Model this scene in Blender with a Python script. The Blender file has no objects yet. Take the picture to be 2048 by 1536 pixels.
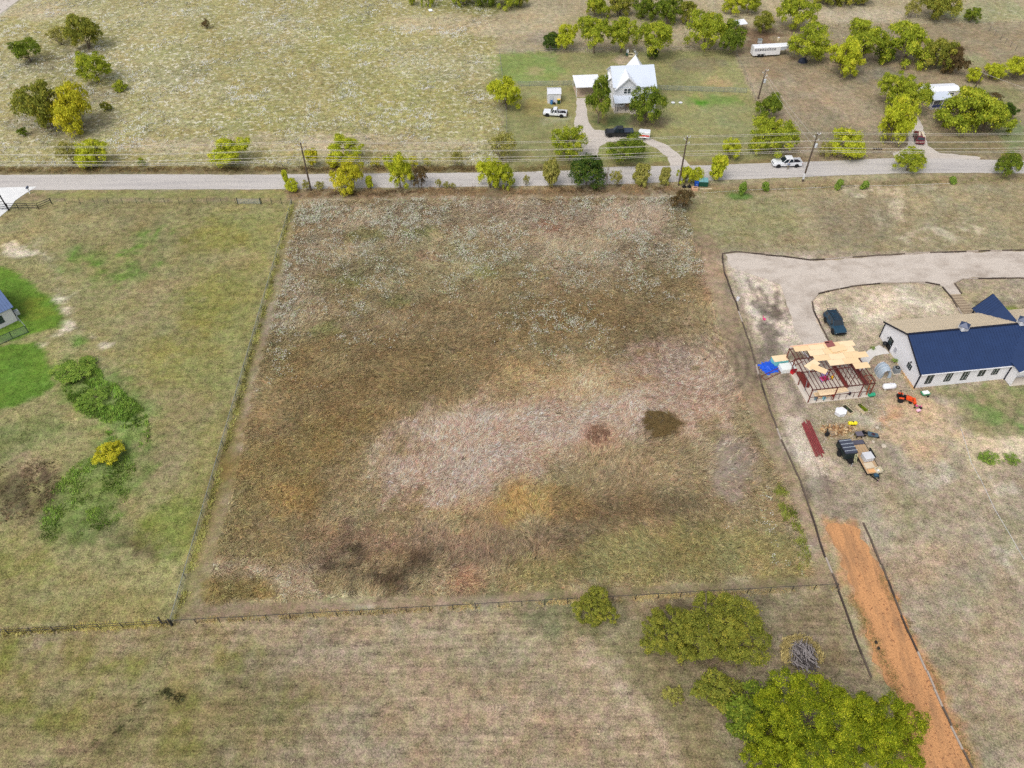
import bpy, bmesh, math, random
import numpy as np
from mathutils import Vector, Matrix, noise as mnoise
random.seed(7)
RNG = np.random.default_rng(11)
R = math.radians
scene = bpy.context.scene
COL = scene.collection

# ---------------------------------------------------------------- camera
CAM_H, PITCH, FPX = 86.0, 46.0, 1580.0      # metres, degrees below horizontal, focal length in px of a 2048 wide picture
cd = bpy.data.cameras.new('camera')
cd.sensor_fit = 'HORIZONTAL'; cd.sensor_width = 36.0; cd.lens = 36.0 * FPX / 2048.0
cd.clip_start = 0.5; cd.clip_end = 9000.0
cam = bpy.data.objects.new('camera', cd); COL.objects.link(cam)
cam.location = (0, 0, CAM_H); cam.rotation_euler = (R(90 - PITCH), 0, 0)
scene.camera = cam

# ---------------------------------------------------------------- sky, sun, exposure
SUN_ELEV, SUN_AZ = R(56), R(-142)            # azimuth from +Y towards +X
world = bpy.data.worlds.new('World'); scene.world = world; world.use_nodes = True
wn = world.node_tree; wn.nodes.clear()
wo = wn.nodes.new('ShaderNodeOutputWorld'); bg = wn.nodes.new('ShaderNodeBackground')
sky = wn.nodes.new('ShaderNodeTexSky'); sky.sky_type = 'NISHITA'; sky.sun_disc = False
sky.sun_elevation = SUN_ELEV; sky.sun_rotation = SUN_AZ
sky.air_density = 1.0; sky.dust_density = 4.0; sky.ozone_density = 1.0
hs = wn.nodes.new('ShaderNodeHueSaturation'); hs.inputs['Saturation'].default_value = 0.40   # high thin overcast
wn.links.new(sky.outputs[0], hs.inputs['Color']); wn.links.new(hs.outputs[0], bg.inputs['Color'])
bg.inputs['Strength'].default_value = 0.15
wn.links.new(bg.outputs[0], wo.inputs[0])
sl = bpy.data.lights.new('sun', 'SUN'); sl.energy = 1.0; sl.angle = R(30); sl.color = (1.0, 0.97, 0.925)
sun = bpy.data.objects.new('sun', sl); COL.objects.link(sun)
sd = Vector((math.sin(SUN_AZ) * math.cos(SUN_ELEV), math.cos(SUN_AZ) * math.cos(SUN_ELEV), math.sin(SUN_ELEV)))
sun.rotation_euler = sd.to_track_quat('Z', 'Y').to_euler(); sun.location = (0, 0, 150)
vs = scene.view_settings
vs.view_transform = 'Standard'; vs.look = 'None'; vs.gamma = 1.0; vs.use_curve_mapping = False
vs.exposure = 0.20
cy = scene.cycles
cy.max_bounces = 5; cy.diffuse_bounces = 3; cy.glossy_bounces = 2; cy.transmission_bounces = 3; cy.transparent_max_bounces = 6
cy.use_denoising = False
scene.render.filter_size = 1.3

# ---------------------------------------------------------------- picture <-> place
_t = R(PITCH)
FW = np.array([0, math.cos(_t), -math.sin(_t)]); UP = np.array([0, math.sin(_t), math.cos(_t)])
def ray(px, py): return np.array([(px - 1024) / FPX, 0, 0]) + UP * ((768 - py) / FPX) + FW
def P(px, py, z=0.0):
    d = ray(px, py); s = (z - CAM_H) / d[2]
    return Vector((d[0] * s, d[1] * s, z))
def HT(px, py, base):
    d = ray(px, py); return CAM_H + d[2] * base[1] / d[1]
def MPP(py): return float(P(1025, py).x - P(1024, py).x)      # metres per pixel across, on the ground

# ---------------------------------------------------------------- noise for layout
_TAB = np.random.default_rng(3).random((256, 256))
def vnoise(x, y, s, seed=0):
    x = np.asarray(x) * s + seed * 17.31; y = np.asarray(y) * s + seed * 9.77
    xi = np.floor(x).astype(int); yi = np.floor(y).astype(int); fx = x - xi; fy = y - yi
    fx = fx * fx * (3 - 2 * fx); fy = fy * fy * (3 - 2 * fy)
    g = lambda a, b: _TAB[a & 255, b & 255]
    return (g(xi, yi) * (1 - fx) + g(xi + 1, yi) * fx) * (1 - fy) + (g(xi, yi + 1) * (1 - fx) + g(xi + 1, yi + 1) * fx) * fy
def fbm(x, y, s, seed=0, o=4):
    v = 0; a = .5; t = 0
    for i in range(o):
        v = v + a * vnoise(x, y, s * 2 ** i, seed + i * 3); t += a; a *= .55
    return v / t
def lin(c):
    c = np.asarray(c, float) / 255.0
    return np.where(c <= .04045, c / 12.92, ((c + .055) / 1.055) ** 2.4)

# ---------------------------------------------------------------- materials
MATS = {}
def M(name, rgb, rough=.7, metal=0.0, var=.12, scale=1.5, bump=0.0, bscale=20, spec=.3, alpha=None, stripes=None):
    if name in MATS: return MATS[name]
    m = bpy.data.materials.new(name); m.use_nodes = True; nt = m.node_tree; b = nt.nodes['Principled BSDF']
    c = lin(rgb); b.inputs['Roughness'].default_value = rough; b.inputs['Metallic'].default_value = metal
    b.inputs['Specular IOR Level'].default_value = spec
    tc = nt.nodes.new('ShaderNodeTexCoord')
    n = nt.nodes.new('ShaderNodeTexNoise'); n.inputs['Scale'].default_value = scale; n.inputs['Detail'].default_value = 5
    n.inputs['Roughness'].default_value = .65
    nt.links.new(tc.outputs['Object'], n.inputs['Vector'])
    mr = nt.nodes.new('ShaderNodeMapRange'); mr.inputs['From Min'].default_value = .25; mr.inputs['From Max'].default_value = .75
    mr.inputs['To Min'].default_value = 1 - var; mr.inputs['To Max'].default_value = 1 + var
    nt.links.new(n.outputs['Fac'], mr.inputs['Value'])
    mx = nt.nodes.new('ShaderNodeMix'); mx.data_type = 'RGBA'; mx.blend_type = 'MULTIPLY'; mx.inputs['Factor'].default_value = 1
    mx.inputs['A'].default_value = (*c, 1); nt.links.new(mr.outputs[0], mx.inputs['B'])
    out = mx.outputs['Result']
    if stripes:                                        # (direction vector, spacing m, depth)
        d, sp, dep = stripes
        vm = nt.nodes.new('ShaderNodeVectorMath'); vm.operation = 'DOT_PRODUCT'; vm.inputs[1].default_value = d
        nt.links.new(tc.outputs['Object'], vm.inputs[0])
        mm = nt.nodes.new('ShaderNodeMath'); mm.operation = 'MODULO'; mm.inputs[1].default_value = sp
        ab = nt.nodes.new('ShaderNodeMath'); ab.operation = 'ADD'; ab.inputs[1].default_value = 400 * sp
        nt.links.new(vm.outputs['Value'], ab.inputs[0]); nt.links.new(ab.outputs[0], mm.inputs[0])
        lt = nt.nodes.new('ShaderNodeMath'); lt.operation = 'LESS_THAN'; lt.inputs[1].default_value = sp * .14
        nt.links.new(mm.outputs[0], lt.inputs[0])
        bp = nt.nodes.new('ShaderNodeBump'); bp.inputs['Strength'].default_value = 1; bp.inputs['Distance'].default_value = dep
        nt.links.new(lt.outputs[0], bp.inputs['Height']); nt.links.new(bp.outputs[0], b.inputs['Normal'])
    nt.links.new(out, b.inputs['Base Color'])
    if bump:
        n2 = nt.nodes.new('ShaderNodeTexNoise'); n2.inputs['Scale'].default_value = bscale; n2.inputs['Detail'].default_value = 3
        nt.links.new(tc.outputs['Object'], n2.inputs['Vector'])
        bp = nt.nodes.new('ShaderNodeBump'); bp.inputs['Strength'].default_value = 1; bp.inputs['Distance'].default_value = bump
        nt.links.new(n2.outputs['Fac'], bp.inputs['Height']); nt.links.new(bp.outputs[0], b.inputs['Normal'])
    if alpha is not None: b.inputs['Alpha'].default_value = alpha
    MATS[name] = m
    return m
def vcol_mat(name, rough=.85, transl=.0, upn=0.0):
    m = bpy.data.materials.new(name); m.use_nodes = True; nt = m.node_tree; b = nt.nodes['Principled BSDF']
    a = nt.nodes.new('ShaderNodeAttribute'); a.attribute_name = 'Col'
    b.inputs['Roughness'].default_value = rough; b.inputs['Specular IOR Level'].default_value = .15
    nt.links.new(a.outputs['Color'], b.inputs['Base Color'])
    nrm = None
    if upn:                                            # thin blades scatter light like the sward they form
        ge = nt.nodes.new('ShaderNodeNewGeometry'); v1 = nt.nodes.new('ShaderNodeVectorMath'); v1.operation = 'SCALE'; v1.inputs['Scale'].default_value = 1 - upn
        v2 = nt.nodes.new('ShaderNodeVectorMath'); v2.operation = 'ADD'; v2.inputs[1].default_value = (0, 0, upn); v3 = nt.nodes.new('ShaderNodeVectorMath'); v3.operation = 'NORMALIZE'
        nt.links.new(ge.outputs['Normal'], v1.inputs[0]); nt.links.new(v1.outputs[0], v2.inputs[0]); nt.links.new(v2.outputs[0], v3.inputs[0]); nrm = v3.outputs[0]
        nt.links.new(nrm, b.inputs['Normal'])
    if transl:
        t = nt.nodes.new('ShaderNodeBsdfTranslucent'); nt.links.new(a.outputs['Color'], t.inputs['Color'])
        ms = nt.nodes.new('ShaderNodeMixShader'); ms.inputs[0].default_value = transl
        nt.links.new(b.outputs[0], ms.inputs[1]); nt.links.new(t.outputs[0], ms.inputs[2])
        nt.links.new(ms.outputs[0], nt.nodes['Material Output'].inputs[0])
    MATS[name] = m
    return m

# ---------------------------------------------------------------- mesh helpers
class MB:
    """collects shapes; build() links them as ONE mesh object"""
    def __init__(s): s.v = []; s.f = []; s.mi = []
    def add(s, vs_, fs, mi=0):
        o = len(s.v); s.v += [tuple(v) for v in vs_]; s.f += [tuple(i + o for i in f) for f in fs]; s.mi += [mi] * len(fs); return s
    def box(s, c, d, rz=0, ry=0, rx=0, mi=0, taper=1.0):
        m = Matrix.Translation(c) @ Matrix.Rotation(rz, 4, 'Z') @ Matrix.Rotation(ry, 4, 'Y') @ Matrix.Rotation(rx, 4, 'X')
        a, b, h = d[0] / 2, d[1] / 2, d[2] / 2
        vs_ = [m @ Vector((x * (taper if z > 0 else 1), y * (taper if z > 0 else 1), z)) for z in (-h, h) for x, y in ((-a, -b), (a, -b), (a, b), (-a, b))]
        return s.add(vs_, [(3, 2, 1, 0), (4, 5, 6, 7), (0, 1, 5, 4), (1, 2, 6, 5), (2, 3, 7, 6), (3, 0, 4, 7)], mi)
    def tube(s, p, r, n=8, cap=True, mi=0):
        p = [Vector(q) for q in p]
        if not hasattr(r, '__len__'): r = [r] * len(p)
        rings = []
        for i, q in enumerate(p):
            t = (p[min(i + 1, len(p) - 1)] - p[max(i - 1, 0)])
            t = t.normalized() if t.length > 1e-9 else Vector((0, 0, 1))
            u = t.orthogonal().normalized() if abs(t.z) > .95 else t.cross(Vector((0, 0, 1))).normalized()
            w = t.cross(u)
            rings.append([q + (u * math.cos(2 * math.pi * k / n) + w * math.sin(2 * math.pi * k / n)) * r[i] for k in range(n)])
        vs_ = [v for g in rings for v in g]; fs = []
        for i in range(len(p) - 1):
            for k in range(n): fs.append((i * n + k, i * n + (k + 1) % n, (i + 1) * n + (k + 1) % n, (i + 1) * n + k))
        if cap: fs += [tuple(range(n - 1, -1, -1)), tuple((len(p) - 1) * n + k for k in range(n))]
        return s.add(vs_, fs, mi)
    def beam(s, a, b, w, h, mi=0):
        a, b = Vector(a), Vector(b); t = (b - a).normalized()
        u = t.cross(Vector((0, 0, 1))); u = u.normalized() if u.length > 1e-4 else Vector((1, 0, 0)); n = u.cross(t)
        vs_ = [q + u * i * w / 2 + n * j * h / 2 for q in (a, b) for i, j in ((-1, -1), (1, -1), (1, 1), (-1, 1))]
        return s.add(vs_, [(3, 2, 1, 0), (4, 5, 6, 7), (0, 1, 5, 4), (1, 2, 6, 5), (2, 3, 7, 6), (3, 0, 4, 7)], mi)
    def prism(s, poly, off, mi=0):
        n = len(poly); off = Vector(off); a = [Vector(q) for q in poly]; b = [q + off for q in a]
        return s.add(a + b, [tuple(range(n - 1, -1, -1)), tuple(range(n, 2 * n))] + [(i, (i + 1) % n, n + (i + 1) % n, n + i) for i in range(n)], mi)
    def lathe(s, prof, c=(0, 0, 0), n=16, mi=0, sx=1, sy=1):
        c = Vector(c); vs_ = []; fs = []
        for r, z in prof:
            for k in range(n): vs_.append(c + Vector((sx * r * math.cos(2 * math.pi * k / n), sy * r * math.sin(2 * math.pi * k / n), z)))
        for i in range(len(prof) - 1):
            for k in range(n): fs.append((i * n + k, i * n + (k + 1) % n, (i + 1) * n + (k + 1) % n, (i + 1) * n + k))
        fs += [tuple(range(n - 1, -1, -1)), tuple((len(prof) - 1) * n + k for k in range(n))]
        return s.add(vs_, fs, mi)
    def loft(s, rings, cap=True, mi=0):
        n = len(rings[0]); vs_ = [v for g in rings for v in g]; fs = []
        for i in range(len(rings) - 1):
            for k in range(n): fs.append((i * n + k, i * n + (k + 1) % n, (i + 1) * n + (k + 1) % n, (i + 1) * n + k))
        if cap: fs += [tuple(range(n - 1, -1, -1)), tuple((len(rings) - 1) * n + k for k in range(n))]
        return s.add(vs_, fs, mi)
    def mesh(s, name, mats, smooth=False, bevel=0, fix=True):
        me = bpy.data.meshes.new(name); me.from_pydata(s.v, [], s.f)
        if not isinstance(mats, (list, tuple)): mats = [mats]
        for m in mats: me.materials.append(m)
        me.polygons.foreach_set('material_index', s.mi)
        if fix or bevel:
            bm = bmesh.new(); bm.from_mesh(me)
            bmesh.ops.recalc_face_normals(bm, faces=bm.faces)
            if bevel: bmesh.ops.bevel(bm, geom=[e for e in bm.edges if len(e.link_faces) == 2 and e.calc_face_angle(0) > .5], offset=bevel, segments=2, affect='EDGES', clamp_overlap=True)
            bm.to_mesh(me); bm.free()
        if smooth: me.polygons.foreach_set('use_smooth', [True] * len(me.polygons))
        me.update(); return me
    def build(s, name, mats, parent=None, loc=(0, 0, 0), rz=0, smooth=False, bevel=0):
        o = bpy.data.objects.new(name, s.mesh(name, mats, smooth, bevel)); COL.objects.link(o)
        o.location = loc; o.rotation_euler = (0, 0, rz)
        if parent: o.parent = parent
        return o
def tag(o, label, cat, group=None, kind=None):
    if label: o['label'] = label
    if cat: o['category'] = cat
    if group: o['group'] = group
    if kind: o['kind'] = kind
    return o
def thing(name, label, cat, loc=(0, 0, 0), rz=0, group=None):
    o = bpy.data.objects.new(name, None); COL.objects.link(o); o.empty_display_size = .3
    o.location = loc; o.rotation_euler = (0, 0, rz)
    return tag(o, label, cat, group)
def put(name, me, parent=None, loc=(0, 0, 0), rot=(0, 0, 0), sc=(1, 1, 1)):
    o = bpy.data.objects.new(name, me); COL.objects.link(o); o.location = loc; o.rotation_euler = rot; o.scale = sc
    if parent: o.parent = parent
    return o
def copy_tree(o, parent=None):
    c = o.copy(); COL.objects.link(c); c.parent = parent
    for ch in list(o.children): copy_tree(ch, c)
    return c
def np_mesh(name, V, F, C, mat):
    """V (n,3), F (m,k) with k 3 or 4, C (n,3) linear colours"""
    me = bpy.data.meshes.new(name); k = F.shape[1]
    me.vertices.add(len(V)); me.vertices.foreach_set('co', V.astype(np.float32).ravel())
    me.loops.add(F.size); me.loops.foreach_set('vertex_index', F.astype(np.int32).ravel())
    me.polygons.add(len(F)); me.polygons.foreach_set('loop_start', np.arange(0, F.size, k, dtype=np.int32))
    me.update(calc_edges=True)
    at = me.color_attributes.new('Col', 'FLOAT_COLOR', 'POINT')
    at.data.foreach_set('color', np.c_[C, np.ones(len(C))].astype(np.float32).ravel())
    me.materials.append(mat); return me
# ================================================================ GROUND
def axis(segs):
    out = []
    for a, b, st in segs: out += list(np.arange(a, b, st))
    out.append(segs[-1][1]); return np.array(out)
GX = axis([(-4000, -400, 600), (-400, -150, 50), (-150, -72, .9), (-72, 90, .5), (90, 150, .9), (150, 400, 50), (400, 4000, 600)])
GY = axis([(-400, 16, 52), (16, 135, .45), (135, 226, .8), (226, 300, 6), (300, 600, 60), (600, 6000, 900)])
XX, YY = np.meshgrid(GX, GY); XF, YF = XX.ravel(), YY.ravel()
W1 = fbm(XF, YF, .35, 1) - .5; W2 = fbm(XF, YF, .12, 5) - .5; W3 = vnoise(XF, YF, 1.3, 9) - .5; W4 = fbm(XF, YF, .8, 15, 3) - .5
gc = np.empty((XF.size, 3)); gc[:] = lin((152, 139, 108))
msk = np.zeros((XF.size, 4))            # speck contrast, cracks, pale clumps, mowing rows
msk[:, 0] = .8
def poly_w(pts):
    """signed distance (m, + inside) of every ground vertex to a polygon given in picture px"""
    q = np.array([P(*p)[:2] for p in pts]); n = len(q)
    lo, hi = q.min(0) - 9, q.max(0) + 9
    idx = np.nonzero((XF > lo[0]) & (XF < hi[0]) & (YF > lo[1]) & (YF < hi[1]))[0]
    x, y = XF[idx], YF[idx]; d2 = np.full(x.size, 1e9); ins = np.zeros(x.size, bool)
    for i in range(n):
        a, b = q[i], q[(i + 1) % n]; ab = b - a
        t = np.clip(((x - a[0]) * ab[0] + (y - a[1]) * ab[1]) / (ab @ ab + 1e-9), 0, 1)
        d2 = np.minimum(d2, (x - a[0] - t * ab[0]) ** 2 + (y - a[1] - t * ab[1]) ** 2)
        c = ((a[1] > y) != (b[1] > y)); den = (b[1] - a[1]) if abs(b[1] - a[1]) > 1e-9 else 1e-9
        ins ^= c & (x < (b[0] - a[0]) * (y - a[1]) / den + a[0])
    d = np.sqrt(d2); return idx, np.where(ins, d, -d)
def wgt(pts, soft=1.0, warp=2.0):
    idx, d = poly_w(pts)
    d = d + warp * (1.6 * W1[idx] + 1.2 * W2[idx]) + .5 * min(warp, 1.5) * W3[idx] + 2.6 * min(max(soft, .3), 3.0) * W4[idx]
    t = np.clip((d + soft) / (2 * soft), 0, 1); return idx, t * t * (3 - 2 * t)
def patch(pts, rgb, soft=1.0, warp=2.0, op=1.0, patchy=0.0, **mk):
    idx, w = wgt(pts, soft, warp)
    if patchy:
        n = fbm(XF[idx], YF[idx], .55, 21); w = w * np.clip((n - .5) * 6 / max(patchy, .01) * .5 + .5, 0, 1)
    w = (w * op)[:, None]
    gc[idx] = gc[idx] * (1 - w) + lin(rgb) * w
    for k, v in mk.items():
        j = 'scpm'.index(k); msk[idx, j] = msk[idx, j] * (1 - w[:, 0]) + v * w[:, 0]
def ell(cx, cy, rx, ry, rot=0, n=14):
    c, s = math.cos(R(rot)), math.sin(R(rot))
    return [(cx + rx * math.cos(2 * math.pi * k / n) * c - ry * math.sin(2 * math.pi * k / n) * s,
             cy + rx * math.cos(2 * math.pi * k / n) * s + ry * math.sin(2 * math.pi * k / n) * c) for k in range(n)]
def blob(cx, cy, rx, ry, rgb, op=.8, soft=1.5, warp=2.5, rot=0, **k): patch(ell(cx, cy, rx, ry, rot), rgb, soft, warp, op, **k)

def track(line, wid, rgb, op=.8, soft=.3, warp=.7):
    q = [Vector((*p, 0)) for p in line]; l_, r_ = [], []
    for i, p in enumerate(q):
        t = (q[min(i + 1, len(q) - 1)] - q[max(i - 1, 0)]).normalized(); n = Vector((-t.y, t.x, 0)) * wid; l_.append((p.x + n.x, p.y + n.y)); r_.append((p.x - n.x, p.y - n.y))
    patch(l_ + r_[::-1], rgb, soft, warp, op)
# far pasture behind the road
patch([(-60, -60), (1010, -60), (990, 110), (1015, 345), (-60, 345)], (150, 140, 94), .6, .6, s=1.1, p=.6)
for b in [(300, 120, 120, 60, .9), (200, 230, 60, 40, .6), (30, 150, 60, 60, .6), (560, 60, 110, 35, .8), (380, 210, 90, 60, .6), (250, 30, 160, 25, .4), (60, 270, 50, 30, .5), (880, 130, 110, 40, .35)]:
    patch(ell(*b[:4]), (164, 154, 116), 3, 6, .5, p=b[4] + .3)
for b in [(680, 105, 90, 30), (330, 100, 60, 18), (800, 200, 150, 50), (700, 60, 100, 30), (140, 55, 60, 20), (480, 240, 120, 40)]:
    blob(*b, (142, 136, 84), .55, 3, 7)
for b in [(900, 45, 130, 16), (1010, 60, 90, 14), (60, 20, 90, 18), (500, 290, 250, 14), (780, 290, 180, 16)]:
    blob(*b, (178, 160, 132), .6, 2, 5, p=.1)
for b in [(120, 250, 110, 35), (200, 190, 60, 20), (80, 130, 50, 14), (170, 105, 50, 12)]:
    blob(*b, (122, 112, 92), .6, 2.5, 4, p=.3)
patch([(-60, 333), (600, 333), (1010, 332), (1010, 347), (600, 348), (-60, 350)], (112, 98, 70), .7, .8, .9, p=0)
patch([(-60, -40), (40, -8), (0, 40), (-60, 60)], (160, 150, 130), .8, .5)
# ground beyond the farmhouse, to the right
patch([(1000, -60), (2110, -60), (2110, 60), (1480, 52), (1470, 100), (1000, 106)], (164, 148, 118), 1.5, 2, p=.15)
blob(960, 12, 90, 12, (104, 106, 50), .8); blob(1700, 30, 140, 14, (182, 164, 140), .6); blob(1980, 25, 90, 22, (150, 150, 108), .7, p=.4)
blob(1240, 45, 110, 20, (140, 134, 96), .5); blob(1100, 75, 50, 14, (150, 135, 118), .8)
patch([(1490, 52), (2110, 44), (2110, 352), (1560, 338), (1470, 100)], (146, 130, 104), 1.5, 2)
blob(1600, 190, 70, 60, (150, 132, 108), .8); blob(1560, 130, 60, 20, (138, 120, 96), .7); blob(1690, 210, 70, 30, (168, 148, 122), .6, rot=35)
blob(1900, 120, 70, 18, (150, 148, 104), .6); blob(1740, 150, 70, 14, (134, 124, 106), .8); blob(1990, 200, 60, 30, (120, 122, 78), .6); blob(1950, 290, 90, 22, (128, 116, 84), .8); blob(2030, 270, 30, 30, (112, 128, 84), .7)
blob(1680, 270, 90, 18, (128, 118, 96), .7); blob(1500, 68, 60, 10, (122, 96, 74), .9); blob(1520, 85, 30, 12, (118, 92, 72), .8)
patch([(1480, 155), (1500, 150), (1640, 320), (1610, 322)], (162, 142, 118), .8, .7, .6)
patch([(1560, 160), (1575, 158), (1830, 300), (1800, 305)], (166, 146, 120), .8, .8, .5)
# farmhouse yard
patch([(998, 108), (1462, 100), (1500, 180), (1562, 334), (1015, 346)], (142, 136, 92), .5, .4, s=.6, p=0)
patch([(1000, 110), (1110, 108), (1125, 150), (1100, 165), (1005, 165)], (118, 138, 72), 2.5, 3, .7)
blob(1070, 145, 16, 8, (160, 146, 106), .7); blob(1180, 125, 60, 14, (128, 124, 86), .6); blob(1400, 130, 60, 16, (126, 116, 92), .7)
blob(1440, 165, 32, 10, (172, 146, 108), .7); blob(1430, 200, 60, 12, (112, 134, 66), .8); blob(1345, 200, 30, 12, (150, 148, 104), .6)
blob(1400, 205, 14, 5, (84, 132, 40), .95, .6, .6); blob(1060, 250, 45, 40, (124, 122, 82), .6); blob(1080, 215, 50, 20, (148, 134, 84), .6)
blob(1230, 243, 60, 12, (70, 92, 52), .75); blob(1300, 245, 45, 14, (112, 94, 76), .7); blob(1230, 300, 60, 22, (128, 134, 80), .6); blob(1300, 318, 70, 12, (122, 128, 72), .7)
blob(1250, 118, 14, 8, (170, 150, 130), .8); blob(1205, 220, 14, 25, (146, 118, 78), .7); blob(1450, 250, 70, 40, (136, 134, 94), .5); blob(1110, 240, 25, 5, (176, 170, 140), .7)
patch([(1030, 330), (1160, 326), (1160, 348), (1030, 350)], (122, 110, 74), .8, .8, .7)
patch([(1215, 328), (1560, 318), (1640, 312), (1640, 326), (1215, 342)], (128, 106, 78), .8, .8, .6)
# verge on the near side of the road
patch([(-60, 380), (600, 378), (1360, 372), (2110, 345), (2110, 372), (1400, 392), (600, 402), (-60, 402)], (144, 126, 96), .8, 1.0)
patch([(570, 381), (1360, 375), (1365, 398), (585, 404)], (128, 108, 84), .8, 1.0, .9)
patch([(60, 381), (570, 380), (570, 398), (90, 399)], (138, 136, 84), .8, .8, .8)
# left field
patch([(-200, 402), (583, 402), (470, 800), (345, 1246), (-200, 1262)], (140, 131, 90), .4, .3, s=1.0, m=.2)
patch([(420, 430), (575, 420), (455, 820), (400, 1010), (330, 800), (360, 600)], (130, 126, 76), 3, 4, .75)
patch([(-100, 405), (300, 405), (340, 450), (180, 480), (-100, 500)], (148, 136, 98), 3, 4, .7)
for b in [(335, 462, 34, 12), (290, 475, 40, 20), (170, 512, 50, 22), (235, 545, 60, 26), (290, 520, 40, 24), (130, 535, 40, 20), (300, 490, 20, 10)]:
    blob(*b, (98, 126, 52), .75, 1.5, 4, patchy=1.2)
for b in [(420, 590, 50, 40), (400, 640, 40, 20), (440, 480, 60, 30), (330, 700, 60, 40)]: blob(*b, (134, 128, 66), .55, 3, 4)
for b in [(290, 580, 40, 16), (380, 560, 30, 12), (300, 640, 50, 14), (450, 520, 40, 20), (380, 820, 50, 40), (300, 940, 60, 20), (350, 900, 40, 40)]: blob(*b, (146, 130, 100), .5, 2, 5)
patch([(60, 480), (130, 590), (150, 660), (200, 740), (180, 700), (110, 520)], (148, 136, 106), 1.5, 2, .8, p=.3)
for b in [(20, 497, 22, 12), (50, 505, 18, 6), (115, 600, 14, 8), (128, 622, 12, 8), (138, 648, 8, 10), (85, 690, 14, 8), (110, 672, 12, 6), (185, 672, 12, 8), (210, 690, 14, 5)]:
    blob(*b, (206, 190, 166), .85, .7, 1.5)
# watered lawns by the house in the corner
patch([(-200, 520), (10, 532), (60, 560), (105, 595), (130, 632), (118, 655), (70, 668), (-200, 740)], (98, 124, 46), .4, .9, s=.7, m=0)
patch([(-200, 690), (30, 690), (75, 682), (100, 705), (112, 770), (85, 795), (-200, 890)], (90, 116, 44), .5, .9, s=.7, m=0)
blob(70, 620, 30, 22, (128, 136, 54), .7, 1.5, 2.5); blob(165, 684, 20, 14, (92, 122, 46), .8, .8, 1.2)
# weedy green hollow
patch([(100, 725), (180, 728), (230, 770), (300, 835), (300, 895), (250, 905), (190, 850), (130, 800)], (104, 124, 62), 2, 3, .75, m=0)
patch([(90, 990), (150, 930), (250, 880), (280, 930), (240, 1040), (150, 1080), (70, 1085)], (100, 120, 58), 2.5, 4, .7, m=0)
patch([(-100, 880), (110, 830), (140, 860), (60, 900), (-100, 930)], (108, 112, 66), 2, 3, .8)
blob(75, 935, 45, 28, (146, 122, 98), .7, 1.5, 3); blob(90, 955, 20, 24, (80, 66, 52), .9, 1, 2.5); blob(30, 990, 70, 32, (88, 78, 56), .85, 1.5, 4); blob(50, 1040, 30, 18, (110, 98, 78), .6)
blob(250, 1072, 60, 12, (92, 88, 56), .8, 1, 2, rot=18); blob(290, 1098, 26, 9, (96, 76, 60), .8, .8, 1.5, rot=35); blob(150, 1088, 70, 14, (92, 100, 56), .7)
patch([(330, 1010), (410, 1010), (395, 1120), (330, 1100), (290, 1050)], (112, 120, 52), 2, 3, .7)
patch([(-100, 1080), (130, 1090), (140, 1150), (-100, 1180)], (124, 124, 66), 2.5, 4, .7)
patch([(-100, 1190), (340, 1180), (340, 1244), (-100, 1262)], (130, 120, 76), 1.5, 2, .7)
# strip and track between the fence and the lot
patch([(585, 400), (606, 400), (560, 560), (520, 740), (470, 960), (412, 1208), (345, 1243), (420, 960), (490, 740)], (132, 120, 82), .4, .5, s=.6, p=0)
patch([(545, 600), (556, 600), (528, 740), (490, 905), (468, 905), (505, 740)], (156, 136, 116), .4, .4, .75)
patch([(474, 900), (486, 900), (440, 1090), (405, 1215), (385, 1215), (425, 1060)], (146, 130, 108), .5, .5, .7)
patch([(345, 1243), (410, 1205), (800, 1196), (1640, 1155), (1680, 1172), (1200, 1198), (700, 1226)], (134, 116, 94), .4, .6, s=.6)
patch([(590, 1205), (1100, 1190), (1100, 1205), (600, 1222)], (156, 136, 112), .6, .6, .6)
blob(725, 1213, 22, 7, (196, 184, 160), .8, .5, .8)
# the lot itself
LOT = [(598, 402), (1358, 394), (1375, 440), (1398, 510), (1425, 610), (1450, 700), (1480, 780), (1510, 860), (1560, 950), (1600, 1040), (1625, 1148),
       (1250, 1172), (900, 1188), (560, 1198), (410, 1206), (418, 1170), (436, 1090), (462, 990), (505, 790), (545, 640)]
patch(LOT, (132, 116, 84), .3, .7, s=1, p=0, m=0)
patch([(600, 402), (1358, 396), (1380, 480), (1250, 560), (1000, 600), (780, 660), (560, 660)], (152, 136, 112), 3, 5, .8)
patch([(900, 400), (1358, 396), (1380, 470), (1100, 480)], (156, 136, 118), 2, 4, .6)
patch([(640, 520), (900, 480), (1100, 520), (1050, 600), (800, 640), (640, 640)], (138, 128, 90), 3, 5, .65)
patch([(760, 600), (1000, 560), (1240, 560), (1400, 620), (1280, 720), (1000, 740), (760, 720)], (122, 104, 72), 3, 5, .6)
patch([(540, 700), (760, 680), (960, 740), (900, 820), (700, 880), (480, 900)], (132, 112, 74), 3, 5, .7)
patch([(520, 690), (640, 640), (720, 700), (640, 760), (520, 780)], (140, 124, 84), 2.5, 4, .6)
for b in [(800, 760, 110, 30), (1100, 640, 120, 30), (680, 830, 100, 24)]: blob(*b, (114, 97, 62), .5, 3, 5)
patch([(1300, 690), (1470, 690), (1500, 800), (1440, 870), (1290, 870), (1180, 880), (980, 1000), (860, 1035), (700, 960), (820, 860), (1060, 780)], (172, 144, 126), 3, 6, .9)
for b in [(1340, 760, 110, 50), (1230, 830, 70, 30), (1390, 720, 70, 50), (900, 930, 90, 40), (1080, 840, 90, 30)]: blob(*b, (170, 148, 132), .5, 2.5, 5)
patch([(1000, 740), (1200, 720), (1300, 760), (1160, 800), (1000, 800)], (156, 132, 92), 2.5, 4, .6)
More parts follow.
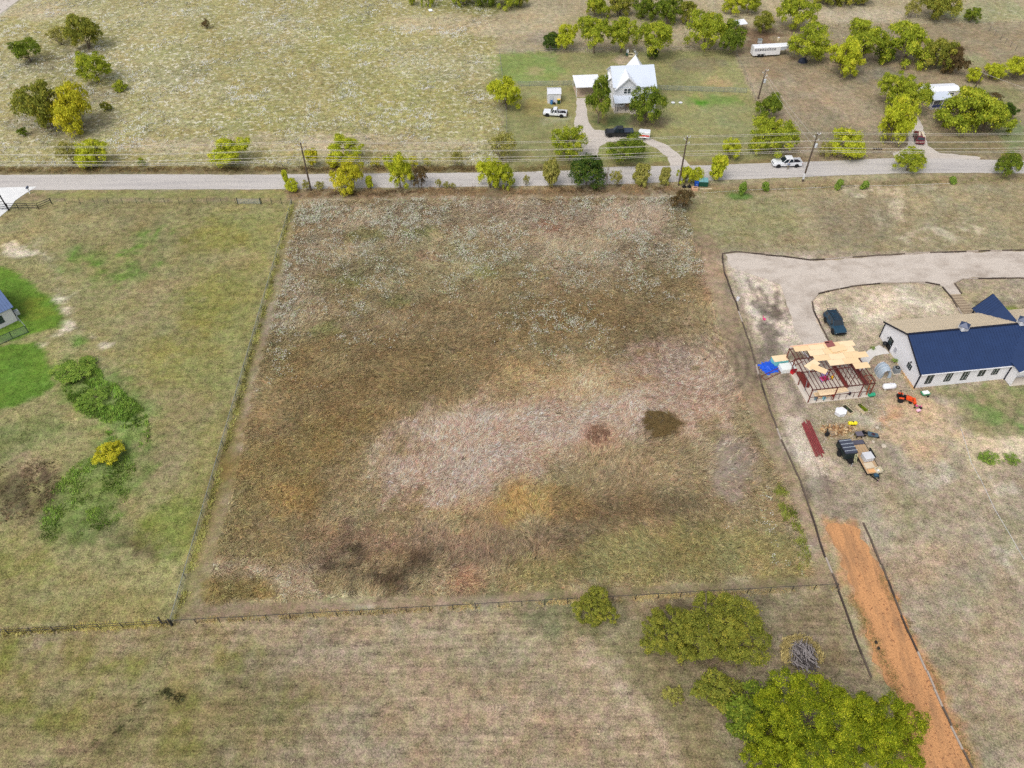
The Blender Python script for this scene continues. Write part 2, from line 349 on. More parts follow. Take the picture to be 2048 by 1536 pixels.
patch([(480, 880), (720, 840), (680, 960), (620, 1040), (470, 1040)], (134, 114, 66), 2.5, 5, .7)
patch([(540, 965), (605, 962), (592, 1045), (560, 1030)], (156, 126, 74), 1.8, 3, .7)
patch([(1010, 962), (1160, 985), (1190, 1030), (1080, 1042), (960, 1072), (965, 1040)], (158, 126, 68), 1.6, 3.2, .8)
patch([(1120, 1000), (1220, 950), (1400, 1000), (1380, 1070), (1150, 1060)], (98, 82, 58), 3, 5, .8)
patch([(1100, 920), (1300, 880), (1440, 900), (1440, 960), (1250, 980)], (134, 116, 88), 2, 3, .7)
patch([(960, 1060), (1200, 1050), (1220, 1120), (960, 1140)], (108, 88, 68), 2.5, 4, .8)
patch([(600, 1060), (980, 1040), (960, 1130), (600, 1130)], (122, 98, 80), 2.5, 4, .8)
patch([(430, 1040), (600, 1040), (580, 1120), (430, 1130)], (134, 120, 80), 2, 3, .7)
patch([(440, 1130), (620, 1140), (640, 1190), (560, 1190), (520, 1150)], (160, 140, 116), 1, 2, .8)
patch([(412, 1165), (530, 1160), (545, 1196), (410, 1204)], (116, 100, 52), .8, 1, .9)
patch([(860, 1150), (1000, 1140), (1010, 1180), (840, 1186)], (152, 130, 104), 1, 2, .7)
patch([(1240, 1060), (1600, 1050), (1618, 1145), (1150, 1172), (960, 1180), (1000, 1150)], (118, 112, 66), 2, 3, .8)
patch([(1430, 870), (1500, 880), (1510, 960), (1480, 1020), (1420, 990)], (140, 124, 110), 1.2, 2, .9, s=.5)
patch([(1370, 640), (1450, 690), (1500, 820), (1440, 830), (1400, 720)], (150, 130, 104), 2, 3, .5)
for b in [(695, 1098, 30, 16), (760, 1160, 62, 26), (735, 1188, 40, 12), (835, 1125, 50, 20), (700, 1130, 40, 16)]: blob(*b, (56, 42, 32), .9, 1.2, 2.5)
for b in [(1090, 455, 34, 12), (1430, 510, 20, 8), (865, 516, 24, 9), (1105, 445, 18, 8), (1420, 585, 14, 20), (1195, 868, 30, 18), (912, 1163, 11, 8), (943, 1162, 8, 7)]: blob(*b, (146, 106, 84), .6, 1.2, 2)
for b in [(845, 462, 40, 10), (965, 545, 30, 10), (790, 600, 30, 12), (700, 560, 30, 14), (640, 660, 26, 10), (730, 470, 40, 12)]: blob(*b, (116, 122, 66), .6, 1.2, 2)
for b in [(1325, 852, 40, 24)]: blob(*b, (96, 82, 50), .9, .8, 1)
# worn strip between the lot and the timber kerb
patch([(1358, 394), (1400, 395), (1440, 500), (1480, 640), (1530, 800), (1600, 960), (1650, 1100), (1672, 1170), (1625, 1150), (1600, 1040), (1560, 950), (1510, 860), (1480, 780), (1450, 700), (1425, 610), (1398, 510)], (146, 126, 102), .8, 1.2, s=.7, p=0)
blob(1370, 440, 30, 40, (112, 112, 72), .5); blob(1420, 540, 24, 30, (168, 142, 118), .6); blob(1490, 700, 18, 60, (128, 112, 94), .6, rot=-20); blob(1600, 1050, 24, 70, (156, 140, 124), .6, rot=-22)
# pasture between the road and the gravel drive
patch([(1362, 392), (1420, 388), (2110, 362), (2110, 503), (1760, 508), (1620, 518), (1450, 503)], (148, 134, 104), .5, .8, s=.8, p=.1)
patch([(1370, 395), (1560, 395), (1600, 450), (1440, 490)], (134, 130, 88), 2.5, 4, .6)
patch([(1640, 400), (1800, 400), (1800, 480), (1640, 470)], (136, 122, 100), 2.5, 4, .6)
for b in [(1720, 378, 40, 8), (1780, 385, 60, 10), (1860, 376, 50, 8), (1800, 412, 20, 26), (1980, 376, 60, 8), (1830, 470, 60, 16), (1760, 440, 20, 20), (1920, 470, 50, 10)]:
    blob(*b, (192, 176, 150), .6, .8, 3, patchy=.8)
blob(1480, 392, 22, 8, (86, 112, 50), .9, .6, 1)
# right yard: building site, turnaround, bare soil
patch([(1440, 505), (2110, 500), (2110, 1600), (1990, 1560), (1700, 1180), (1660, 1090), (1560, 860), (1490, 650)], (158, 142, 120), .4, .4, s=.9, p=0)
patch([(1460, 510), (1620, 522), (1640, 600), (1660, 690), (1560, 710), (1520, 680), (1480, 600)], (198, 180, 162), 1, 2, .85)
patch([(1640, 580), (1760, 568), (1880, 572), (1925, 632), (1770, 665), (1740, 720), (1690, 700), (1640, 630)], (178, 160, 136), .8, 1.5, .9)
for b in [(1780, 600, 60, 22), (1830, 590, 50, 14), (1740, 640, 40, 20), (1870, 610, 30, 14)]: blob(*b, (206, 190, 168), .7, 1.5, 3)
for b in [(1690, 600, 24, 10), (1860, 590, 40, 14), (1760, 655, 30, 8), (1850, 640, 60, 5), (1700, 650, 20, 14)]: blob(*b, (146, 134, 108), .6, 1, 2)
patch([(1524, 640), (1560, 660), (1570, 700), (1545, 730), (1520, 720)], (116, 104, 92), .8, 1.5, .9)
patch([(1520, 725), (1560, 710), (1620, 812), (1600, 850), (1560, 840)], (160, 143, 126), .8, 1.5, .8)
patch([(1556, 735), (1580, 745), (1612, 815), (1594, 830)], (108, 96, 84), .8, 1, .6)
patch([(1556, 830), (1602, 830), (1650, 915), (1668, 955), (1624, 965), (1582, 905)], (204, 188, 170), 1.2, 2.2, .85)
patch([(1600, 950), (1660, 945), (1720, 1030), (1660, 1045)], (126, 112, 96), 1.5, 2, .7)
patch([(1640, 810), (1760, 800), (1770, 860), (1720, 880), (1640, 900), (1620, 850)], (146, 132, 108), 1, 2, .8)
blob(1735, 845, 26, 12, (190, 176, 154), .7, .8, 1.5); blob(1690, 862, 50, 14, (152, 130, 98), .8, .8, 1.5)
patch([(1755, 770), (1840, 790), (1900, 830), (1930, 900), (1850, 930), (1770, 880), (1760, 830)], (186, 158, 126), 1.5, 2.5, .8)
blob(1785, 835, 22, 12, (192, 142, 108), .7, 1, 2); blob(1880, 830, 30, 30, (190, 162, 130), .5)
patch([(1690, 690), (1760, 690), (1830, 775), (1790, 800), (1750, 790), (1745, 730)], (162, 145, 124), .8, 1, .8)
patch([(1765, 672), (1772, 670), (1836, 774), (1826, 782)], (188, 148, 100), .3, .3, .9)
patch([(1835, 782), (2060, 752), (2060, 880), (1970, 880), (1925, 850), (1930, 800)], (136, 126, 90), 1, 1.5, .8)
for b in [(1990, 820, 50, 30), (1950, 800, 24, 16), (2030, 780, 30, 14), (2010, 850, 40, 16), (1960, 850, 26, 14), (2040, 840, 20, 24), (1920, 770, 60, 5), (1985, 918, 36, 9), (2035, 922, 16, 8)]: blob(*b, (106, 124, 70), .75, 1, 2.5, patchy=.9)
patch([(1900, 890), (1960, 880), (2060, 880), (2060, 930), (1960, 940)], (206, 184, 154), 1, 2, .85)
patch([(1900, 880), (1960, 900), (2060, 1080), (2060, 1140), (1960, 1040)], (160, 146, 120), 2, 3, .6)
for b in [(1995, 1105, 34, 26), (2030, 1140, 20, 10), (1975, 1060, 24, 14), (1850, 960, 40, 30), (2000, 980, 40, 20)]: blob(*b, (192, 180, 160), .6, .8, 3, patchy=.8)
for b in [(1850, 1040, 60, 26), (1940, 1200, 60, 40), (1800, 1000, 40, 20), (2010, 1060, 30, 30), (1900, 1330, 60, 60), (1990, 1450, 50, 60)]: blob(*b, (124, 118, 86), .5, 3, 5)
for b in [(1850, 1130, 60, 40), (2000, 1260, 60, 40), (1960, 1400, 60, 40)]: blob(*b, (158, 136, 112), .5, 3, 5)
blob(1960, 590, 60, 12, (160, 148, 112), .6); blob(2020, 620, 26, 6, (112, 124, 52), .9, .5, .6); blob(2000, 605, 60, 4, (84, 78, 56), .6, .5, .8)
# near field
patch([(-300, 1262), (345, 1243), (1670, 1176), (1740, 1350), (1830, 1640), (-300, 1640)], (147, 131, 105), .3, .4, s=.9, c=.12, m=.5, p=0)
patch([(-300, 1262), (360, 1245), (560, 1300), (600, 1400), (480, 1640), (-300, 1640)], (134, 122, 84), 4, 7, .85, c=.12)
for b in [(480, 1310, 40, 20), (180, 1330, 40, 10), (260, 1330, 30, 10), (330, 1500, 70, 30), (120, 1440, 50, 24), (20, 1340, 30, 20), (350, 1390, 30, 14), (620, 1390, 30, 8), (20, 1420, 40, 20), (60, 1290, 50, 16)]: blob(*b, (118, 116, 56), .65, 2, 4)
for b in [(260, 1445, 60, 30), (330, 1400, 30, 14), (220, 1490, 30, 12)]: blob(*b, (96, 88, 60), .6, 1.5, 4, rot=-28, patchy=1.2)
blob(115, 1500, 60, 12, (146, 120, 96), .7, 1, 2, rot=-10); blob(100, 1525, 26, 10, (64, 92, 42), .8, 1, 1.5)
for b in [(640, 1270, 90, 30), (720, 1330, 120, 30), (880, 1250, 90, 20), (900, 1400, 140, 60), (1100, 1440, 120, 60), (800, 1500, 140, 30)]: blob(*b, (160, 138, 116), .5, 4, 6)
patch([(1030, 1225), (1140, 1205), (1240, 1230), (1260, 1330), (1200, 1310), (1100, 1260)], (104, 104, 74), 2, 3, .75, c=0)
patch([(1170, 1290), (1290, 1240), (1420, 1330), (1480, 1480), (1500, 1640), (1380, 1640), (1320, 1450), (1230, 1340)], (124, 112, 82), 1.5, 2.5, .85, c=0)
patch([(1150, 1290), (1170, 1280), (1300, 1420), (1370, 1540), (1340, 1540), (1250, 1400)], (176, 156, 134), 1, 2, .6)
patch([(1260, 1200), (1660, 1180), (1720, 1340), (1560, 1360), (1500, 1280), (1300, 1240)], (126, 112, 86), 1.5, 2, .85, c=0)
blob(1350, 1215, 60, 8, (96, 78, 58), .7, 1, 2); blob(1600, 1260, 60, 16, (138, 122, 96), .7); blob(1420, 1330, 80, 26, (104, 88, 66), .7); blob(1600, 1290, 40, 12, (150, 136, 118), .6)
for b in [(1600, 770, 16, 50), (1580, 800, 14, 30)]: blob(*b, (176, 160, 142), .6, 1, 2.5, rot=-24)
for ln in [[(1470, 560), (1492, 640), (1524, 740), (1556, 830), (1590, 920), (1625, 1010)], [(1452, 560), (1474, 640), (1506, 740), (1538, 830), (1574, 925)]]: track(ln, 4.0, (120, 104, 88), .6)
for ln in [[(1668, 1000), (1650, 960), (1628, 920)], [(1600, 800), (1586, 770), (1570, 735)]]: track(ln, 5, (112, 98, 86), .6)
# shoulders of the red dirt track
patch([(1650, 1040), (1705, 1045), (1765, 1150), (1815, 1250), (1890, 1390), (1960, 1560), (1800, 1560), (1790, 1400), (1735, 1280), (1695, 1190), (1660, 1090)], (176, 132, 92), .9, 1.2, .8, s=.6, c=0, m=0)
for ln in [[(1564, 515), (1556, 560), (1552, 600), (1556, 640)], [(1586, 522), (1574, 565), (1574, 600), (1578, 640)], [(1494, 560), (1512, 590), (1530, 618), (1552, 630)], [(1504, 600), (1530, 628), (1560, 642)], [(1518, 575), (1540, 612), (1560, 625)], [(1545, 610), (1565, 630), (1575, 650)]]: track(ln, 3.6, (96, 84, 74), .7)
# the lot's patches run into each other
idx, w = wgt(LOT, .3, .5)
mean = lin((136, 121, 88)); wq = (w * .18)[:, None]; gc[idx] = gc[idx] * (1 - wq) + mean * wq
lum = gc[idx] @ np.array([.3, .6, .1]); gc[idx] = (gc[idx] * (1 - .05 * w[:, None]) + lum[:, None] * .05 * w[:, None]) * (1 + w[:, None] * np.array([[.02, .0, .02]]))
# broad natural variation
v = fbm(XF, YF, .06, 31) - .5; h2 = fbm(XF, YF, .22, 41) - .5; h3 = fbm(XF, YF, .9, 51, 3) - .5
gc *= (1 + .35 * v + .32 * h2 + .30 * h3)[:, None]
hue = (fbm(XF, YF, .3, 61) - .5)[:, None]
gc *= 1 + hue * np.array([[.16, -.05, -.20]])
# mower swirls left in the tall grass
SW = [(P(1392, 722), 9.2), (P(1350, 500), 6.0)]
SWM = np.zeros(XF.size)
for c, rad in SW:
    dd = np.hypot(XF - c[0], YF - c[1]); SWM = np.maximum(SWM, np.clip(1.4 - np.abs(dd - rad * .62) / (rad * .38), 0, 1) * .5)
    gc *= (1 - .34 * np.clip(1.5 - np.abs(dd - rad * .6) / (rad * .42), 0, 1) * (np.sin(dd * 2 * math.pi / 1.5) > .25))[:, None]
gc *= np.array([[1.0, 1.04, 1.08]])
gc = np.clip(gc, .01, .9)

def gsample(arr, x, y):
    i = np.clip(np.searchsorted(GX, x) - 1, 0, len(GX) - 2); j = np.clip(np.searchsorted(GY, y) - 1, 0, len(GY) - 2)
    fx = (x - GX[i]) / (GX[i + 1] - GX[i]); fy = (y - GY[j]) / (GY[j + 1] - GY[j])
    A = arr.reshape(len(GY), len(GX), -1)
    fx = fx[:, None]; fy = fy[:, None]
    return (A[j, i] * (1 - fx) + A[j, i + 1] * fx) * (1 - fy) + (A[j + 1, i] * (1 - fx) + A[j + 1, i + 1] * fx) * fy

def ground_mat():
    m = bpy.data.materials.new('soil and mown grass'); m.use_nodes = True; nt = m.node_tree; b = nt.nodes['Principled BSDF']
    b.inputs['Roughness'].default_value = .95; b.inputs['Specular IOR Level'].default_value = .1
    N = nt.nodes.new; L = nt.links.new
    a = N('ShaderNodeAttribute'); a.attribute_name = 'Col'; k = N('ShaderNodeAttribute'); k.attribute_name = 'Msk'
    sp = N('ShaderNodeSeparateColor'); L(k.outputs['Color'], sp.inputs[0])
    tc = N('ShaderNodeTexCoord')
    def noise(scale, detail=4, rough=.7, vec=None):
        n = N('ShaderNodeTexNoise'); n.inputs['Scale'].default_value = scale; n.inputs['Detail'].default_value = detail; n.inputs['Roughness'].default_value = rough
        L(vec or tc.outputs['Object'], n.inputs['Vector']); return n
    def math_(op, x, y):
        n = N('ShaderNodeMath'); n.operation = op
        for i, q in enumerate((x, y)):
            if isinstance(q, (int, float)): n.inputs[i].default_value = q
            else: L(q, n.inputs[i])
        return n.outputs[0]
    def rng(x, a0, a1, b0, b1):
        n = N('ShaderNodeMapRange'); L(x, n.inputs[0])
        for i, q in enumerate((a0, a1, b0, b1)): n.inputs[1 + i].default_value = q
        return n.outputs[0]
    n1 = noise(.8, 6, .82); n2 = noise(5.0, 3, .75); n3 = noise(.35, 2)
    mpv = N('ShaderNodeMapping'); mpv.inputs['Scale'].default_value = (.12, 1.6, 1); L(tc.outputs['Object'], mpv.inputs[0])
    n4 = noise(1.0, 3, .6, mpv.outputs[0])
    v1 = rng(n1.outputs['Fac'], .36, .64, -.42, .42); v2 = rng(n2.outputs['Fac'], .3, .7, -.60, .60); v4 = rng(n4.outputs['Fac'], .3, .7, -.45, .45)
    t = math_('MULTIPLY', math_('ADD', v1, v2), sp.outputs[0])
    t = math_('ADD', t, math_('MULTIPLY', v4, k.outputs['Alpha']))
    t = math_('MAXIMUM', math_('ADD', t, 1.0), .25)
    mx = N('ShaderNodeMix'); mx.data_type = 'RGBA'; mx.blend_type = 'MULTIPLY'; mx.inputs['Factor'].default_value = 1
    L(a.outputs['Color'], mx.inputs['A']); L(t, mx.inputs['B'])
    # green / straw hue flecks
    hf = noise(1.1, 5, .8); ramp = rng(hf.outputs['Fac'], .42, .58, 0, 1)
    tint = N('ShaderNodeMix'); tint.data_type = 'RGBA'; L(ramp, tint.inputs['Factor'])
    tint.inputs['A'].default_value = (.94, 1.02, .88, 1); tint.inputs['B'].default_value = (1.06, .985, 1.05, 1)
    mx2 = N('ShaderNodeMix'); mx2.data_type = 'RGBA'; mx2.blend_type = 'MULTIPLY'; mx2.inputs['Factor'].default_value = 1
    L(mx.outputs['Result'], mx2.inputs['A']); L(tint.outputs['Result'], mx2.inputs['B'])
    # pale seeding clumps
    pn = noise(.85, 3, .75); pc = rng(pn.outputs['Fac'], .53, .58, 0, 1); pb = rng(n3.outputs['Fac'], .42, .56, .1, 1.1)
    pf = math_('MULTIPLY', math_('MULTIPLY', pc, pb), sp.outputs[2])
    mx3 = N('ShaderNodeMix'); mx3.data_type = 'RGBA'; L(pf, mx3.inputs['Factor']); L(mx2.outputs['Result'], mx3.inputs['A'])
    mx3.inputs['B'].default_value = (*lin((214, 208, 184)), 1)
    # drying cracks
    vo = N('ShaderNodeTexVoronoi'); vo.feature = 'DISTANCE_TO_EDGE'; vo.inputs['Scale'].default_value = .8
    wv = N('ShaderNodeVectorMath'); wv.operation = 'ADD'; wn_ = noise(1.1, 2); sc = N('ShaderNodeVectorMath'); sc.operation = 'SCALE'; sc.inputs['Scale'].default_value = .9
    L(wn_.outputs['Color'], sc.inputs[0]); L(tc.outputs['Object'], wv.inputs[0]); L(sc.outputs[0], wv.inputs[1]); L(wv.outputs[0], vo.inputs['Vector'])
    ck = rng(vo.outputs['Distance'], .02, .055, 1, 0); cm = noise(.55, 2); ckm = rng(cm.outputs['Fac'], .52, .6, 0, 1)
    cf = math_('MULTIPLY', math_('MULTIPLY', ck, ckm), math_('MULTIPLY', sp.outputs[1], 2.4))
    cl = N('ShaderNodeClamp'); L(cf, cl.inputs[0])
    mx4 = N('ShaderNodeMix'); mx4.data_type = 'RGBA'; L(cl.outputs[0], mx4.inputs['Factor']); L(mx3.outputs['Result'], mx4.inputs['A'])
    mx4.inputs['B'].default_value = (*lin((62, 52, 44)), 1)
    L(mx4.outputs['Result'], b.inputs['Base Color'])
    bp = N('ShaderNodeBump'); bp.inputs['Strength'].default_value = .8; bp.inputs['Distance'].default_value = .12
    nb = noise(4.0, 2, .7); L(nb.outputs['Fac'], bp.inputs['Height']); L(bp.outputs[0], b.inputs['Normal'])
    return m
nx, ny = len(GX), len(GY)
ii = (np.arange(ny - 1)[:, None] * nx + np.arange(nx - 1)[None]).ravel()
me = np_mesh('ground', np.c_[XF, YF, np.zeros(XF.size)], np.c_[ii, ii + 1, ii + nx + 1, ii + nx], gc, ground_mat())
at = me.color_attributes.new('Msk', 'FLOAT_COLOR', 'POINT'); at.data.foreach_set('color', msk.astype(np.float32).ravel())
ground = put('ground', me); ground['kind'] = 'structure'

# ---------------------------------------------------------------- laid surfaces
def sheet(name, pts, mat, z, rough_edge=.25, step=1.0, seed=0, kind='structure', th=0.0):
    q = [P(*p) for p in pts]; out = []
    for i in range(len(q)):
        a, b = q[i], q[(i + 1) % len(q)]; n = max(1, int((b - a).length / step)); nrm = Vector((-(b - a).y, (b - a).x, 0)).normalized()
        for k in range(n):
            c = a.lerp(b, k / n); d = (float(fbm(c.x, c.y, .8, seed, 3)) - .5) * 2 * rough_edge
            out.append((c.x + nrm.x * d, c.y + nrm.y * d, z))
    bm = bmesh.new(); f = bm.faces.new([bm.verts.new(v) for v in out])
    if f.normal.z < 0: f.normal_flip()
    if th:
        r = bmesh.ops.extrude_face_region(bm, geom=[f]); bmesh.ops.translate(bm, vec=(0, 0, -th), verts=[e for e in r['geom'] if isinstance(e, bmesh.types.BMVert)])
    bmesh.ops.recalc_face_normals(bm, faces=bm.faces)
    bmesh.ops.triangulate(bm, faces=[g for g in bm.faces if len(g.verts) > 4])
    m_ = bpy.data.meshes.new(name); bm.to_mesh(m_); bm.free(); m_.materials.append(mat)
    o = put(name, m_)
    if kind: o['kind'] = kind
    return o
def road_mat(name, rgb, dark, sx=.05, sy=.9, amt=.35, grit=.18):
    m = bpy.data.materials.new(name); m.use_nodes = True; nt = m.node_tree; b = nt.nodes['Principled BSDF']; N = nt.nodes.new; L = nt.links.new
    b.inputs['Roughness'].default_value = .9; b.inputs['Specular IOR Level'].default_value = .15
    tc = N('ShaderNodeTexCoord'); mp = N('ShaderNodeMapping'); mp.inputs['Scale'].default_value = (sx, sy, 1); L(tc.outputs['Object'], mp.inputs[0])
    n = N('ShaderNodeTexNoise'); n.inputs['Scale'].default_value = 1; n.inputs['Detail'].default_value = 6; n.inputs['Roughness'].default_value = .65; L(mp.outputs[0], n.inputs['Vector'])
    r = N('ShaderNodeMapRange'); r.inputs[1].default_value = .45; r.inputs[2].default_value = .75; r.inputs[3].default_value = 0; r.inputs[4].default_value = amt; L(n.outputs['Fac'], r.inputs[0])
    mx = N('ShaderNodeMix'); mx.data_type = 'RGBA'; mx.inputs['A'].default_value = (*lin(rgb), 1); mx.inputs['B'].default_value = (*lin(dark), 1); L(r.outputs[0], mx.inputs['Factor'])
    g = N('ShaderNodeTexNoise'); g.inputs['Scale'].default_value = 4.5; g.inputs['Detail'].default_value = 5; g.inputs['Roughness'].default_value = .8; L(tc.outputs['Object'], g.inputs['Vector'])
    gr = N('ShaderNodeMapRange'); gr.inputs[1].default_value = .3; gr.inputs[2].default_value = .7; gr.inputs[3].default_value = 1 - grit; gr.inputs[4].default_value = 1 + grit; L(g.outputs['Fac'], gr.inputs[0])
    m2 = N('ShaderNodeMix'); m2.data_type = 'RGBA'; m2.blend_type = 'MULTIPLY'; m2.inputs['Factor'].default_value = 1; L(mx.outputs['Result'], m2.inputs['A']); L(gr.outputs[0], m2.inputs['B'])
    L(m2.outputs['Result'], b.inputs['Base Color'])
    bp = N('ShaderNodeBump'); bp.inputs['Distance'].default_value = .04; L(g.outputs['Fac'], bp.inputs['Height']); L(bp.outputs[0], b.inputs['Normal'])
    return m
m_road = road_mat('weathered chip seal', (192, 186, 180), (150, 146, 146), amt=.6)
m_gravel = road_mat('pale gravel', (198, 189, 179), (164, 152, 140), .12, .8, .6, .2)
m_yard = road_mat('dusty gravel', (196, 185, 173), (150, 136, 122), .25, .35, .8, .22)
m_conc = road_mat('pale concrete', (224, 224, 222), (196, 196, 196), .3, .3, .5, .05)
m_red = road_mat('red dirt', (196, 144, 98), (136, 106, 80), .9, .14, 1.0, .3)
road = sheet('road', [(-700, 352), (0, 350), (300, 349), (520, 349.5), (750, 347), (1000, 345), (1140, 341), (1220, 334), (1400, 331), (1540, 326), (1660, 322), (1790, 316), (1920, 318), (2060, 322), (2800, 330),
              (2800, 372), (2060, 347), (1920, 345.5), (1790, 347), (1660, 352), (1560, 356), (1420, 361), (1220, 369), (1000, 373), (760, 376), (520, 379), (300, 379), (80, 380), (-700, 386)], m_road, .03, .18, 1.2, 3)
sheet('farmhouse_driveway', [(1153, 196), (1171, 196), (1174, 232), (1180, 250), (1190, 260), (1220, 262), (1275, 266), (1300, 276), (1335, 290), (1362, 312), (1382, 332), (1340, 333), (1334, 314), (1312, 296), (1290, 286), (1262, 284), (1215, 284), (1199, 294), (1194, 318), (1206, 337), (1140, 342), (1154, 318), (1158, 292), (1148, 264), (1146, 246), (1152, 232)], m_gravel, .015, .35, .9, 5)
sheet('neighbour_driveway', [(1812, 232), (1834, 234), (1846, 252), (1856, 292), (1880, 306), (1960, 314), (1960, 319), (1790, 318), (1786, 306), (1804, 300), (1818, 290), (1816, 260)], m_gravel, .015, .4, .9, 6)
sheet('gravel_drive', [(1450, 507), (1482, 504), (1560, 513), (1622, 522), (1700, 517), (1760, 512), (1860, 507), (1980, 503), (2110, 501), (2110, 556), (1960, 556), (1924, 558), (1908, 567), (1924, 588), (1903, 593), (1882, 571), (1850, 566), (1800, 566), (1750, 568), (1700, 573), (1650, 581), (1630, 592), (1624, 608),
              (1632, 636), (1650, 676), (1662, 696), (1610, 694), (1590, 660), (1575, 610), (1560, 570), (1500, 548), (1462, 535)], m_yard, .015, .5, .9, 8)
sheet('concrete_driveway', [(-120, 377), (0, 375.5), (74, 373.5), (58, 383), (44, 392), (30, 402), (22, 414), (12, 424), (0, 434), (-120, 520)], m_conc, .05, .02, .7, 9)
sheet('concrete_walkway', [(1758, 691), (1772, 699), (1779, 708), (1765, 709), (1748, 713), (1740, 722), (1732, 738), (1722, 742), (1712, 738), (1720, 722), (1726, 708), (1740, 699)], M('walkway concrete', (206, 202, 196), .85, var=.06), .09, .05, .5, 10, th=.09)
sheet('red_dirt_track', [(1658, 1050), (1690, 1046), (1712, 1062), (1740, 1105), (1757, 1140), (1800, 1215), (1832, 1290), (1878, 1375), (1918, 1470), (1960, 1600), (1830, 1600), (1812, 1490), (1800, 1410), (1764, 1340), (1736, 1270), (1712, 1205), (1690, 1150), (1668, 1090)], m_red, .015, 1.1, .5, 12)
sheet('dirt_lane', [(-80, -30), (30, -14), (44, -4), (0, 28), (-80, 48)], m_gravel, .015, .4, 1.5, 14)
# ================================================================ GRASS, WEEDS, FLOWERS (uncountable)
grass_mat = vcol_mat('dry grass blades', .95, .30, .80)
leaf_mat = vcol_mat('leaves', .65, .32, .12)
def in_poly(x, y, pts):
    q = np.array([P(*p)[:2] for p in pts]); ins = np.zeros(x.size, bool)
    for i in range(len(q)):
        a, b = q[i], q[(i + 1) % len(q)]; den = (b[1] - a[1]) if abs(b[1] - a[1]) > 1e-9 else 1e-9
        ins ^= ((a[1] > y) != (b[1] > y)) & (x < (b[0] - a[0]) * (y - a[1]) / den + a[0])
    return ins
def scatter(pts, n, dens=None, seed=0):
    """n candidate points in the bounding box of a picture polygon, kept where inside (and by density)"""
    g = np.random.default_rng(seed); q = np.array([P(*p)[:2] for p in pts]); lo, hi = q.min(0), q.max(0)
    x = g.uniform(lo[0], hi[0], n); y = g.uniform(lo[1], hi[1], n); k = in_poly(x, y, pts)
    if dens is not None: k &= g.random(n) < dens(x, y)
    return x[k], y[k]
def tufts(name, x, y, h, w, blades, col, label, cat, lean=.5, seed=0, flow=None, jit=.22, mat=None, spread=.16, kind='stuff'):
    g = np.random.default_rng(seed); n = len(x); N = n * blades
    bx = np.repeat(x, blades) + g.normal(0, spread, N); by = np.repeat(y, blades) + g.normal(0, spread, N)
    hh = np.repeat(h * np.ones(n), blades) * g.uniform(.6, 1.2, N); ww = w * g.uniform(.6, 1.3, N)
    a = g.uniform(0, 2 * math.pi, N)
    if flow is None: fl = fbm(bx, by, .18, 77) * 4 * math.pi
    else: fl = np.repeat(flow, blades)
    la = fl + np.repeat(g.normal(0, .6, n), blades) + g.normal(0, .35, N); le = lean * hh * g.uniform(.4, 1.5, N)
    tx, ty = bx + np.cos(la) * le, by + np.sin(la) * le
    V = np.empty((N, 3, 3)); V[:, 0] = np.c_[bx - np.cos(a) * ww, by - np.sin(a) * ww, np.full(N, -.02)]; V[:, 1] = np.c_[bx + np.cos(a) * ww, by + np.sin(a) * ww, np.full(N, -.02)]
    V[:, 2] = np.c_[tx, ty, hh]
    tc_ = np.repeat(col * (1 + g.normal(0, jit, (n, 1))) * (1 + g.normal(0, .06, (n, 3))), blades, 0) * (1 + g.normal(0, .12, (N, 1)))
    C = np.repeat(np.clip(tc_, .012, .85), 3, 0)
    me = np_mesh(name, V.reshape(-1, 3), np.arange(N * 3).reshape(-1, 3), C, mat or grass_mat)
    o = put(name, me); tag(o, label, cat, kind=kind); return o
# knee-high dry grass on the open lot
x, y = scatter(LOT, 230000, lambda a, b: np.clip(.35 + 1.3 * (fbm(a, b, .45, 71) - .25), .15, 1), 1)
k = ~in_poly(x, y, [(1430, 880), (1500, 890), (1505, 960), (1475, 1010), (1425, 985)]) | (np.random.default_rng(5).random(x.size) < .12)
x, y = x[k], y[k]
col = gsample(gc, x, y) * 2.15
th = .18 + .26 * fbm(x, y, .1, 73)
flow = fbm(x, y, .10, 77) * 3 * math.pi + 1.0
for c, rad in SW:
    dd = np.hypot(x - c[0], y - c[1]); w_ = (dd < rad * 1.05)
    flow = np.where(w_, np.arctan2(y - c[1], x - c[0]) + math.pi / 2, flow); th = np.where(w_, th * (.55 + .45 * (np.sin(dd * 2 * math.pi / 1.5) < .25)), th)
tufts('tall_grass', x, y, th, .05, 5, col, 'knee-high dry tan and olive grass covering the open lot', 'grass', 2.0, 2, flow, jit=.30, spread=.11)
# white flowering weeds
def fl_d(a, b):
    px = 1024 + FPX * a / (b * FW[1] - CAM_H * FW[2]); py = 768 - FPX * (b * UP[1] - CAM_H * UP[2]) / (b * FW[1] - CAM_H * FW[2])
    d = np.clip((620 - py) / 180, 0, 1) * .6 + .4 * np.exp(-((px - 1110) / 90) ** 2 - ((py - 660) / 45) ** 2) + .45 * np.exp(-((px - 560) / 40) ** 2 - ((py - 640) / 90) ** 2) + .25 * np.exp(-((px - 720) / 70) ** 2 - ((py - 640) / 45) ** 2) + .12 * np.exp(-((px - 1560) / 50) ** 2 - ((py - 1040) / 90) ** 2)
    n = fbm(a, b, .28, 91, 3); m = fbm(a, b, 1.1, 95, 3)
    return d * np.clip((n - .38) * 4, 0, 1) * np.clip((m - .38) * 4, 0, 1)
x, y = scatter(LOT, 170000, fl_d, 8)
n = x.size; g = np.random.default_rng(9); q = 7; N = n * q
cx = np.repeat(x, q) + g.normal(0, .27, N); cyy = np.repeat(y, q) + g.normal(0, .27, N); cz = np.repeat(g.uniform(.30, .55, n), q) + g.normal(0, .07, N)
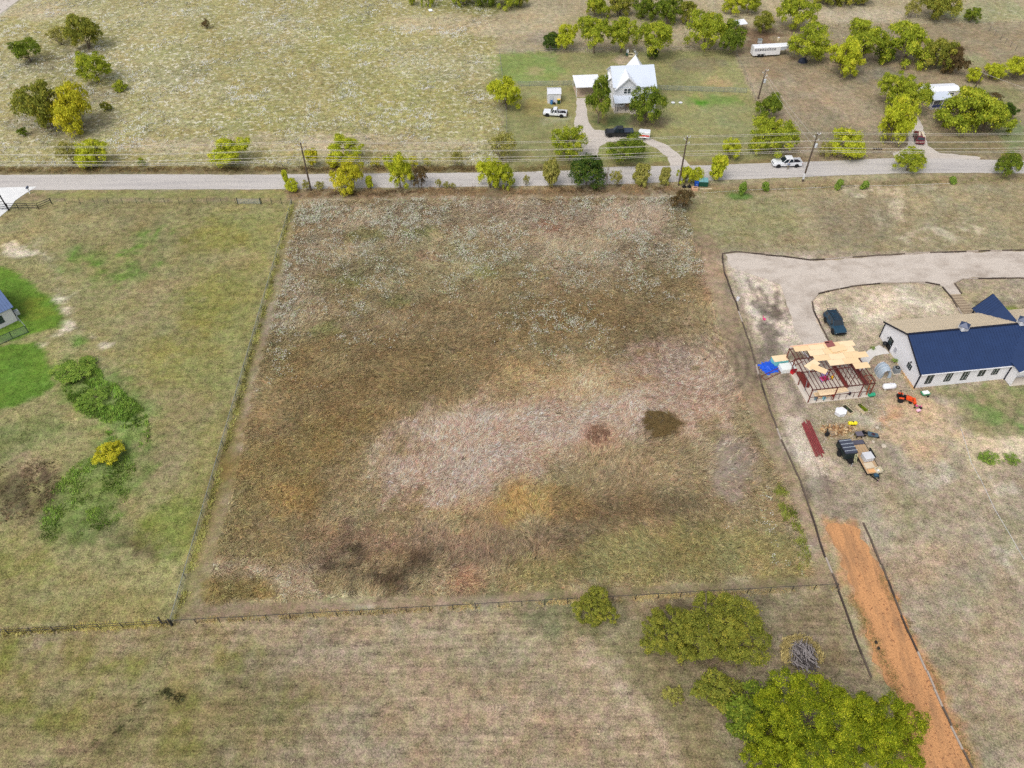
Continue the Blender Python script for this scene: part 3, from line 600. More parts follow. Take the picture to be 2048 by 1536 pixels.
s_ = g.uniform(.045, .085, N); a = g.uniform(0, 2 * math.pi, N); tl = g.normal(0, .45, (N, 2))
V = np.empty((N, 4, 3))
for i in range(4):
    ux, uy = np.cos(a + i * math.pi / 2) * s_, np.sin(a + i * math.pi / 2) * s_; V[:, i] = np.c_[cx + ux, cyy + uy, cz + ux * tl[:, 0] + uy * tl[:, 1]]
C = lin((226, 222, 208)) * g.uniform(.7, 1.08, (N, 1)) * np.where(g.random((N, 1)) < .22, np.array([[.55, .75, .42]]), 1)
o = put('white_wildflowers', np_mesh('white_wildflowers', V.reshape(-1, 3), np.arange(N * 4).reshape(-1, 4), np.repeat(np.clip(C, 0, .85), 4, 0), leaf_mat))
tag(o, 'drifts of small white wildflowers among the dry grass of the lot', 'wildflowers', kind='stuff')
# pale bunch grass in the far pasture
FAR = [(-40, -30), (1000, -30), (985, 110), (1010, 328), (-40, 330)]
x, y = scatter(FAR, 60000, lambda a, b: np.clip((fbm(a, b, .16, 101, 3) - .40) * 3.4, .10, 1) * np.clip((fbm(a, b, .8, 105, 2) - .35) * 4, 0, 1), 12)
pale = np.clip((fbm(x, y, .16, 101, 3) - .40) * 5, 0, 1)[:, None] * (np.random.default_rng(4).random((x.size, 1)) < .8)
col = gsample(gc, x, y) * 1.05 * (1 - pale) + lin((214, 212, 190)) * pale
tufts('bunch_grass', x, y, .24, .10, 4, col * 1.5, 'pale seeding bunch grass dotted over the far pasture', 'grass', 1.4, 13, jit=.15, spread=.28)
# rank growth along fences and verges
def strip(name, line, wid, n, h, rgb, label, seed, w=.05):
    g = np.random.default_rng(seed); q = [P(*p) for p in line]; L_ = [(b - a).length for a, b in zip(q, q[1:])]; t = g.uniform(0, sum(L_), n); xs, ys = [], []
    for ti in t:
        for a, b, l in zip(q, q[1:], L_):
            if ti <= l: c = a.lerp(b, ti / l); xs.append(c.x); ys.append(c.y); break
            ti -= l
        else: xs.append(q[-1].x); ys.append(q[-1].y)
    x = np.array(xs) + g.normal(0, wid, n); y = np.array(ys) + g.normal(0, wid, n)
    k = fbm(x, y, .5, seed) > .42; x, y = x[k], y[k]
    col = lin(rgb)[None] * (1 + .5 * (fbm(x, y, .7, seed + 4) - .5))[:, None]
    return tufts(name, x, y, h * .7, w, 4, col * 1.6, label, 'weeds', 1.0, seed, jit=.2)
strip('fence_weeds', [(583, 410), (530, 610), (470, 830), (415, 1030), (352, 1236)], .22, 2600, .4, (168, 164, 96), 'yellow-green weeds growing along the chain link fence left of the lot', 21)
strip('fence_weeds', [(0, 1266), (180, 1255), (345, 1248)], .2, 900, .35, (170, 158, 96), 'pale weeds under the pipe fence west of the corner post', 22)
strip('fence_weeds', [(345, 1246), (700, 1226), (1200, 1200), (1665, 1176)], .16, 2200, .28, (176, 156, 108), 'straw-coloured grass left unmown under the pipe fence south of the lot', 23)
strip('verge_weeds', [(575, 388), (800, 384), (1000, 382), (1350, 378)], .8, 4200, .45, (136, 114, 84), 'rusty brown weeds on the verge between the road and the lot', 24)
strip('verge_weeds', [(-20, 340), (500, 338), (1000, 338)], .55, 4200, .4, (124, 106, 70), 'dark brown weeds in the ditch along the far pasture', 25)
strip('verge_weeds', [(1030, 340), (1150, 334)], .5, 500, .3, (128, 116, 76), 'short weeds on the verge beside the farmhouse driveway mouth', 26)
strip('verge_weeds', [(1390, 386), (1700, 372), (2040, 356)], .5, 2200, .22, (128, 126, 84), 'short verge grass south of the road near the dumpster', 27)
x, y = scatter([(1560, 960), (1598, 1040), (1625, 1140), (1600, 1145), (1570, 1060), (1548, 985)], 1300, lambda a, b: np.clip((fbm(a, b, .5, 111) - .42) * 6, 0, 1), 31)
tufts('green_weeds', x, y, .5, .06, 6, 1.4 * np.tile(lin((138, 146, 64)), (x.size, 1)), 'bright green weeds along the edge of the lot beside the timber kerb', 'weeds', .4, 32, jit=.25)
x, y = scatter([(112, 722), (182, 724), (230, 770), (300, 830), (298, 890), (240, 895), (190, 850), (130, 790)], 7000, lambda a, b: np.clip((fbm(a, b, .4, 121) - .40) * 5, 0, 1), 33)
tufts('green_weeds', x, y, .42, .07, 6, 2.0 * np.tile(lin((112, 140, 58)), (x.size, 1)) * (1 + .6 * (fbm(x, y, .6, 8) - .5))[:, None], 'lush green weeds in the damp hollow below the lawn', 'weeds', .4, 34, jit=.25)
x, y = scatter([(90, 990), (150, 930), (250, 890), (270, 940), (240, 1040), (150, 1080), (80, 1080)], 5000, lambda a, b: np.clip((fbm(a, b, .4, 125) - .42) * 5, 0, 1) * .7, 35)
tufts('green_weeds', x, y, .3, .06, 5, 2.0 * np.tile(lin((108, 132, 56)), (x.size, 1)), 'low green weeds around the golden bush', 'weeds', .5, 36, jit=.25)
strip('track_weeds', [(1700, 1190), (1745, 1275), (1790, 1365), (1806, 1440), (1822, 1530)], .35, 900, .2, (138, 118, 78), 'brown weeds along the west rim of the red dirt track', 28)
strip('track_weeds', [(1760, 1150), (1812, 1240), (1862, 1345), (1905, 1440), (1945, 1535)], .3, 700, .2, (128, 114, 76), 'olive weeds along the east rim of the red dirt track', 29)
x, y = scatter([(180, 1500), (210, 1440), (330, 1380), (370, 1390), (330, 1450), (250, 1490)], 2600, lambda a, b: np.clip((fbm(a, b, .5, 131) - .46) * 6, 0, 1), 37)
tufts('dark_weeds', x, y, .25, .06, 5, 1.3 * np.tile(lin((92, 92, 60)), (x.size, 1)), 'ragged dark green weeds in the mown field south of the pasture fence', 'weeds', 1.0, 38, jit=.3)
x, y = scatter([(-20, 930), (100, 920), (130, 960), (70, 1030), (-20, 1050)], 1300, lambda a, b: np.clip((fbm(a, b, .5, 135) - .44) * 6, 0, 1), 39)
tufts('dark_weeds', x, y, .3, .06, 5, 1.6 * np.tile(lin((112, 98, 74)), (x.size, 1)), 'dead brown weeds at the west side of the pasture', 'weeds', 1.0, 40, jit=.3)
# short rough grass of the mown fields, enough to break the surface
def rough(pts, n, seed, name, label, h=.10, gain=1.4):
    x, y = scatter(pts, n, lambda a, b: np.clip((fbm(a, b, .5, seed) - .36) * 3, .08, 1), seed)
    return tufts(name, x, y, h, .05, 3, gsample(gc, x, y) * gain, label, 'grass', 1.4, seed + 1, jit=.28, spread=.12)
rough([(-40, 410), (578, 408), (470, 800), (345, 1236), (-40, 1250)], 60000, 41, 'short_grass', 'short patchy grass of the pasture inside the chain link fence')
rough([(-40, 1270), (345, 1255), (1665, 1186), (1735, 1350), (1700, 1580), (-40, 1580)], 55000, 43, 'short_grass', 'short dry grass of the mown field south of the pipe fence', .08)
rough([(1680, 960), (2080, 900), (2080, 1580), (1980, 1580), (1740, 1080)], 30000, 45, 'short_grass', 'short dry grass right of the red dirt track', .09)
rough([(1370, 400), (2080, 366), (2080, 496), (1640, 512), (1450, 498)], 24000, 47, 'short_grass', 'short dry pasture grass between the road and the gravel drive', .12)

# ================================================================ TREES AND BUSHES
def crown_mesh(name, seed, nleaf, colA, colB, colC, c0=.22, leaf=.07, lobes=9, open_=.0, shape='round', sig=.10, rc=None, gap=.95):
    """unit tree crown: x, y in -1..1, z in c0..1; colA body, colB bright, colC accents"""
    g = np.random.default_rng(seed); H = 1 - c0; L_ = []
    for i in range(lobes):
        a = 2 * math.pi * (i + g.uniform(-.3, .3)) / lobes * 1.0; rr = g.uniform(.35, .85); z = g.uniform(.22, .74)
        if shape == 'cone': rr *= (1.05 - z) * 1.3
        if shape == 'column': rr *= .5
        if shape == 'umbrella': z = g.uniform(.5, .8)
        L_.append((rr * math.cos(a), rr * math.sin(a), z, g.uniform(.22, .42) * (1.1 - .4 * (z if shape == 'cone' else .3)), g.uniform(.20, .34)))
    L_.append((0, 0, .55, .45, .34)); L_.append((g.uniform(-.2, .2), g.uniform(-.2, .2), .8, .32, .22))
    if shape == 'cone': L_.append((0, 0, .88, .14, .14)); L_.append((0, 0, .2, .75, .2))
    L_ = np.array(L_); rc = rc or (.17 if nleaf < 15000 else .115); want = int(.55 / rc ** 2 * 3.2); cl = []; cp = np.zeros((0, 3))
    for _ in range(5000):
        l = L_[g.integers(len(L_))]; d = g.normal(0, 1, 3); d /= np.linalg.norm(d)
        if d[2] < -.3 and g.random() < .75: d[2] *= -1
        p = l[:3] + d * np.array([l[3], l[3], l[4]]) * g.uniform(.8, 1.05)
        if p[2] < .04: continue
        q = (p - L_[:, :3]) / np.c_[L_[:, 3], L_[:, 3], L_[:, 4]]
        if (np.linalg.norm(q, axis=1) < .72).any() and g.random() > .12: continue
        if len(cp) and np.min(np.linalg.norm((cp - p) * np.array([1, 1, 1.3]), axis=1)) < rc * gap: continue
        if g.random() < open_: continue
        cp = np.vstack([cp, p]); cl.append((d, g.random()))
        if len(cl) >= want: break
    cdir = np.array([c[0] for c in cl]); cr = np.array([c[1] for c in cl]); crad = rc * g.uniform(.75, 1.35, len(cl))
    ci = g.integers(len(cl), size=nleaf); dl = g.normal(0, 1, (nleaf, 3)) + cdir[ci] * .5; dl /= np.linalg.norm(dl, axis=1)[:, None]
    dl[:, 2] = np.where((dl[:, 2] < -.1) & (g.random(nleaf) < .7), -dl[:, 2], dl[:, 2])
    p = cp[ci] + dl * (crad[ci] * g.uniform(.35, 1.0, nleaf) ** .7)[:, None] * np.array([1.15, 1.15, .75]) * np.where(g.random((nleaf, 1)) < .12, 1.7, 1)
    p[:, 2] = np.clip(p[:, 2], .01, 1.03)
    nrm = dl * .7 + np.array([0, 0, .35]) + g.normal(0, .45, (nleaf, 3)); nrm /= np.linalg.norm(nrm, axis=1)[:, None]
    t = np.cross(nrm, g.normal(0, 1, (nleaf, 3))); t /= np.linalg.norm(t, axis=1)[:, None]; b = np.cross(nrm, t)
    s_ = leaf * g.uniform(.6, 1.35, (nleaf, 1)); V = np.empty((nleaf, 4, 3))
    V[:, 0] = p - t * s_; V[:, 1] = p - b * s_ * .55 + t * s_ * .1; V[:, 2] = p + t * s_; V[:, 3] = p + b * s_ * .55 - t * s_ * .1
    V[:, :, 2] = c0 + V[:, :, 2] * H
    mixv = np.clip(cr[ci] * .6 + g.normal(0, .2, nleaf) + .15, 0, 1)[:, None]
    C = lin(colA) * (1 - mixv) + lin(colB) * mixv
    ac = (g.random(nleaf) < .10 + .25 * (cr[ci] > .85))[:, None]; C = np.where(ac, lin(colC), C)
    C = C * g.uniform(.82, 1.15, (nleaf, 1)) * 1.12
    # fit to unit radius
    f = np.percentile(np.hypot(V[:, :, 0], V[:, :, 1]), 94); V[:, :, :2] /= f
    return np_mesh(name, V.reshape(-1, 3), np.arange(nleaf * 4).reshape(-1, 4), np.repeat(np.clip(C, .005, .8), 4, 0), leaf_mat)
bark = M('bark', (112, 100, 84), .95, var=.3, scale=6)
bark2 = M('pale bark', (150, 138, 120), .95, var=.3, scale=6)
def trunk_mesh(name, seed, c0, limbs=7, r=.06, top=.8, bare=False, multi=1, mat=None):
    g = random.Random(seed); mb = MB()
    for k in range(multi):
        ox, oy = (0, 0) if multi == 1 else (g.uniform(-.18, .18), g.uniform(-.18, .18)); lx, ly = ox * 2.2 + g.uniform(-.12, .12), oy * 2.2 + g.uniform(-.12, .12)
        pts = [Vector((ox + (lx - ox) * t + g.uniform(-.02, .02), oy + (ly - oy) * t + g.uniform(-.02, .02), -.01 + t * top)) for t in (0, .2, .45, .7, 1)]
        mb.tube(pts, [r * 1.5, r, r * .75, r * .5, r * .2], 7)
        for i in range(limbs):
            t = g.uniform(max(.25, c0 * .9), .85); a = g.uniform(0, 6.28); i0 = min(3, int(t * 4)); p = pts[i0].lerp(pts[i0 + 1], t * 4 - i0) if t * 4 - i0 <= 1 else pts[i0 + 1]
            l = g.uniform(.4, .8); e = p + Vector((math.cos(a) * l, math.sin(a) * l, g.uniform(.05, .25)))
            mb.tube([p, p.lerp(e, .5) + Vector((0, 0, .03)), e], [r * .5, r * .32, r * .1], 5)
            if bare:
                for j in range(4):
                    q0 = p.lerp(e, g.uniform(.3, .9)); a2 = a + g.uniform(-1, 1); mb.tube([q0, q0 + Vector((math.cos(a2) * .3, math.sin(a2) * .3, g.uniform(.05, .2)))], [r * .25, r * .08], 4)
    return mb.mesh(name, mat or bark)
KIND = {  # body, bright, accent
 'Y': ((148, 158, 36), (204, 210, 62), (216, 208, 66)), 'A': ((158, 158, 38), (210, 206, 60), (212, 196, 56)), 'G': ((116, 132, 36), (178, 188, 58), (192, 190, 62)),
 'N': ((80, 100, 30), (136, 154, 50), (156, 162, 56)), 'D': ((44, 68, 26), (92, 118, 44), (120, 128, 50)), 'O': ((108, 116, 44), (158, 160, 64), (172, 162, 64)), 'S': ((134, 134, 66), (182, 178, 92), (176, 164, 90)), 'B': ((84, 72, 46), (122, 104, 64), (116, 86, 58)),
 'E': ((100, 132, 50), (150, 176, 74), (166, 184, 80)), 'V': ((88, 106, 20), (170, 180, 40), (192, 190, 50))}
PROTO = {}
def proto(kind, form, var):
    key = (kind, form, var)
    if key in PROTO: return PROTO[key]
    a, b, c = KIND[kind]; s = abs(hash(str(key))) % 1000 if False else (sum(map(ord, kind + form)) * 31 + var * 97) % 9973
    kw = {'tree': dict(c0=.10, nleaf=12000, leaf=.036), 'bush': dict(c0=.0, nleaf=11000, leaf=.039), 'sparse': dict(c0=.08, nleaf=3200, leaf=.045, open_=.3, sig=.13), 'cedar': dict(c0=.06, nleaf=12000, leaf=.034, shape='cone', lobes=10), 'column': dict(c0=.02, nleaf=4000, leaf=.08, shape='column', sig=.16),
          'tall': dict(c0=.20, nleaf=12000, leaf=.036, lobes=8)}[form]
    cm_ = crown_mesh('crown', s, colA=a, colB=b, colC=c, **kw)
    tm = trunk_mesh('trunk', s + 1, kw['c0'] + .05, 9 if form != 'bush' else 5, .05 if form in ('tree', 'tall') else .03, .8, multi=1 if form in ('tree', 'tall', 'cedar') else 3)
    PROTO[key] = (cm_, tm); return PROTO[key]
def plant(px, base_y, wid, top_y, kind, form, label, cat='tree', group=None, name=None, height=None, var=None, ecc=1.0):
    b = P(px, base_y); r = wid * MPP(base_y) / 2; g = random.Random(int(px * 7 + base_y))
    c0 = {'tree': .1, 'bush': 0, 'sparse': .08, 'cedar': .06, 'column': .02, 'tall': .2}[form]
    if height is None:
        z = HT(px, top_y, b); ta = CAM_H / b.y; lo, hi = .3 * r, 30
        b.y += r * .35 if form != 'tall' else 0
        for _ in range(40):
            h = (lo + hi) / 2; zz = h * (.5 + c0 / 2) + math.hypot(r * ta * .8, h * (1 - c0) / 2)
            lo, hi = (h, hi) if zz < z else (lo, h)
        height = max(h, .55 * r)
    cm_, tm = proto(kind, form, var if var is not None else g.randrange(2))
    nm = name or {'bush': 'bush', 'sparse': 'shrub', 'column': 'shrub', 'cedar': 'cedar_tree'}.get(form, 'tree')
    t = thing(nm, label, cat, b, g.uniform(0, 6.28), group); t.scale = (r, r * ecc, height)
    put('trunk', tm, t); put('crown', cm_, t); return t
T = plant
# far pasture, left
T(57, 128, 54, 85, 'N', 'tree', 'small round green tree, westernmost in the far pasture', group=None)
T(172, 101, 66, 38, 'O', 'bush', 'tall olive shrubby tree beside a thin sapling in the far pasture')
T(122, 92, 44, 56, 'S', 'sparse', 'thin see-through sapling beside an olive shrubby tree in the far pasture', 'shrub')
T(193, 168, 68, 112, 'G', 'tree', 'yellowish tree north of the double thicket in the far pasture')
T(92, 262, 92, 178, 'O', 'bush', 'dull olive half of the double thicket in the far pasture', 'tree')
T(153, 265, 92, 180, 'A', 'bush', 'golden half of the double thicket in the far pasture', 'tree')
T(240, 183, 28, 165, 'G', 'bush', 'low green bush right of the double thicket in the far pasture', 'bush')
T(46, 274, 20, 258, 'N', 'bush', 'tiny dark bush at the foot of the double thicket', 'bush')
T(214, 222, 22, 206, 'O', 'bush', 'tiny olive bush beside the golden half of the thicket', 'bush')
T(413, 58, 18, 40, 'B', 'sparse', 'lone grey leafless shrub in the far pasture', 'shrub')
T(825, 12, 18, -22, 'G', 'bush', 'slim green bush by the white board at the pasture edge', 'bush'); T(856, 16, 26, -24, 'G', 'bush', 'green bush just behind the white board', 'bush')
for bx, by, w, t, k, d_ in [(925, 12, 44, -22, 'G', 'bright green bush at the end of the far pasture thicket near the white board'), (965, 14, 50, -26, 'N', 'darker green bush second in the far pasture thicket from the white board'), (1010, 18, 56, -26, 'G', 'widest green bush of the far pasture thicket'), (1042, 16, 30, -18, 'O', 'small olive bush closing the far pasture thicket')]:
    T(bx, by, w, t, k, 'bush', d_, 'bush', 'thicket on the far pasture edge')
# along the pasture fence
T(143, 334, 42, 287, 'S', 'sparse', 'pale loose bush at the pasture fence beside a yellow one', 'bush')
T(190, 336, 62, 285, 'Y', 'bush', 'round yellow bush at the pasture fence beside a pale one', 'bush')
T(463, 334, 76, 281, 'Y', 'tree', 'lone bright yellow tree at the pasture fence')
T(626, 336, 24, 302, 'A', 'column', 'narrow golden sapling just behind the westernmost pole', 'shrub')
T(692, 324, 70, 272, 'Y', 'tall', 'tall yellow tree on the pasture side of the road')
T(664, 337, 18, 315, 'A', 'column', 'slim golden sapling at the foot of the tall yellow tree', 'shrub')
for bx, by, w, t in [(752, 335, 20, 318), (775, 335, 16, 320), (828, 334, 22, 316), (855, 334, 14, 318)]: T(bx, by, w, t, 'A', 'sparse', 'low golden shrub in the ditch along the pasture fence', 'shrub', 'golden shrubs in the ditch')
T(914, 334, 26, 303, 'S', 'sparse', 'thin pale sapling in the ditch west of the farmhouse yard', 'shrub')
T(285, 333, 14, 318, 'G', 'bush', 'tiny green bush alone at the pasture fence', 'bush')
# near verge
T(585, 383, 28, 360, 'Y', 'bush', 'small yellow bush in the fence corner by the westernmost pole', 'bush'); T(574, 372, 12, 343, 'Y', 'column', 'thin leggy sapling rising from the fence corner bush', 'shrub')
T(614, 382, 18, 362, 'S', 'sparse', 'pale weedy shrub at the foot of the westernmost pole', 'shrub'); T(640, 381, 20, 364, 'S', 'sparse', 'pale weedy shrub right of the westernmost pole', 'shrub')
T(700, 384, 74, 325, 'A', 'bush', 'big golden bush on the near verge of the road', 'bush')
T(740, 379, 14, 355, 'Y', 'column', 'slim green sapling beside the big golden bush', 'shrub')
T(800, 380, 52, 310, 'Y', 'tree', 'bright yellow-green tree on the near verge with open lower trunk')
T(840, 379, 36, 338, 'B', 'sparse', 'brown half-bare shrub on the near verge', 'shrub')
for bx, w, t in [(878, 14, 360), (893, 16, 365), (906, 12, 367)]: T(bx, 377, w, t, 'S', 'sparse', 'little yellow weed bush on the near verge', 'shrub', 'weed bushes on the near verge')
T(985, 381, 62, 322, 'Y', 'bush', 'large lime green bush on the near verge', 'bush'); T(1012, 379, 34, 335, 'G', 'bush', 'greener bush leaning on the large lime bush', 'bush')
T(1052, 374, 14, 352, 'S', 'sparse', 'thin sapling between the lime bush and the pale sapling', 'shrub')
T(1100, 377, 30, 322, 'S', 'column', 'tall pale green sapling on the near verge west of the cedar', 'shrub')
T(1173, 377, 70, 316, 'D', 'cedar', 'dark green cedar on the near verge across the driveway mouth')
T(1232, 375, 28, 345, 'S', 'sparse', 'grey-green weedy shrub right of the dark cedar', 'shrub')
T(1282, 372, 30, 332, 'S', 'column', 'yellowish sapling on the near verge midway between cedar and pole', 'shrub'); T(1328, 371, 20, 338, 'S', 'column', 'slender yellowish sapling just left of the middle pole', 'shrub')
T(1372, 371, 36, 336, 'Y', 'bush', 'yellow-green bush at the foot of the middle pole', 'bush'); T(1394, 366, 26, 338, 'Y', 'bush', 'yellow-green bush behind the blue bin', 'bush')
T(1432, 364, 32, 315, 'Y', 'column', 'leaning yellow-green sapling right of the green dumpster', 'tree')
T(1362, 424, 46, 384, 'B', 'sparse', 'dull brown shrub at the corner of the lot', 'shrub')
# farmhouse yard
T(1012, 224, 64, 160, 'Y', 'tree', 'yellow-green tree on the west fence of the farmhouse yard')
T(1005, 326, 54, 270, 'S', 'sparse', 'thin yellowing tree at the road corner of the farmhouse yard', 'tree')
T(1137, 326, 66, 264, 'G', 'tree', 'green and gold tree left of the farmhouse driveway mouth')
T(1252, 328, 78, 274, 'N', 'tree', 'wide dark green tree in front of the black pickup')
T(1196, 247, 52, 154, 'N', 'tall', 'tall dark tree between the carport and the farmhouse', ecc=.9)
T(1291, 252, 70, 182, 'N', 'tree', 'broad dark tree covering the farmhouse porch')
T(1103, 101, 34, 68, 'D', 'cedar', 'small dark cedar behind the farmhouse yard')
T(1133, 103, 46, 50, 'Y', 'tree', 'yellow-green tree next to the small cedar behind the yard')
T(1187, 106, 68, 34, 'G', 'tall', 'tall green tree, first of three in a row behind the yard'); T(1242, 104, 60, 38, 'G', 'tall', 'tall green tree, middle of three in a row behind the yard'); T(1303, 118, 74, 44, 'G', 'tall', 'tall green tree behind the farmhouse, last of three in a row')
T(1305, 120, 22, 96, 'D', 'bush', 'dark bush at the trunk of the tree behind the farmhouse', 'bush')
T(1410, 105, 84, 27, 'G', 'tree', 'big round tree left of the horse trailer'); T(1460, 112, 56, 45, 'N', 'tree', 'darker tree pressed against the big round tree by the horse trailer')
T(1525, 70, 46, 26, 'O', 'tree', 'small olive tree behind the horse trailer'); T(1588, 64, 76, -6, 'G', 'tree', 'large full tree behind and right of the horse trailer')
T(1463, 32, 42, -10, 'Y', 'tree', 'yellow-green tree at the far field, left of a twin pair'); T(1497, 30, 44, -10, 'G', 'tree', 'green tree at the far field, right of a twin pair')
T(1613, 128, 84, 62, 'G', 'tree', 'open branched tree beside the black tarp heap')
T(1683, 160, 70, 82, 'Y', 'tree', 'yellow-topped tree standing in front of a larger green one'); T(1718, 128, 82, 47, 'G', 'tall', 'large green tree behind a yellow-topped one')
T(1812, 134, 100, 60, 'G', 'bush', 'huge rounded green thicket tree north of the mobile home', 'tree'); T(1868, 142, 66, 82, 'O', 'bush', 'olive bush on the shoulder of the huge thicket', 'bush'); T(1902, 150, 54, 98, 'B', 'bush', 'dark brownish bush at the end of the huge thicket', 'bush'); T(1765, 126, 40, 90, 'N', 'bush', 'dark bush filling the gap beside the huge thicket', 'bush')
T(1783, 216, 62, 152, 'G', 'tree', 'green tree at the west end of the mobile home'); T(1822, 232, 66, 168, 'G', 'tree', 'green and gold tree in front of the mobile home'); T(1780, 294, 66, 200, 'Y', 'bush', 'tall yellow-green thicket beside the dark red car', 'tree')
T(1922, 266, 108, 184, 'G', 'bush', 'massive green tree in front of the mobile home, right of its driveway', 'tree'); T(1978, 268, 84, 206, 'G', 'bush', 'rounded golden green tree against the massive one', 'tree')
T(2014, 240, 32, 212, 'D', 'bush', 'small dark bush at the right of the golden green tree', 'bush'); T(1985, 215, 34, 190, 'B', 'sparse', 'thin brown shrub behind the golden green tree', 'shrub')
T(1945, 166, 30, 138, 'Y', 'bush', 'small yellow bush behind the leaning dark pole', 'bush'); T(1985, 162, 44, 130, 'Y', 'bush', 'yellow bush in a clump east of the mobile home', 'bush'); T(2030, 160, 60, 118, 'Y', 'tree', 'yellow-green tree in a clump east of the mobile home')
T(1875, 44, 76, -12, 'O', 'bush', 'olive thicket at the far field edge', 'tree'); T(1820, 38, 32, 0, 'S', 'sparse', 'pale thin shrub beside the olive thicket', 'shrub'); T(1942, 46, 32, 18, 'N', 'bush', 'small green bush right of the olive thicket', 'bush')
for bx, w in [(1655, 50), (1695, 54), (1725, 40)]: T(bx, 12, w, -24, 'O', 'bush', 'olive hedgerow bush beyond the bare lane', 'bush', 'hedgerow beyond the bare lane')
for bx, by, w, t, k, d_ in [(1195, 36, 50, -8, 'G', 'bright green bush beginning the thicket north of the farmhouse'), (1240, 34, 50, -6, 'O', 'olive bush next to the bright green one north of the farmhouse'), (1290, 40, 56, -8, 'N', 'widest dark green bush of the thicket north of the farmhouse'), (1335, 52, 54, 0, 'N', 'dark green bush nearest the big round tree in the north thicket'), (1370, 48, 40, 6, 'O', 'smaller olive bush behind the big round tree by the trailer')]: T(bx, by, w, t, k, 'bush', d_, 'bush', 'thicket north of the farmhouse')
# road side, right
T(1545, 314, 96, 242, 'G', 'tree', 'large round yellow-topped tree behind the white pickup on the road', var=1); T(1535, 242, 56, 190, 'N', 'tree', 'small green tree below the yard pole with the transformer')
T(1460, 321, 44, 280, 'Y', 'tree', 'bright yellow small tree left of the large round roadside tree'); T(1512, 310, 34, 280, 'Y', 'sparse', 'thin yellow shrub against the large round roadside tree', 'shrub')
T(1690, 316, 70, 265, 'Y', 'bush', 'yellow-green bush by the row of mailboxes', 'bush'); T(1650, 316, 30, 288, 'S', 'sparse', 'faded shrub right of the pole with transformer by the road', 'shrub')
T(1817, 347, 64, 304, 'G', 'tree', 'small round tree on the near edge of the road at the neighbour drive'); T(2010, 356, 52, 310, 'N', 'tree', 'small dark tree on the near edge of the road'); T(2010, 325, 26, 306, 'S', 'sparse', 'pale shrub across the road from the small dark tree', 'shrub')
for bx, by, t, d_ in [(1483, 392, 366, 'young sapling in a patch of green grass, nearest the dumpster'), (1530, 384, 366, 'young sapling next in line from the dumpster'), (1676, 380, 362, 'young sapling just east of the pole with the foot wrap'), (1727, 380, 364, 'young sapling opposite the row of mailboxes'), (1905, 368, 356, 'young sapling at the far east end of the irrigation line')]: T(bx, by, 14, t, 'E', 'column', d_, 'sapling', 'saplings along the pasture line')
# near bushes and the big tree at the bottom
def crownN(kind, form): return proto(kind, form, 7)
KW = dict(c0=.0)
def near(px, py, wid, h, kind, seed, label, cat, nleaf, leaf, name, c0=.0, ecc=1.0, multi=3, sig=.085, lobes=12, open_=0.):
    b = P(px, py); r = wid * MPP(py) / 2; a, bb, c = KIND[kind]
    t = thing(name, label, cat, b, 0); t.scale = (r, r * ecc, h)
    put('trunk', trunk_mesh('trunk', seed, c0 + .05, 9, .04, .8, multi=multi), t)
    put('crown', crown_mesh('crown', seed, nleaf, a, bb, c, c0, leaf, lobes, open_, sig=sig, rc=.10 if nleaf > 15000 else None, gap=1.25 if nleaf > 15000 else .95), t); return t
near(1186, 1226, 84, 2.6, 'O', 301, 'lone rounded olive bush against the pipe fence', 'bush', 20000, .028, 'bush')
near(1337, 1278, 116, 3.6, 'O', 302, 'smaller olive bush of a pair below the pipe fence', 'bush', 32000, .023, 'bush')
near(1440, 1272, 165, 4.6, 'O', 303, 'larger olive bush of a pair below the pipe fence', 'bush', 46000, .019, 'bush')
near(1430, 1385, 96, 2.2, 'O', 304, 'low straggly olive shrub above the bright green trees', 'shrub', 5500, .055, 'shrub', open_=.25)
near(1500, 1432, 130, 2.6, 'N', 305, 'dark green undergrowth beside the bright green tree', 'shrub', 9000, .05, 'shrub', open_=.15)
near(1346, 1392, 44, 1.0, 'S', 306, 'tiny yellowish shrub left of the straggly olive shrub', 'shrub', 1800, .08, 'shrub', open_=.3)
near(1598, 1482, 205, 7.2, 'V', 307, 'big bright lime green tree nearest the red dirt track bend', 'tree', 80000, .015, 'tree', .12, lobes=16, multi=1, sig=.075)
near(1737, 1494, 150, 6.8, 'V', 308, 'bright lime green tree overhanging the edge of the red dirt track', 'tree', 56000, .017, 'tree', .12, lobes=14, multi=1, sig=.08)
near(1545, 1545, 120, 4.2, 'V', 309, 'lower lime green tree in front of the big one', 'tree', 30000, .024, 'tree', .1, lobes=12, multi=1)
near(224, 914, 62, 1.9, 'A', 310, 'golden bush standing alone below the damp hollow', 'bush', 5000, .06, 'bush')
near(150, 748, 84, 1.4, 'E', 311, 'leafy green bush at the edge of the lawn', 'bush', 9000, .034, 'bush', open_=.35)
near(190, 800, 70, .9, 'E', 312, 'low green bush below the leafy one at the lawn edge', 'bush', 6000, .038, 'bush', open_=.45)
KIND['K'] = ((100, 84, 54), (136, 116, 74), (128, 100, 66)); KIND['R'] = ((124, 96, 78), (154, 124, 100), (142, 100, 80))
near(1325, 852, 74, .6, 'K', 313, 'low dark brown bush standing in the pink dry grass', 'bush', 9000, .035, 'bush', open_=.25)
near(1195, 870, 46, .4, 'R', 314, 'flat reddish brown weed bush in the pink dry grass', 'bush', 4000, .04, 'bush', open_=.4)
near(1677, 668, 16, .5, 'E', 315, 'small green weed clump in front of the dark SUV', 'weed', 500, .1, 'weed')
near(1745, 698, 12, .4, 'E', 316, 'small green weed clump beside the concrete walkway', 'weed', 400, .1, 'weed')
near(1788, 724, 12, .6, 'E', 317, 'small green shrub behind the air conditioner of the barn house', 'shrub', 400, .1, 'shrub')
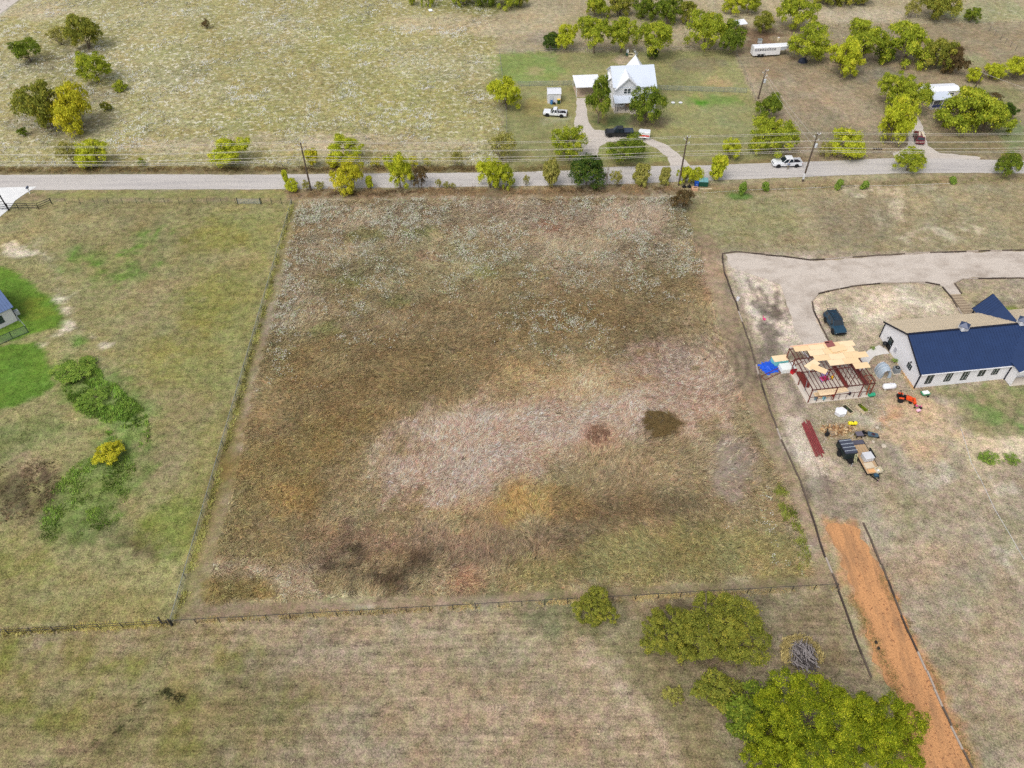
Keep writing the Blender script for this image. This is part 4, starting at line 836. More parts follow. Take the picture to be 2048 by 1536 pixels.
near(1975, 918, 40, .6, 'E', 318, 'green weed clump in the pale bare soil', 'weed', 3500, .045, 'weed', open_=.3); near(2020, 922, 34, .7, 'E', 319, 'darker weed clump right of another in the pale bare soil', 'weed', 3000, .045, 'weed', open_=.3)
# ================================================================ BUILDINGS
white = M('white metal siding', (226, 226, 228), .5, var=.04)
white_ribs = M('white ribbed siding', (226, 226, 230), .5, var=.04)
white_ribs_y = M('white ribbed gable siding', (226, 226, 230), .5, var=.04)
navy = M('navy standing seam', (36, 56, 94), .32, var=.12, scale=.7, spec=.5)
tan_reflection = M('tan standing seam', (206, 190, 164), .45, var=.06, scale=.8)  # far slope of the dark roof: reflected ground painted in as tan base colour
navy_trim = M('navy trim', (24, 28, 46), .4, var=.05)
glass = M('window glass', (58, 70, 72), .08, var=.35, scale=.9, spec=.6)
black = M('black steel', (26, 28, 32), .5, var=.1)
galv = M('white painted roof sheet', (204, 212, 224), .35, var=.04, scale=.6, spec=.5)
snow = M('bright white roof sheet', (232, 234, 238), .45, var=.03, scale=.6)
clap = M('pale grey clapboard', (220, 221, 224), .7, var=.05)
conc = M('slab concrete', (206, 196, 182), .85, var=.10, scale=.8)
timber = M('weathered timber', (150, 132, 110), .9, var=.2, scale=4)
def roof_slab(mb, a, b, c, d, th=.10):
    """quad a b c d (top face) with thickness"""
    a, b, c, d = map(Vector, (a, b, c, d)); n = (b - a).cross(d - a).normalized()
    if n.z < 0: n = -n
    return mb.prism([a - n * th, b - n * th, c - n * th, d - n * th], n * th)
def window(parent, c, w, h, axis, sgn, name='window', fm=None, mull=True, depth=.06):
    """framed window on a wall whose outside faces sgn*axis ('x' or 'y')"""
    c = Vector(c); f = MB(); s = .07
    def bx(du, dz, su, sz, off, th, mb):
        if axis == 'y': mb.box(c + Vector((du, sgn * off, dz)), (su, th, sz))
        else: mb.box(c + Vector((sgn * off, du, dz)), (th, su, sz))
    for du, dz, su, sz in ((-w / 2, 0, s, h + s), (w / 2, 0, s, h + s), (0, h / 2, w - s, s), (0, -h / 2, w - s, s)): bx(du, dz, su, sz, depth / 2, depth, f)
    if mull: bx(0, 0, w - s, .05, depth / 2, depth * .9, f)
    fo = f.build(name, fm or black, parent); g_ = MB(); bx(0, 0, w - s, h - s, .012, .02, g_); g_.build('pane', glass, fo); return fo

# ---------------------------------------------------------------- long white barn house on the right
BARN = P(1828, 776); bphi = R(7.6)
barn = thing('barn_house', 'long white metal barn house with navy roof and cupolas', 'house', BARN, bphi)
def bl(v):                                            # world -> barn coordinates
    d = Vector(v) - BARN; c, s = math.cos(bphi), math.sin(bphi); return Vector((d.x * c + d.y * s, -d.x * s + d.y * c, d.z))
BW, BE, BR, BL = 11.4, 3.15, 5.75, 27.0
mb = MB(); mb.box((BL / 2, .08, BE / 2), (BL, .16, BE)); mb.build('wall', white_ribs, barn)
mb = MB(); mb.box((BL / 2, BW - .08, BE / 2), (BL, .16, BE)); mb.build('wall', white_ribs, barn)
for x in (.08, BL - .08):
    mb = MB(); mb.prism([(x - .08, .165, 0), (x - .08, BW - .165, 0), (x - .08, BW - .165, BE), (x - .08, BW / 2, BR - .05), (x - .08, .165, BE)], (.16, 0, 0)); mb.build('gable_wall', white_ribs_y, barn)
rib = MB()
for k in range(24): rib.box((-.012, .3 + k * .46, 1.55), (.024, .05, 3.05))
rib.build('siding_ribs', white, barn)['kind'] = 'stuff'
rib = MB()
for k in range(30): rib.box((.4 + k * .46, -.012, 1.52), (.05, .024, 3.0))
rib.build('siding_ribs', white, barn)['kind'] = 'stuff'
ov = .28; sl_ = (BR - BE) / (BW / 2)
mb = MB(); roof_slab(mb, (-ov, -ov, BE - ov * sl_ + .1), (BL + ov, -ov, BE - ov * sl_ + .1), (BL + ov, BW / 2, BR + .1), (-ov, BW / 2, BR + .1), .12); rf = mb.build('roof', navy, barn)
mb = MB()
for i in range(60):
    x = -ov + .02 + i * .46
    if x > BL: break
    mb.beam((x, -ov, BE - ov * sl_ + .115), (x, BW / 2 - .02, BR + .115), .04, .05)
mb.build('standing_seams', navy, rf)['kind'] = 'stuff'
mb = MB(); roof_slab(mb, (-ov, BW + ov, BE - ov * sl_ + .1), (BL + ov, BW + ov, BE - ov * sl_ + .1), (BL + ov, BW / 2 + .003, BR + .1), (-ov, BW / 2 + .003, BR + .1), .12); rb = mb.build('roof', tan_reflection, barn)
mb = MB()
for i in range(60):
    x = -ov + .02 + i * .46
    if x > BL: break
    mb.beam((x, BW + ov, BE - ov * sl_ + .115), (x, BW / 2 + .02, BR + .115), .04, .05)
mb.build('standing_seams', tan_reflection, rb)['kind'] = 'stuff'
mb = MB(); mb.beam((-ov - .02, BW / 2, BR + .14), (BL + ov, BW / 2, BR + .14), .35, .06); mb.build('ridge_cap', navy_trim, barn)
mb = MB()
for y0, y1, z0, z1 in ((-ov - .03, BW / 2, BE - ov * sl_ + .02, BR + .02), (BW + ov + .03, BW / 2, BE - ov * sl_ + .02, BR + .02)): mb.beam((-ov - .04, y0, z0), (-ov - .04, y1, z1), .06, .26)
mb.build('barge_board', navy_trim, barn)
mb = MB()
for x, y in ((-.03, -.03), (-.03, BW + .03)): mb = MB(); mb.box((x, y, BE / 2 - .05), (.16, .16, BE - .1)); mb.build('corner_trim', navy_trim, barn)
mb = MB(); mb.box((7.0, -ov - .07, BE - ov * sl_ + .03), (14.3, .13, .13)); mb.build('gutter', white, barn)
for x in (3.2,): mb = MB(); mb.tube([(x, -.1, BE - .3), (x, -.1, BE - .5)], .06, 6); mb.build('eave_light', black, barn)
# front windows placed from where they show on the wall
def on_front(px, py):
    d = ray(px, py); n = np.array([math.sin(bphi), -math.cos(bphi), 0]); b0 = np.array(BARN); c0 = np.array([0, 0, CAM_H]); s = ((b0 - c0) @ n) / (d @ n); return bl(c0 + d * s)
def on_gable(px, py):
    d = ray(px, py); n = np.array([-math.cos(bphi), -math.sin(bphi), 0]); b0 = np.array(BARN); c0 = np.array([0, 0, CAM_H]); s = ((b0 - c0) @ n) / (d @ n); return bl(c0 + d * s)
for px, py, w, h in ((1858.7, 758.4, .95, 1.75), (1897, 753.7, .95, 1.75), (1930, 751, .95, 1.75), (1963.5, 745.6, .9, 1.25), (1991, 742.5, .9, 1.25)):
    q = on_front(px, py); window(barn, (q.x, 0, max(q.z, 1.2)), w, h, 'y', -1)
q = on_gable(1819, 732.5); window(barn, (0, q.y, q.z), 1.0, .85, 'x', -1)
q = on_gable(1780.5, 686); mb = MB(); mb.box((-.03, q.y, 1.08), (.06, 1.15, 2.16)); dr = mb.build('door', black, barn); mb = MB(); mb.box((-.065, q.y + .05, 1.45), (.02, .7, 1.0)); mb.build('pane', glass, dr); mb = MB(); mb.tube([(-.09, q.y - .42, 1.0), (-.09, q.y - .42, 1.15)], .03, 6); mb.build('handle', galv, dr)
q = on_gable(1791, 700); mb = MB()
mb.box((-.02, q.y, q.z), (.04, .62, .95))
for k in range(6): mb.box((-.05, q.y, q.z - .38 + k * .15), (.03, .56, .05))
mb.build('wall_vent', M('grey louvre', (178, 178, 184), .6), barn)
for px, py in ((1778, 675), (1824, 724)): q = on_gable(px, py); mb = MB(); mb.lathe([(.09, -.15), (.11, 0), (.05, .12)], (-.14, q.y, q.z), 8); mb.build('wall_lamp', black, barn)
# cupolas on the ridge
def cupola(px, py):
    best = bl(P(px, py, 6.0)); x = best.x; mb = MB(); mb.box((x, BW / 2, BR + .45), (1.05, 1.05, .75)); c = mb.build('cupola', white, barn)
    mb = MB()
    for k in range(4):
        mb.box((x, BW / 2 - .535, BR + .30 + k * .14), (.7, .03, .05)); mb.box((x - .535, BW / 2, BR + .30 + k * .14), (.03, .7, .05))
    mb.build('louvre', M('grey louvre', (178, 178, 184), .6), c)
    mb = MB(); mb.lathe([(.98, BR + .83), (.95, BR + .88), (.08, BR + 1.38), (.03, BR + 1.55)], (x, BW / 2, 0), 4); o = mb.build('cupola_roof', navy, c); return x
cx1 = cupola(1928, 658); cx2 = cupola(2040, 641)
# rear porch gable, its ridge running back from the main ridge
tip = bl(P(1983, 591, BR)); ex = bl(P(1938, 609, 2.9)); xr = (tip.x + cx2) / 2 + .2; hw = xr - ex.x; ry = tip.y + .4; rz_ = BR - .02; ez = 2.9
for s in (-1, 1):
    mb = MB(); q0 = (xr + s * hw, ry, ez); q1 = (xr + s * hw, BW - 1.2, ez); q2 = (xr + s * .02, BW / 2 + .3, rz_); q3 = (xr + s * .02, ry, rz_); roof_slab(mb, q0, q1, q2, q3, .12); o = mb.build('porch_roof', navy, barn)
    mb = MB()
    for k in range(14):
        y = BW - 1.0 + k * .46
        if y < ry: mb.beam((xr + s * hw, y, ez + .02), (xr + s * .03, y, rz_ + .02), .04, .05)
    mb.build('standing_seams', navy, o)['kind'] = 'stuff'
    mb = MB(); mb.box((xr + s * (hw - .25), ry - .25, ez / 2 - .05), (.2, .2, ez - .1)); mb.build('post', navy_trim, barn)
    mb = MB(); mb.beam((xr + s * hw, ry + .03, ez - .1), (xr + s * .02, ry + .03, rz_ - .1), .06, .24); mb.build('barge_board', navy_trim, barn)
mb = MB(); mb.box((xr, (BW + ry) / 2 + .1, .06), (hw * 2 - .2, ry - BW - .1, .12)); mb.build('porch_slab', conc, barn)
# taller front bay with its own gable
fx0 = 14.45; fw = 9.2; fxc = fx0 + fw / 2; fz = 3.5; fp = 1.5
mb = MB()
for x in (fx0 + .08, fx0 + fw - .08): mb = MB(); mb.box((x, -fp / 2 - .02, fz / 2), (.16, fp, fz)); mb.build('bay_wall', white_ribs_y, barn)
mb = MB(); zr = BR + .2
mb.prism([(fx0, -fp - .10, 2.35), (fx0 + fw, -fp - .10, 2.35), (fx0 + fw, -fp - .10, fz), (fxc, -fp - .10, zr - .1), (fx0, -fp - .10, fz)], (0, .16, 0)); bg_ = mb.build('bay_gable', white_ribs, barn)
mb = MB(); mb.prism([(fx0 + 1.1, -fp - .125, 3.0), (fxc - .1, -fp - .125, 3.0), (fxc - .1, -fp - .125, zr - 1.0), (fx0 + 1.1, -fp - .125, 3.45)], (0, .03, 0)); mb.build('gable_window', glass, barn)
mb = MB()
for a, b in (((fx0 + 1.1, 3.0), (fxc - .1, 3.0)), ((fxc - .1, 3.0), (fxc - .1, zr - 1.0)), ((fxc - .1, zr - 1.0), (fx0 + 1.1, 3.45)), ((fx0 + 1.1, 3.45), (fx0 + 1.1, 3.0)), ((fx0 + 2.7, 3.0), (fx0 + 2.7, 4.2))): mb.beam((a[0], -fp - .15, a[1]), (b[0], -fp - .15, b[1]), .07, .09)
mb.build('window_frame', black, barn)
for s in (-1, 1):
    mb = MB(); e = fxc + s * (fw / 2 + .3); roof_slab(mb, (e, -fp - .5, fz - .1), (e, BW / 2 - 3.4, fz - .1), (fxc + s * .02, BW / 2 - .05, zr + .12), (fxc + s * .02, -fp - .5, zr + .12), .12); mb.build('bay_roof', navy, barn)
    mb = MB(); mb.beam((e, -fp - .53, fz - .2), (fxc + s * .02, -fp - .53, zr + .02), .06, .24); mb.build('barge_board', white, barn)
mb = MB(); mb.box((fx0 + .02, -.1, fz / 2), (.2, .2, fz)); mb.build('corner_trim', navy_trim, barn)
mb = MB(); mb.box((fxc, -fp / 2 - .1, .06), (fw, fp, .12)); mb.build('porch_slab', conc, barn)
# boardwalk of planks between the gravel drive and the rear porch
a0, a1 = P(1900, 590), P(1932, 634); wv = (P(1922, 588) - P(1900, 590)); dv = a1 - a0; nb = 26
bw = thing('boardwalk', 'weathered wooden boardwalk leading from the gravel drive to the rear porch', 'boardwalk', a0, math.atan2(dv.y, dv.x))
Lb = dv.length; step = Lb / nb; wd = 1.75
pm = MB().box((0, 0, 0), (step * .9, wd, .05)).mesh('plank', timber); pm2 = MB().box((0, 0, 0), (step * .9, wd, .05)).mesh('plank', M('paler timber', (178, 160, 134), .9, var=.15, scale=4))
for k in range(nb): put('plank', pm if (k * 7) % 3 else pm2, bw, (step * (k + .5), wd / 2, .11 + .008 * ((k * 5) % 3)), (0, 0, random.uniform(-.01, .01)))
for y in (.2, wd - .2): put('joist', MB().box((0, 0, 0), (Lb, .08, .08)).mesh('joist', timber), bw, (Lb / 2, y, .045))

# ---------------------------------------------------------------- two-storey white farmhouse
HS = P(1228, 227); hphi = R(4.8)
house = thing('farmhouse', 'two-storey white farmhouse with steep front gable and bright metal roof', 'house', HS, hphi)
HWd, Hd = 9.3, 11.2; py0 = 2.3; ez = 5.1; rzh = 7.7; ryh = 7.0; bk = Hd
mb = MB(); mb.box((HWd / 2, py0 + .1, ez / 2), (HWd - .4, .2, ez)); mb.build('front_wall', clap, house)
mb = MB(); mb.box((HWd / 2, bk - .1, ez / 2), (HWd - .4, .2, ez)); mb.build('back_wall', clap, house)
for x in (.1, HWd - .1): mb = MB(); mb.prism([(x - .1, py0, 0), (x - .1, bk, 0), (x - .1, bk, ez), (x - .1, ryh, rzh - .1), (x - .1, py0, ez)], (.2, 0, 0)); mb.build('side_wall', clap, house)
sl2 = (rzh - ez) / (ryh - py0); RX = HWd + .35
mb = MB(); roof_slab(mb, (-.3, py0 - .3, ez - .3 * sl2 + .1), (RX - 1.2, py0 - .3, ez - .3 * sl2 + .1), (RX - 1.2, ryh, rzh + .1), (-.3, ryh, rzh + .1)); mb.build('roof', galv, house)
mb = MB(); roof_slab(mb, (RX - 1.195, -.3, rzh + .13 - (ryh + .3) * sl2), (RX, -.3, rzh + .13 - (ryh + .3) * sl2), (RX, ryh, rzh + .13), (RX - 1.195, ryh, rzh + .13)); mb.build('roof', galv, house)
mb = MB(); roof_slab(mb, (-.3, bk + .3, rzh + .1 - (bk + .3 - ryh) * .62), (RX, bk + .3, rzh + .1 - (bk + .3 - ryh) * .62), (RX, ryh + .01, rzh + .1), (-.3, ryh + .01, rzh + .1)); mb.build('roof', galv, house)
# front gable
gx0, gx1, gz, gpk = .55, 5.45, ez - .05, 7.35; gxc = (gx0 + gx1) / 2
mb = MB(); mb.prism([(gx0, py0 - .22, 2.6), (gx1, py0 - .22, 2.6), (gx1, py0 - .22, gz), (gxc, py0 - .22, gpk - .15), (gx0, py0 - .22, gz)], (0, .2, 0)); mb.build('front_gable', clap, house)
for s in (-1, 1):
    e = gxc + s * ((gx1 - gx0) / 2 + .45); z0 = gz - .40
    mb = MB(); roof_slab(mb, (e, py0 - .6, z0), (e, py0 + .05, z0), (gxc + s * .01, ryh - .5, gpk + .05), (gxc + s * .01, py0 - .6, gpk + .05)); mb.build('gable_roof', snow, house)
    mb = MB(); mb.beam((e, py0 - .62, z0 - .12), (gxc, py0 - .62, gpk - .08), .05, .2); mb.build('barge_board', clap, house)
w1 = window(house, (gxc - .42, py0 - .22, 4.15), .72, 1.15, 'y', -1, fm=white); window(house, (gxc + .42, py0 - .22, 4.15), .72, 1.15, 'y', -1, fm=white); window(house, (6.9, py0, 4.3), .65, .8, 'y', -1, fm=white)
# rear gable and side dormer
xg = 6.6
for s in (-1, 1): mb = MB(); roof_slab(mb, (xg + s * 2.1, 13.0, 4.9), (xg + s * 2.1, ryh + .4, 4.9), (xg + s * .01, ryh + .4, 7.5), (xg + s * .01, 13.0, 7.5)); mb.build('rear_gable_roof', snow, house)
mb = MB(); mb.box((xg, 11.8, 2.4), (3.6, 2.2, 4.8)); mb.prism([(xg - 1.8, 12.7, 4.8), (xg + 1.8, 12.7, 4.8), (xg, 12.7, 7.2)], (0, .2, 0)); mb.build('rear_wing', clap, house)
mb = MB(); mb.box((-.35, 7.6, 2.35), (.7, 2.6, 4.7)); mb.build('side_bay', clap, house); mb = MB(); roof_slab(mb, (-1.1, 6.1, 4.6), (-1.1, 9.1, 4.6), (.1, 9.1, 5.6), (.1, 6.1, 5.6)); mb.build('side_bay_roof', snow, house)
window(house, (0, 5.0, 4.0), .8, 1.1, 'x', -1, fm=white); window(house, (0, 5.0, 1.6), .8, 1.2, 'x', -1, fm=white)
# porch
mb = MB(); mb.box((HWd / 2 - .6, py0 / 2, .18), (HWd - 1.3, py0, .36)); mb.build('porch_floor', M('porch boards', (196, 186, 172), .8, var=.1), house)
mb = MB(); roof_slab(mb, (-.1, -.35, 2.55), (RX - 1.2, -.35, 2.55), (RX - 1.2, py0 - .03, 3.15), (-.1, py0 - .03, 3.15), .08); mb.build('porch_roof', galv, house)
for x in (.25, .75, 2.6, 4.6, 6.6, 8.0): mb = MB(); mb.box((x, .1, 1.43), (.13, .13, 2.2)); mb.build('porch_post', M('grey post', (98, 98, 104), .7), house)
mb = MB(); mb.box((8.55, .9, 1.6), (1.5, 2.2, 3.2)); mb.build('right_wing', clap, house)
mb = MB(); mb.box((3.4, py0 - .03, 1.4), (1.0, .06, 2.05)); dr = mb.build('door', M('tan door', (196, 160, 128), .6), house); mb = MB(); mb.tube([(3.75, py0 - .1, 1.35), (3.75, py0 - .1, 1.5)], .03, 6); mb.build('handle', black, dr)
window(house, (1.9, py0, 1.5), 1.0, 1.3, 'y', -1, fm=white); window(house, (5.6, py0, 1.5), 1.0, 1.3, 'y', -1, fm=white)
mb = MB(); mb.box((4.4, -.35, .09), (1.6, .5, .18)); mb.build('step', conc, house)
# ---------------------------------------------------------------- carport
cp = [P(x, y, 2.55) for x, y in ((1148, 151), (1196, 150), (1202, 171), (1153, 174))]; c0 = Vector((cp[3].x, cp[3].y, 0)); cphi = R(5)
car = thing('carport', 'open carport with bright white flat roof beside the farmhouse', 'carport', c0, cphi)
cw, cdp = 5.7, 5.7
mb = MB(); roof_slab(mb, (-.15, -.15, 2.5), (cw + .15, -.15, 2.5), (cw + .15, cdp, 2.72), (-.15, cdp, 2.72), .1); mb.build('roof', snow, car)
mb = MB()
for k in range(14): mb.beam((.1 + k * .42, -.14, 2.52), (.1 + k * .42, cdp, 2.74), .05, .04)
mb.build('roof_ribs', snow, car)['kind'] = 'stuff'
for x in (.1, cw / 2, cw - .1):
    for y in (.1, cdp - .15):
        if x == cw / 2 and y < 1: continue
        mb = MB(); mb.box((x, y, 1.22), (.11, .11, 2.44)); mb.build('post', white, car)
mb = MB(); mb.box((cw / 2, cdp / 2, .012), (cw - .3, cdp - .3, .024)); mb.build('dirt_floor', M('dusty floor', (176, 156, 134), .95, var=.2), car)
mb = MB(); mb.box((cw - 1.0, cdp - 1.0, .95), (1.4, .9, 1.9)); cb = mb.build('storage_cabinet', clap, car); mb = MB(); mb.box((cw - 1.0, cdp - 1.47, .95), (.5, .04, 1.6)); mb.build('cabinet_door', M('teal door', (60, 104, 100), .6), cb)
# ---------------------------------------------------------------- garden shed
sp = P(1095, 207); sh = thing('garden_shed', 'small white garden shed with grey lean-to roof', 'shed', sp, R(2)); sw_, sdp = 3.0, 2.6
mb = MB(); mb.prism([(0, 0, 0), (0, sdp, 0), (0, sdp, 2.5), (0, sdp * .45, 2.95), (0, 0, 2.3)], (sw_, 0, 0)); mb.build('walls', M('shed siding', (216, 217, 222), .6, var=.05), sh)
mb = MB(); roof_slab(mb, (-.12, -.15, 2.30), (sw_ + .12, -.15, 2.30), (sw_ + .12, sdp * .45, 3.03), (-.12, sdp * .45, 3.03), .06); roof_slab(mb, (-.12, sdp + .12, 2.52), (sw_ + .12, sdp + .12, 2.52), (sw_ + .12, sdp * .45 + .01, 3.03), (-.12, sdp * .45 + .01, 3.03), .06); mb.build('roof', M('shed roof', (208, 210, 216), .5, var=.05), sh)
mb = MB(); mb.box((.9, -.03, .95), (.9, .05, 1.8)); d_ = mb.build('door', M('shed door', (200, 202, 208), .6), sh); mb = MB(); mb.box((1.25, -.07, .95), (.04, .04, .14)); mb.build('handle', black, d_)
# ---------------------------------------------------------------- mobile home on the right
mh0 = P(1862, 210); mo = P(1843, 171, 3.0); mh = thing('mobile_home', 'pale mobile home with white roof half hidden by trees', 'house', (94.0, 173.2, 0), R(5.0))
mb = MB(); mb.box((4.2, 1.5, 1.5), (8.6, 3.4, 2.4)); mb.build('walls', M('mobile home siding', (214, 210, 200), .6, var=.05), mh)
mb = MB(); mb.box((4.2, 1.5, .15), (8.4, 3.2, .3)); mb.build('skirting', M('skirting', (150, 146, 140), .8), mh)
mb = MB(); roof_slab(mb, (-.3, -.4, 2.72), (8.7, -.4, 2.72), (8.7, 1.5, 3.05), (-.3, 1.5, 3.05), .08); roof_slab(mb, (-.3, 3.4, 2.72), (8.7, 3.4, 2.72), (8.7, 1.51, 3.05), (-.3, 1.51, 3.05), .08); mb.build('roof', snow, mh)
mb = MB(); roof_slab(mb, (.9, -3.6, 2.35), (5.5, -3.6, 2.35), (5.5, -.42, 2.70), (.9, -.42, 2.70), .07); mb.build('porch_roof', galv, mh)
for x in (1.0, 3.2, 5.4): mb = MB(); mb.box((x, -3.45, 1.14), (.12, .12, 2.28)); mb.build('porch_post', white, mh)
mb = MB(); mb.box((3.2, -1.95, .2), (4.5, 3.2, .4)); mb.build('porch_deck', M('grey deck', (176, 172, 172), .8, var=.1), mh)
mb = MB(); mb.box((3.2, -3.5, .85), (4.4, .06, .5)); mb.build('railing', M('blue railing', (56, 66, 110), .7), mh)
mb = MB(); mb.box((2.6, -.24, 1.45), (.95, .06, 2.05)); d_ = mb.build('door', M('navy door', (44, 52, 86), .6), mh); mb = MB(); mb.box((2.95, -.29, 1.4), (.05, .05, .12)); mb.build('handle', black, d_)
for x in (.8, 4.6, 6.8): window(mh, (x, -.2, 1.8), 1.0, .9, 'y', -1, fm=white)
# ---------------------------------------------------------------- corner of a house at the left edge
lr = P(36, 640); lphi = math.atan2((P(0, 654) - P(36, 637)).y, (P(0, 654) - P(36, 637)).x) + math.pi
lh = thing('corner_house', 'white house corner with blue-grey ribbed roof beside the lawn', 'house', lr, lphi)   # x to the right end, wall faces the camera side
slate = M('blue-grey ribbed roof', (92, 112, 150), .35, var=.1, scale=.8, spec=.5)
LW = 9.0; mb = MB(); mb.box((-LW / 2, 0, 1.45), (LW, .2, 2.9)); mb.build('front_wall', M('white stucco', (222, 218, 222), .8, var=.04), lh)
mb = MB(); mb.prism([(-.2, .1, 0), (-.2, 8.0, 0), (-.2, 8.0, 2.9), (-.2, 4.0, 4.8), (-.2, .1, 2.9)], (.2, 0, 0)); mb.build('end_wall', M('white stucco', (222, 218, 222), .8), lh)
mb = MB(); mb.box((-LW / 2, 8.0, 1.45), (LW, .2, 2.9)); mb.build('back_wall', M('white stucco', (222, 218, 222), .8), lh)
mb = MB(); roof_slab(mb, (-LW, -.45, 2.85), (.35, -.45, 2.85), (.35, 4.0, 4.98), (-LW, 4.0, 4.98), .12); o = mb.build('roof', slate, lh)
mb = MB()
for k in range(22): mb.beam((.3 - k * .42, -.45, 2.88), (.3 - k * .42, 4.0, 5.01), .05, .05)
mb.build('roof_ribs', slate, o)['kind'] = 'stuff'
mb = MB(); roof_slab(mb, (-LW, 8.45, 2.85), (.35, 8.45, 2.85), (.35, 4.01, 4.98), (-LW, 4.01, 4.98), .12); mb.build('roof', slate, lh)
mb = MB(); mb.box((.02, -.13, 1.4), (.12, .12, 2.8)); mb.build('downpipe', navy_trim, lh)
window(lh, (-2.4, -.1, 1.5), 1.2, 1.3, 'y', -1)
# ---------------------------------------------------------------- unfinished red steel frame building
SB = P(1614, 808); sphi = R(8.3)
red = M('red oxide steel', (118, 56, 44), .65, var=.25, scale=2.5)
red2 = M('red oxide steel, dustier', (92, 52, 48), .7, var=.25, scale=2.5)
osb = M('plywood sheet', (232, 202, 158), .8, var=.07, scale=1.2); osb2 = M('plywood sheet, paler', (240, 212, 172), .8, var=.07, scale=1.2)
fr = thing('steel_frame_building', 'unfinished red steel frame on a concrete slab, part decked with plywood', 'building frame', SB, sphi)
SW_, SD, SZ = 9.8, 9.0, 2.75
mb = MB(); mb.box((SW_ / 2, SD / 2, .07), (SW_, SD, .14)); mb.build('slab', conc, fr)
for x in (.12, 4.0, 8.0, SW_ - .12):
    for y in (.12, 3.8, 6.6, SD - .15):
        if (x, y) in ((4.0, 3.8), (8.0, 3.8)): continue
        mb = MB(); mb.box((x, y, SZ / 2 + .05), (.12, .12, SZ - .1)); mb.build('column', red, fr)
mb = MB(); mb.box((4.5, 3.8, SZ / 2 + .05), (.12, .12, SZ - .1)); mb.build('column', red, fr)
for y in (.12, 3.8, 6.6, SD - .15): mb = MB(); mb.box((SW_ / 2, y, SZ + .07), (SW_ + .05, .12, .14)); mb.build('beam', red2, fr)
for x in (.12, SW_ - .12): mb = MB(); mb.box((x, SD / 2, SZ + .20), (.12, SD - .1, .12)); mb.build('beam', red2, fr)
pur = MB().box((0, 0, 0), (.06, SD - .2, .12)).mesh('purlin', red2)
for k in range(15): put('purlin', pur, fr, (.75 + k * .60, SD / 2, SZ + .205))
for y in (.12,):
    for z in (1.25,): mb = MB(); mb.box((SW_ / 2, y, z), (SW_ - .2, .06, .08)); mb.build('girt', red2, fr)
for k in range(7): mb = MB(); mb.box((1.4 + k * 1.15, .12, .66), (.06, .06, 1.1)); mb.build('stud', red2, fr)
for x, z in ((0.12, 1.3), (SW_ - .12, 1.3)): mb = MB(); mb.box((x, SD / 2, z), (.06, SD - .3, .08)); mb.build('girt', red2, fr)
for x in (6.6, 7.4, 8.2, 9.0): mb = MB(); mb.box((x, 3.8, SZ / 2), (.06, .06, SZ - .2)); mb.build('stud', red2, fr)
mb = MB(); mb.beam((6.2, 2.4, SZ), (7.2, 2.0, .4), .08, .08); mb.beam((7.2, 2.0, .4), (8.0, 2.6, SZ), .08, .08); mb.build('brace', red2, fr)
mb = MB(); mb.beam((9.3, .3, .3), (9.6, .9, SZ), .14, .14); mb.build('brace', M('rusty orange steel', (150, 78, 40), .7, var=.3), fr)
mb = MB()
for a, b in (((8.7, .12), (8.7, 1.5)), ((8.7, 1.5), (9.75, 1.5)), ((9.75, 1.5), (9.75, .12))): mb.beam((a[0], a[1], SZ + .45), (b[0], b[1], SZ + .45), .09, .09)
for a in ((8.7, 1.5), (9.75, 1.5)): mb.beam((a[0], a[1], SZ), (a[0], a[1], SZ + .5), .09, .09)
mb.build('stair_frame', red, fr)
# plywood sheets laid over the back of the frame (each 2.4 x 1.2 m), stepped edge
zt = SZ + .30; PW, PD = 2.42, 1.21
psh = [MB().box((0, 0, 0), (PW - .03, PD - .03, .02)).mesh('plywood_sheet', m_) for m_ in (osb, osb2)]
rows = [(SD - .45, 1.0, 4), (SD - 1.66, 2.5, 3), (SD - 2.87, 3.2, 3), (SD - 4.08, 4.6, 2), (SD - 5.29, 8.4, 1)]
for i, (y, x0, n) in enumerate(rows):
    for k in range(n):
        x = x0 + PW * (k + .5) - (.0 if i % 2 else .35)
        put('plywood_sheet', psh[(i + k) % 2], fr, (x, y, zt), (0, 0, random.uniform(-.006, .006)))
for k in range(5): put('plywood_sheet', psh[k % 2], fr, (7.2, SD - 1.5, zt + .04 + k * .045), (0, 0, .06 + .02 * k))
put('plywood_sheet', psh[1], fr, (2.0, 4.9, zt + .03), (0, 0, .5)); put('plywood_sheet', psh[0], fr, (2.6, 3.9, zt + .06), (0, 0, -.75)); put('plywood_sheet', psh[0], fr, (10.0, SD - 3.1, zt + .03), (0, 0, .02))
put('plywood_sheet', psh[0], fr, (2.9, 1.3, .20), (0, 0, .05)); put('plywood_sheet', psh[1], fr, (5.9, 1.9, .20), (0, 0, .08)); put('plywood_sheet', psh[1], fr, (2.9, .75, 1.36), (0, 0, 0))
mb = MB(); mb.box((6.5, SD - .2, zt + .06), (1.3, 1.3, .1), rz=.05); mb.build('red_panel', M('red brown panel', (146, 88, 84), .8, var=.1), fr)
mb = MB(); mb.box((3.4, SD + .12, zt + .06), (6.3, .2, .1)); mb.build('edge_board', M('pink primed board', (232, 190, 160), .8, var=.05), fr)
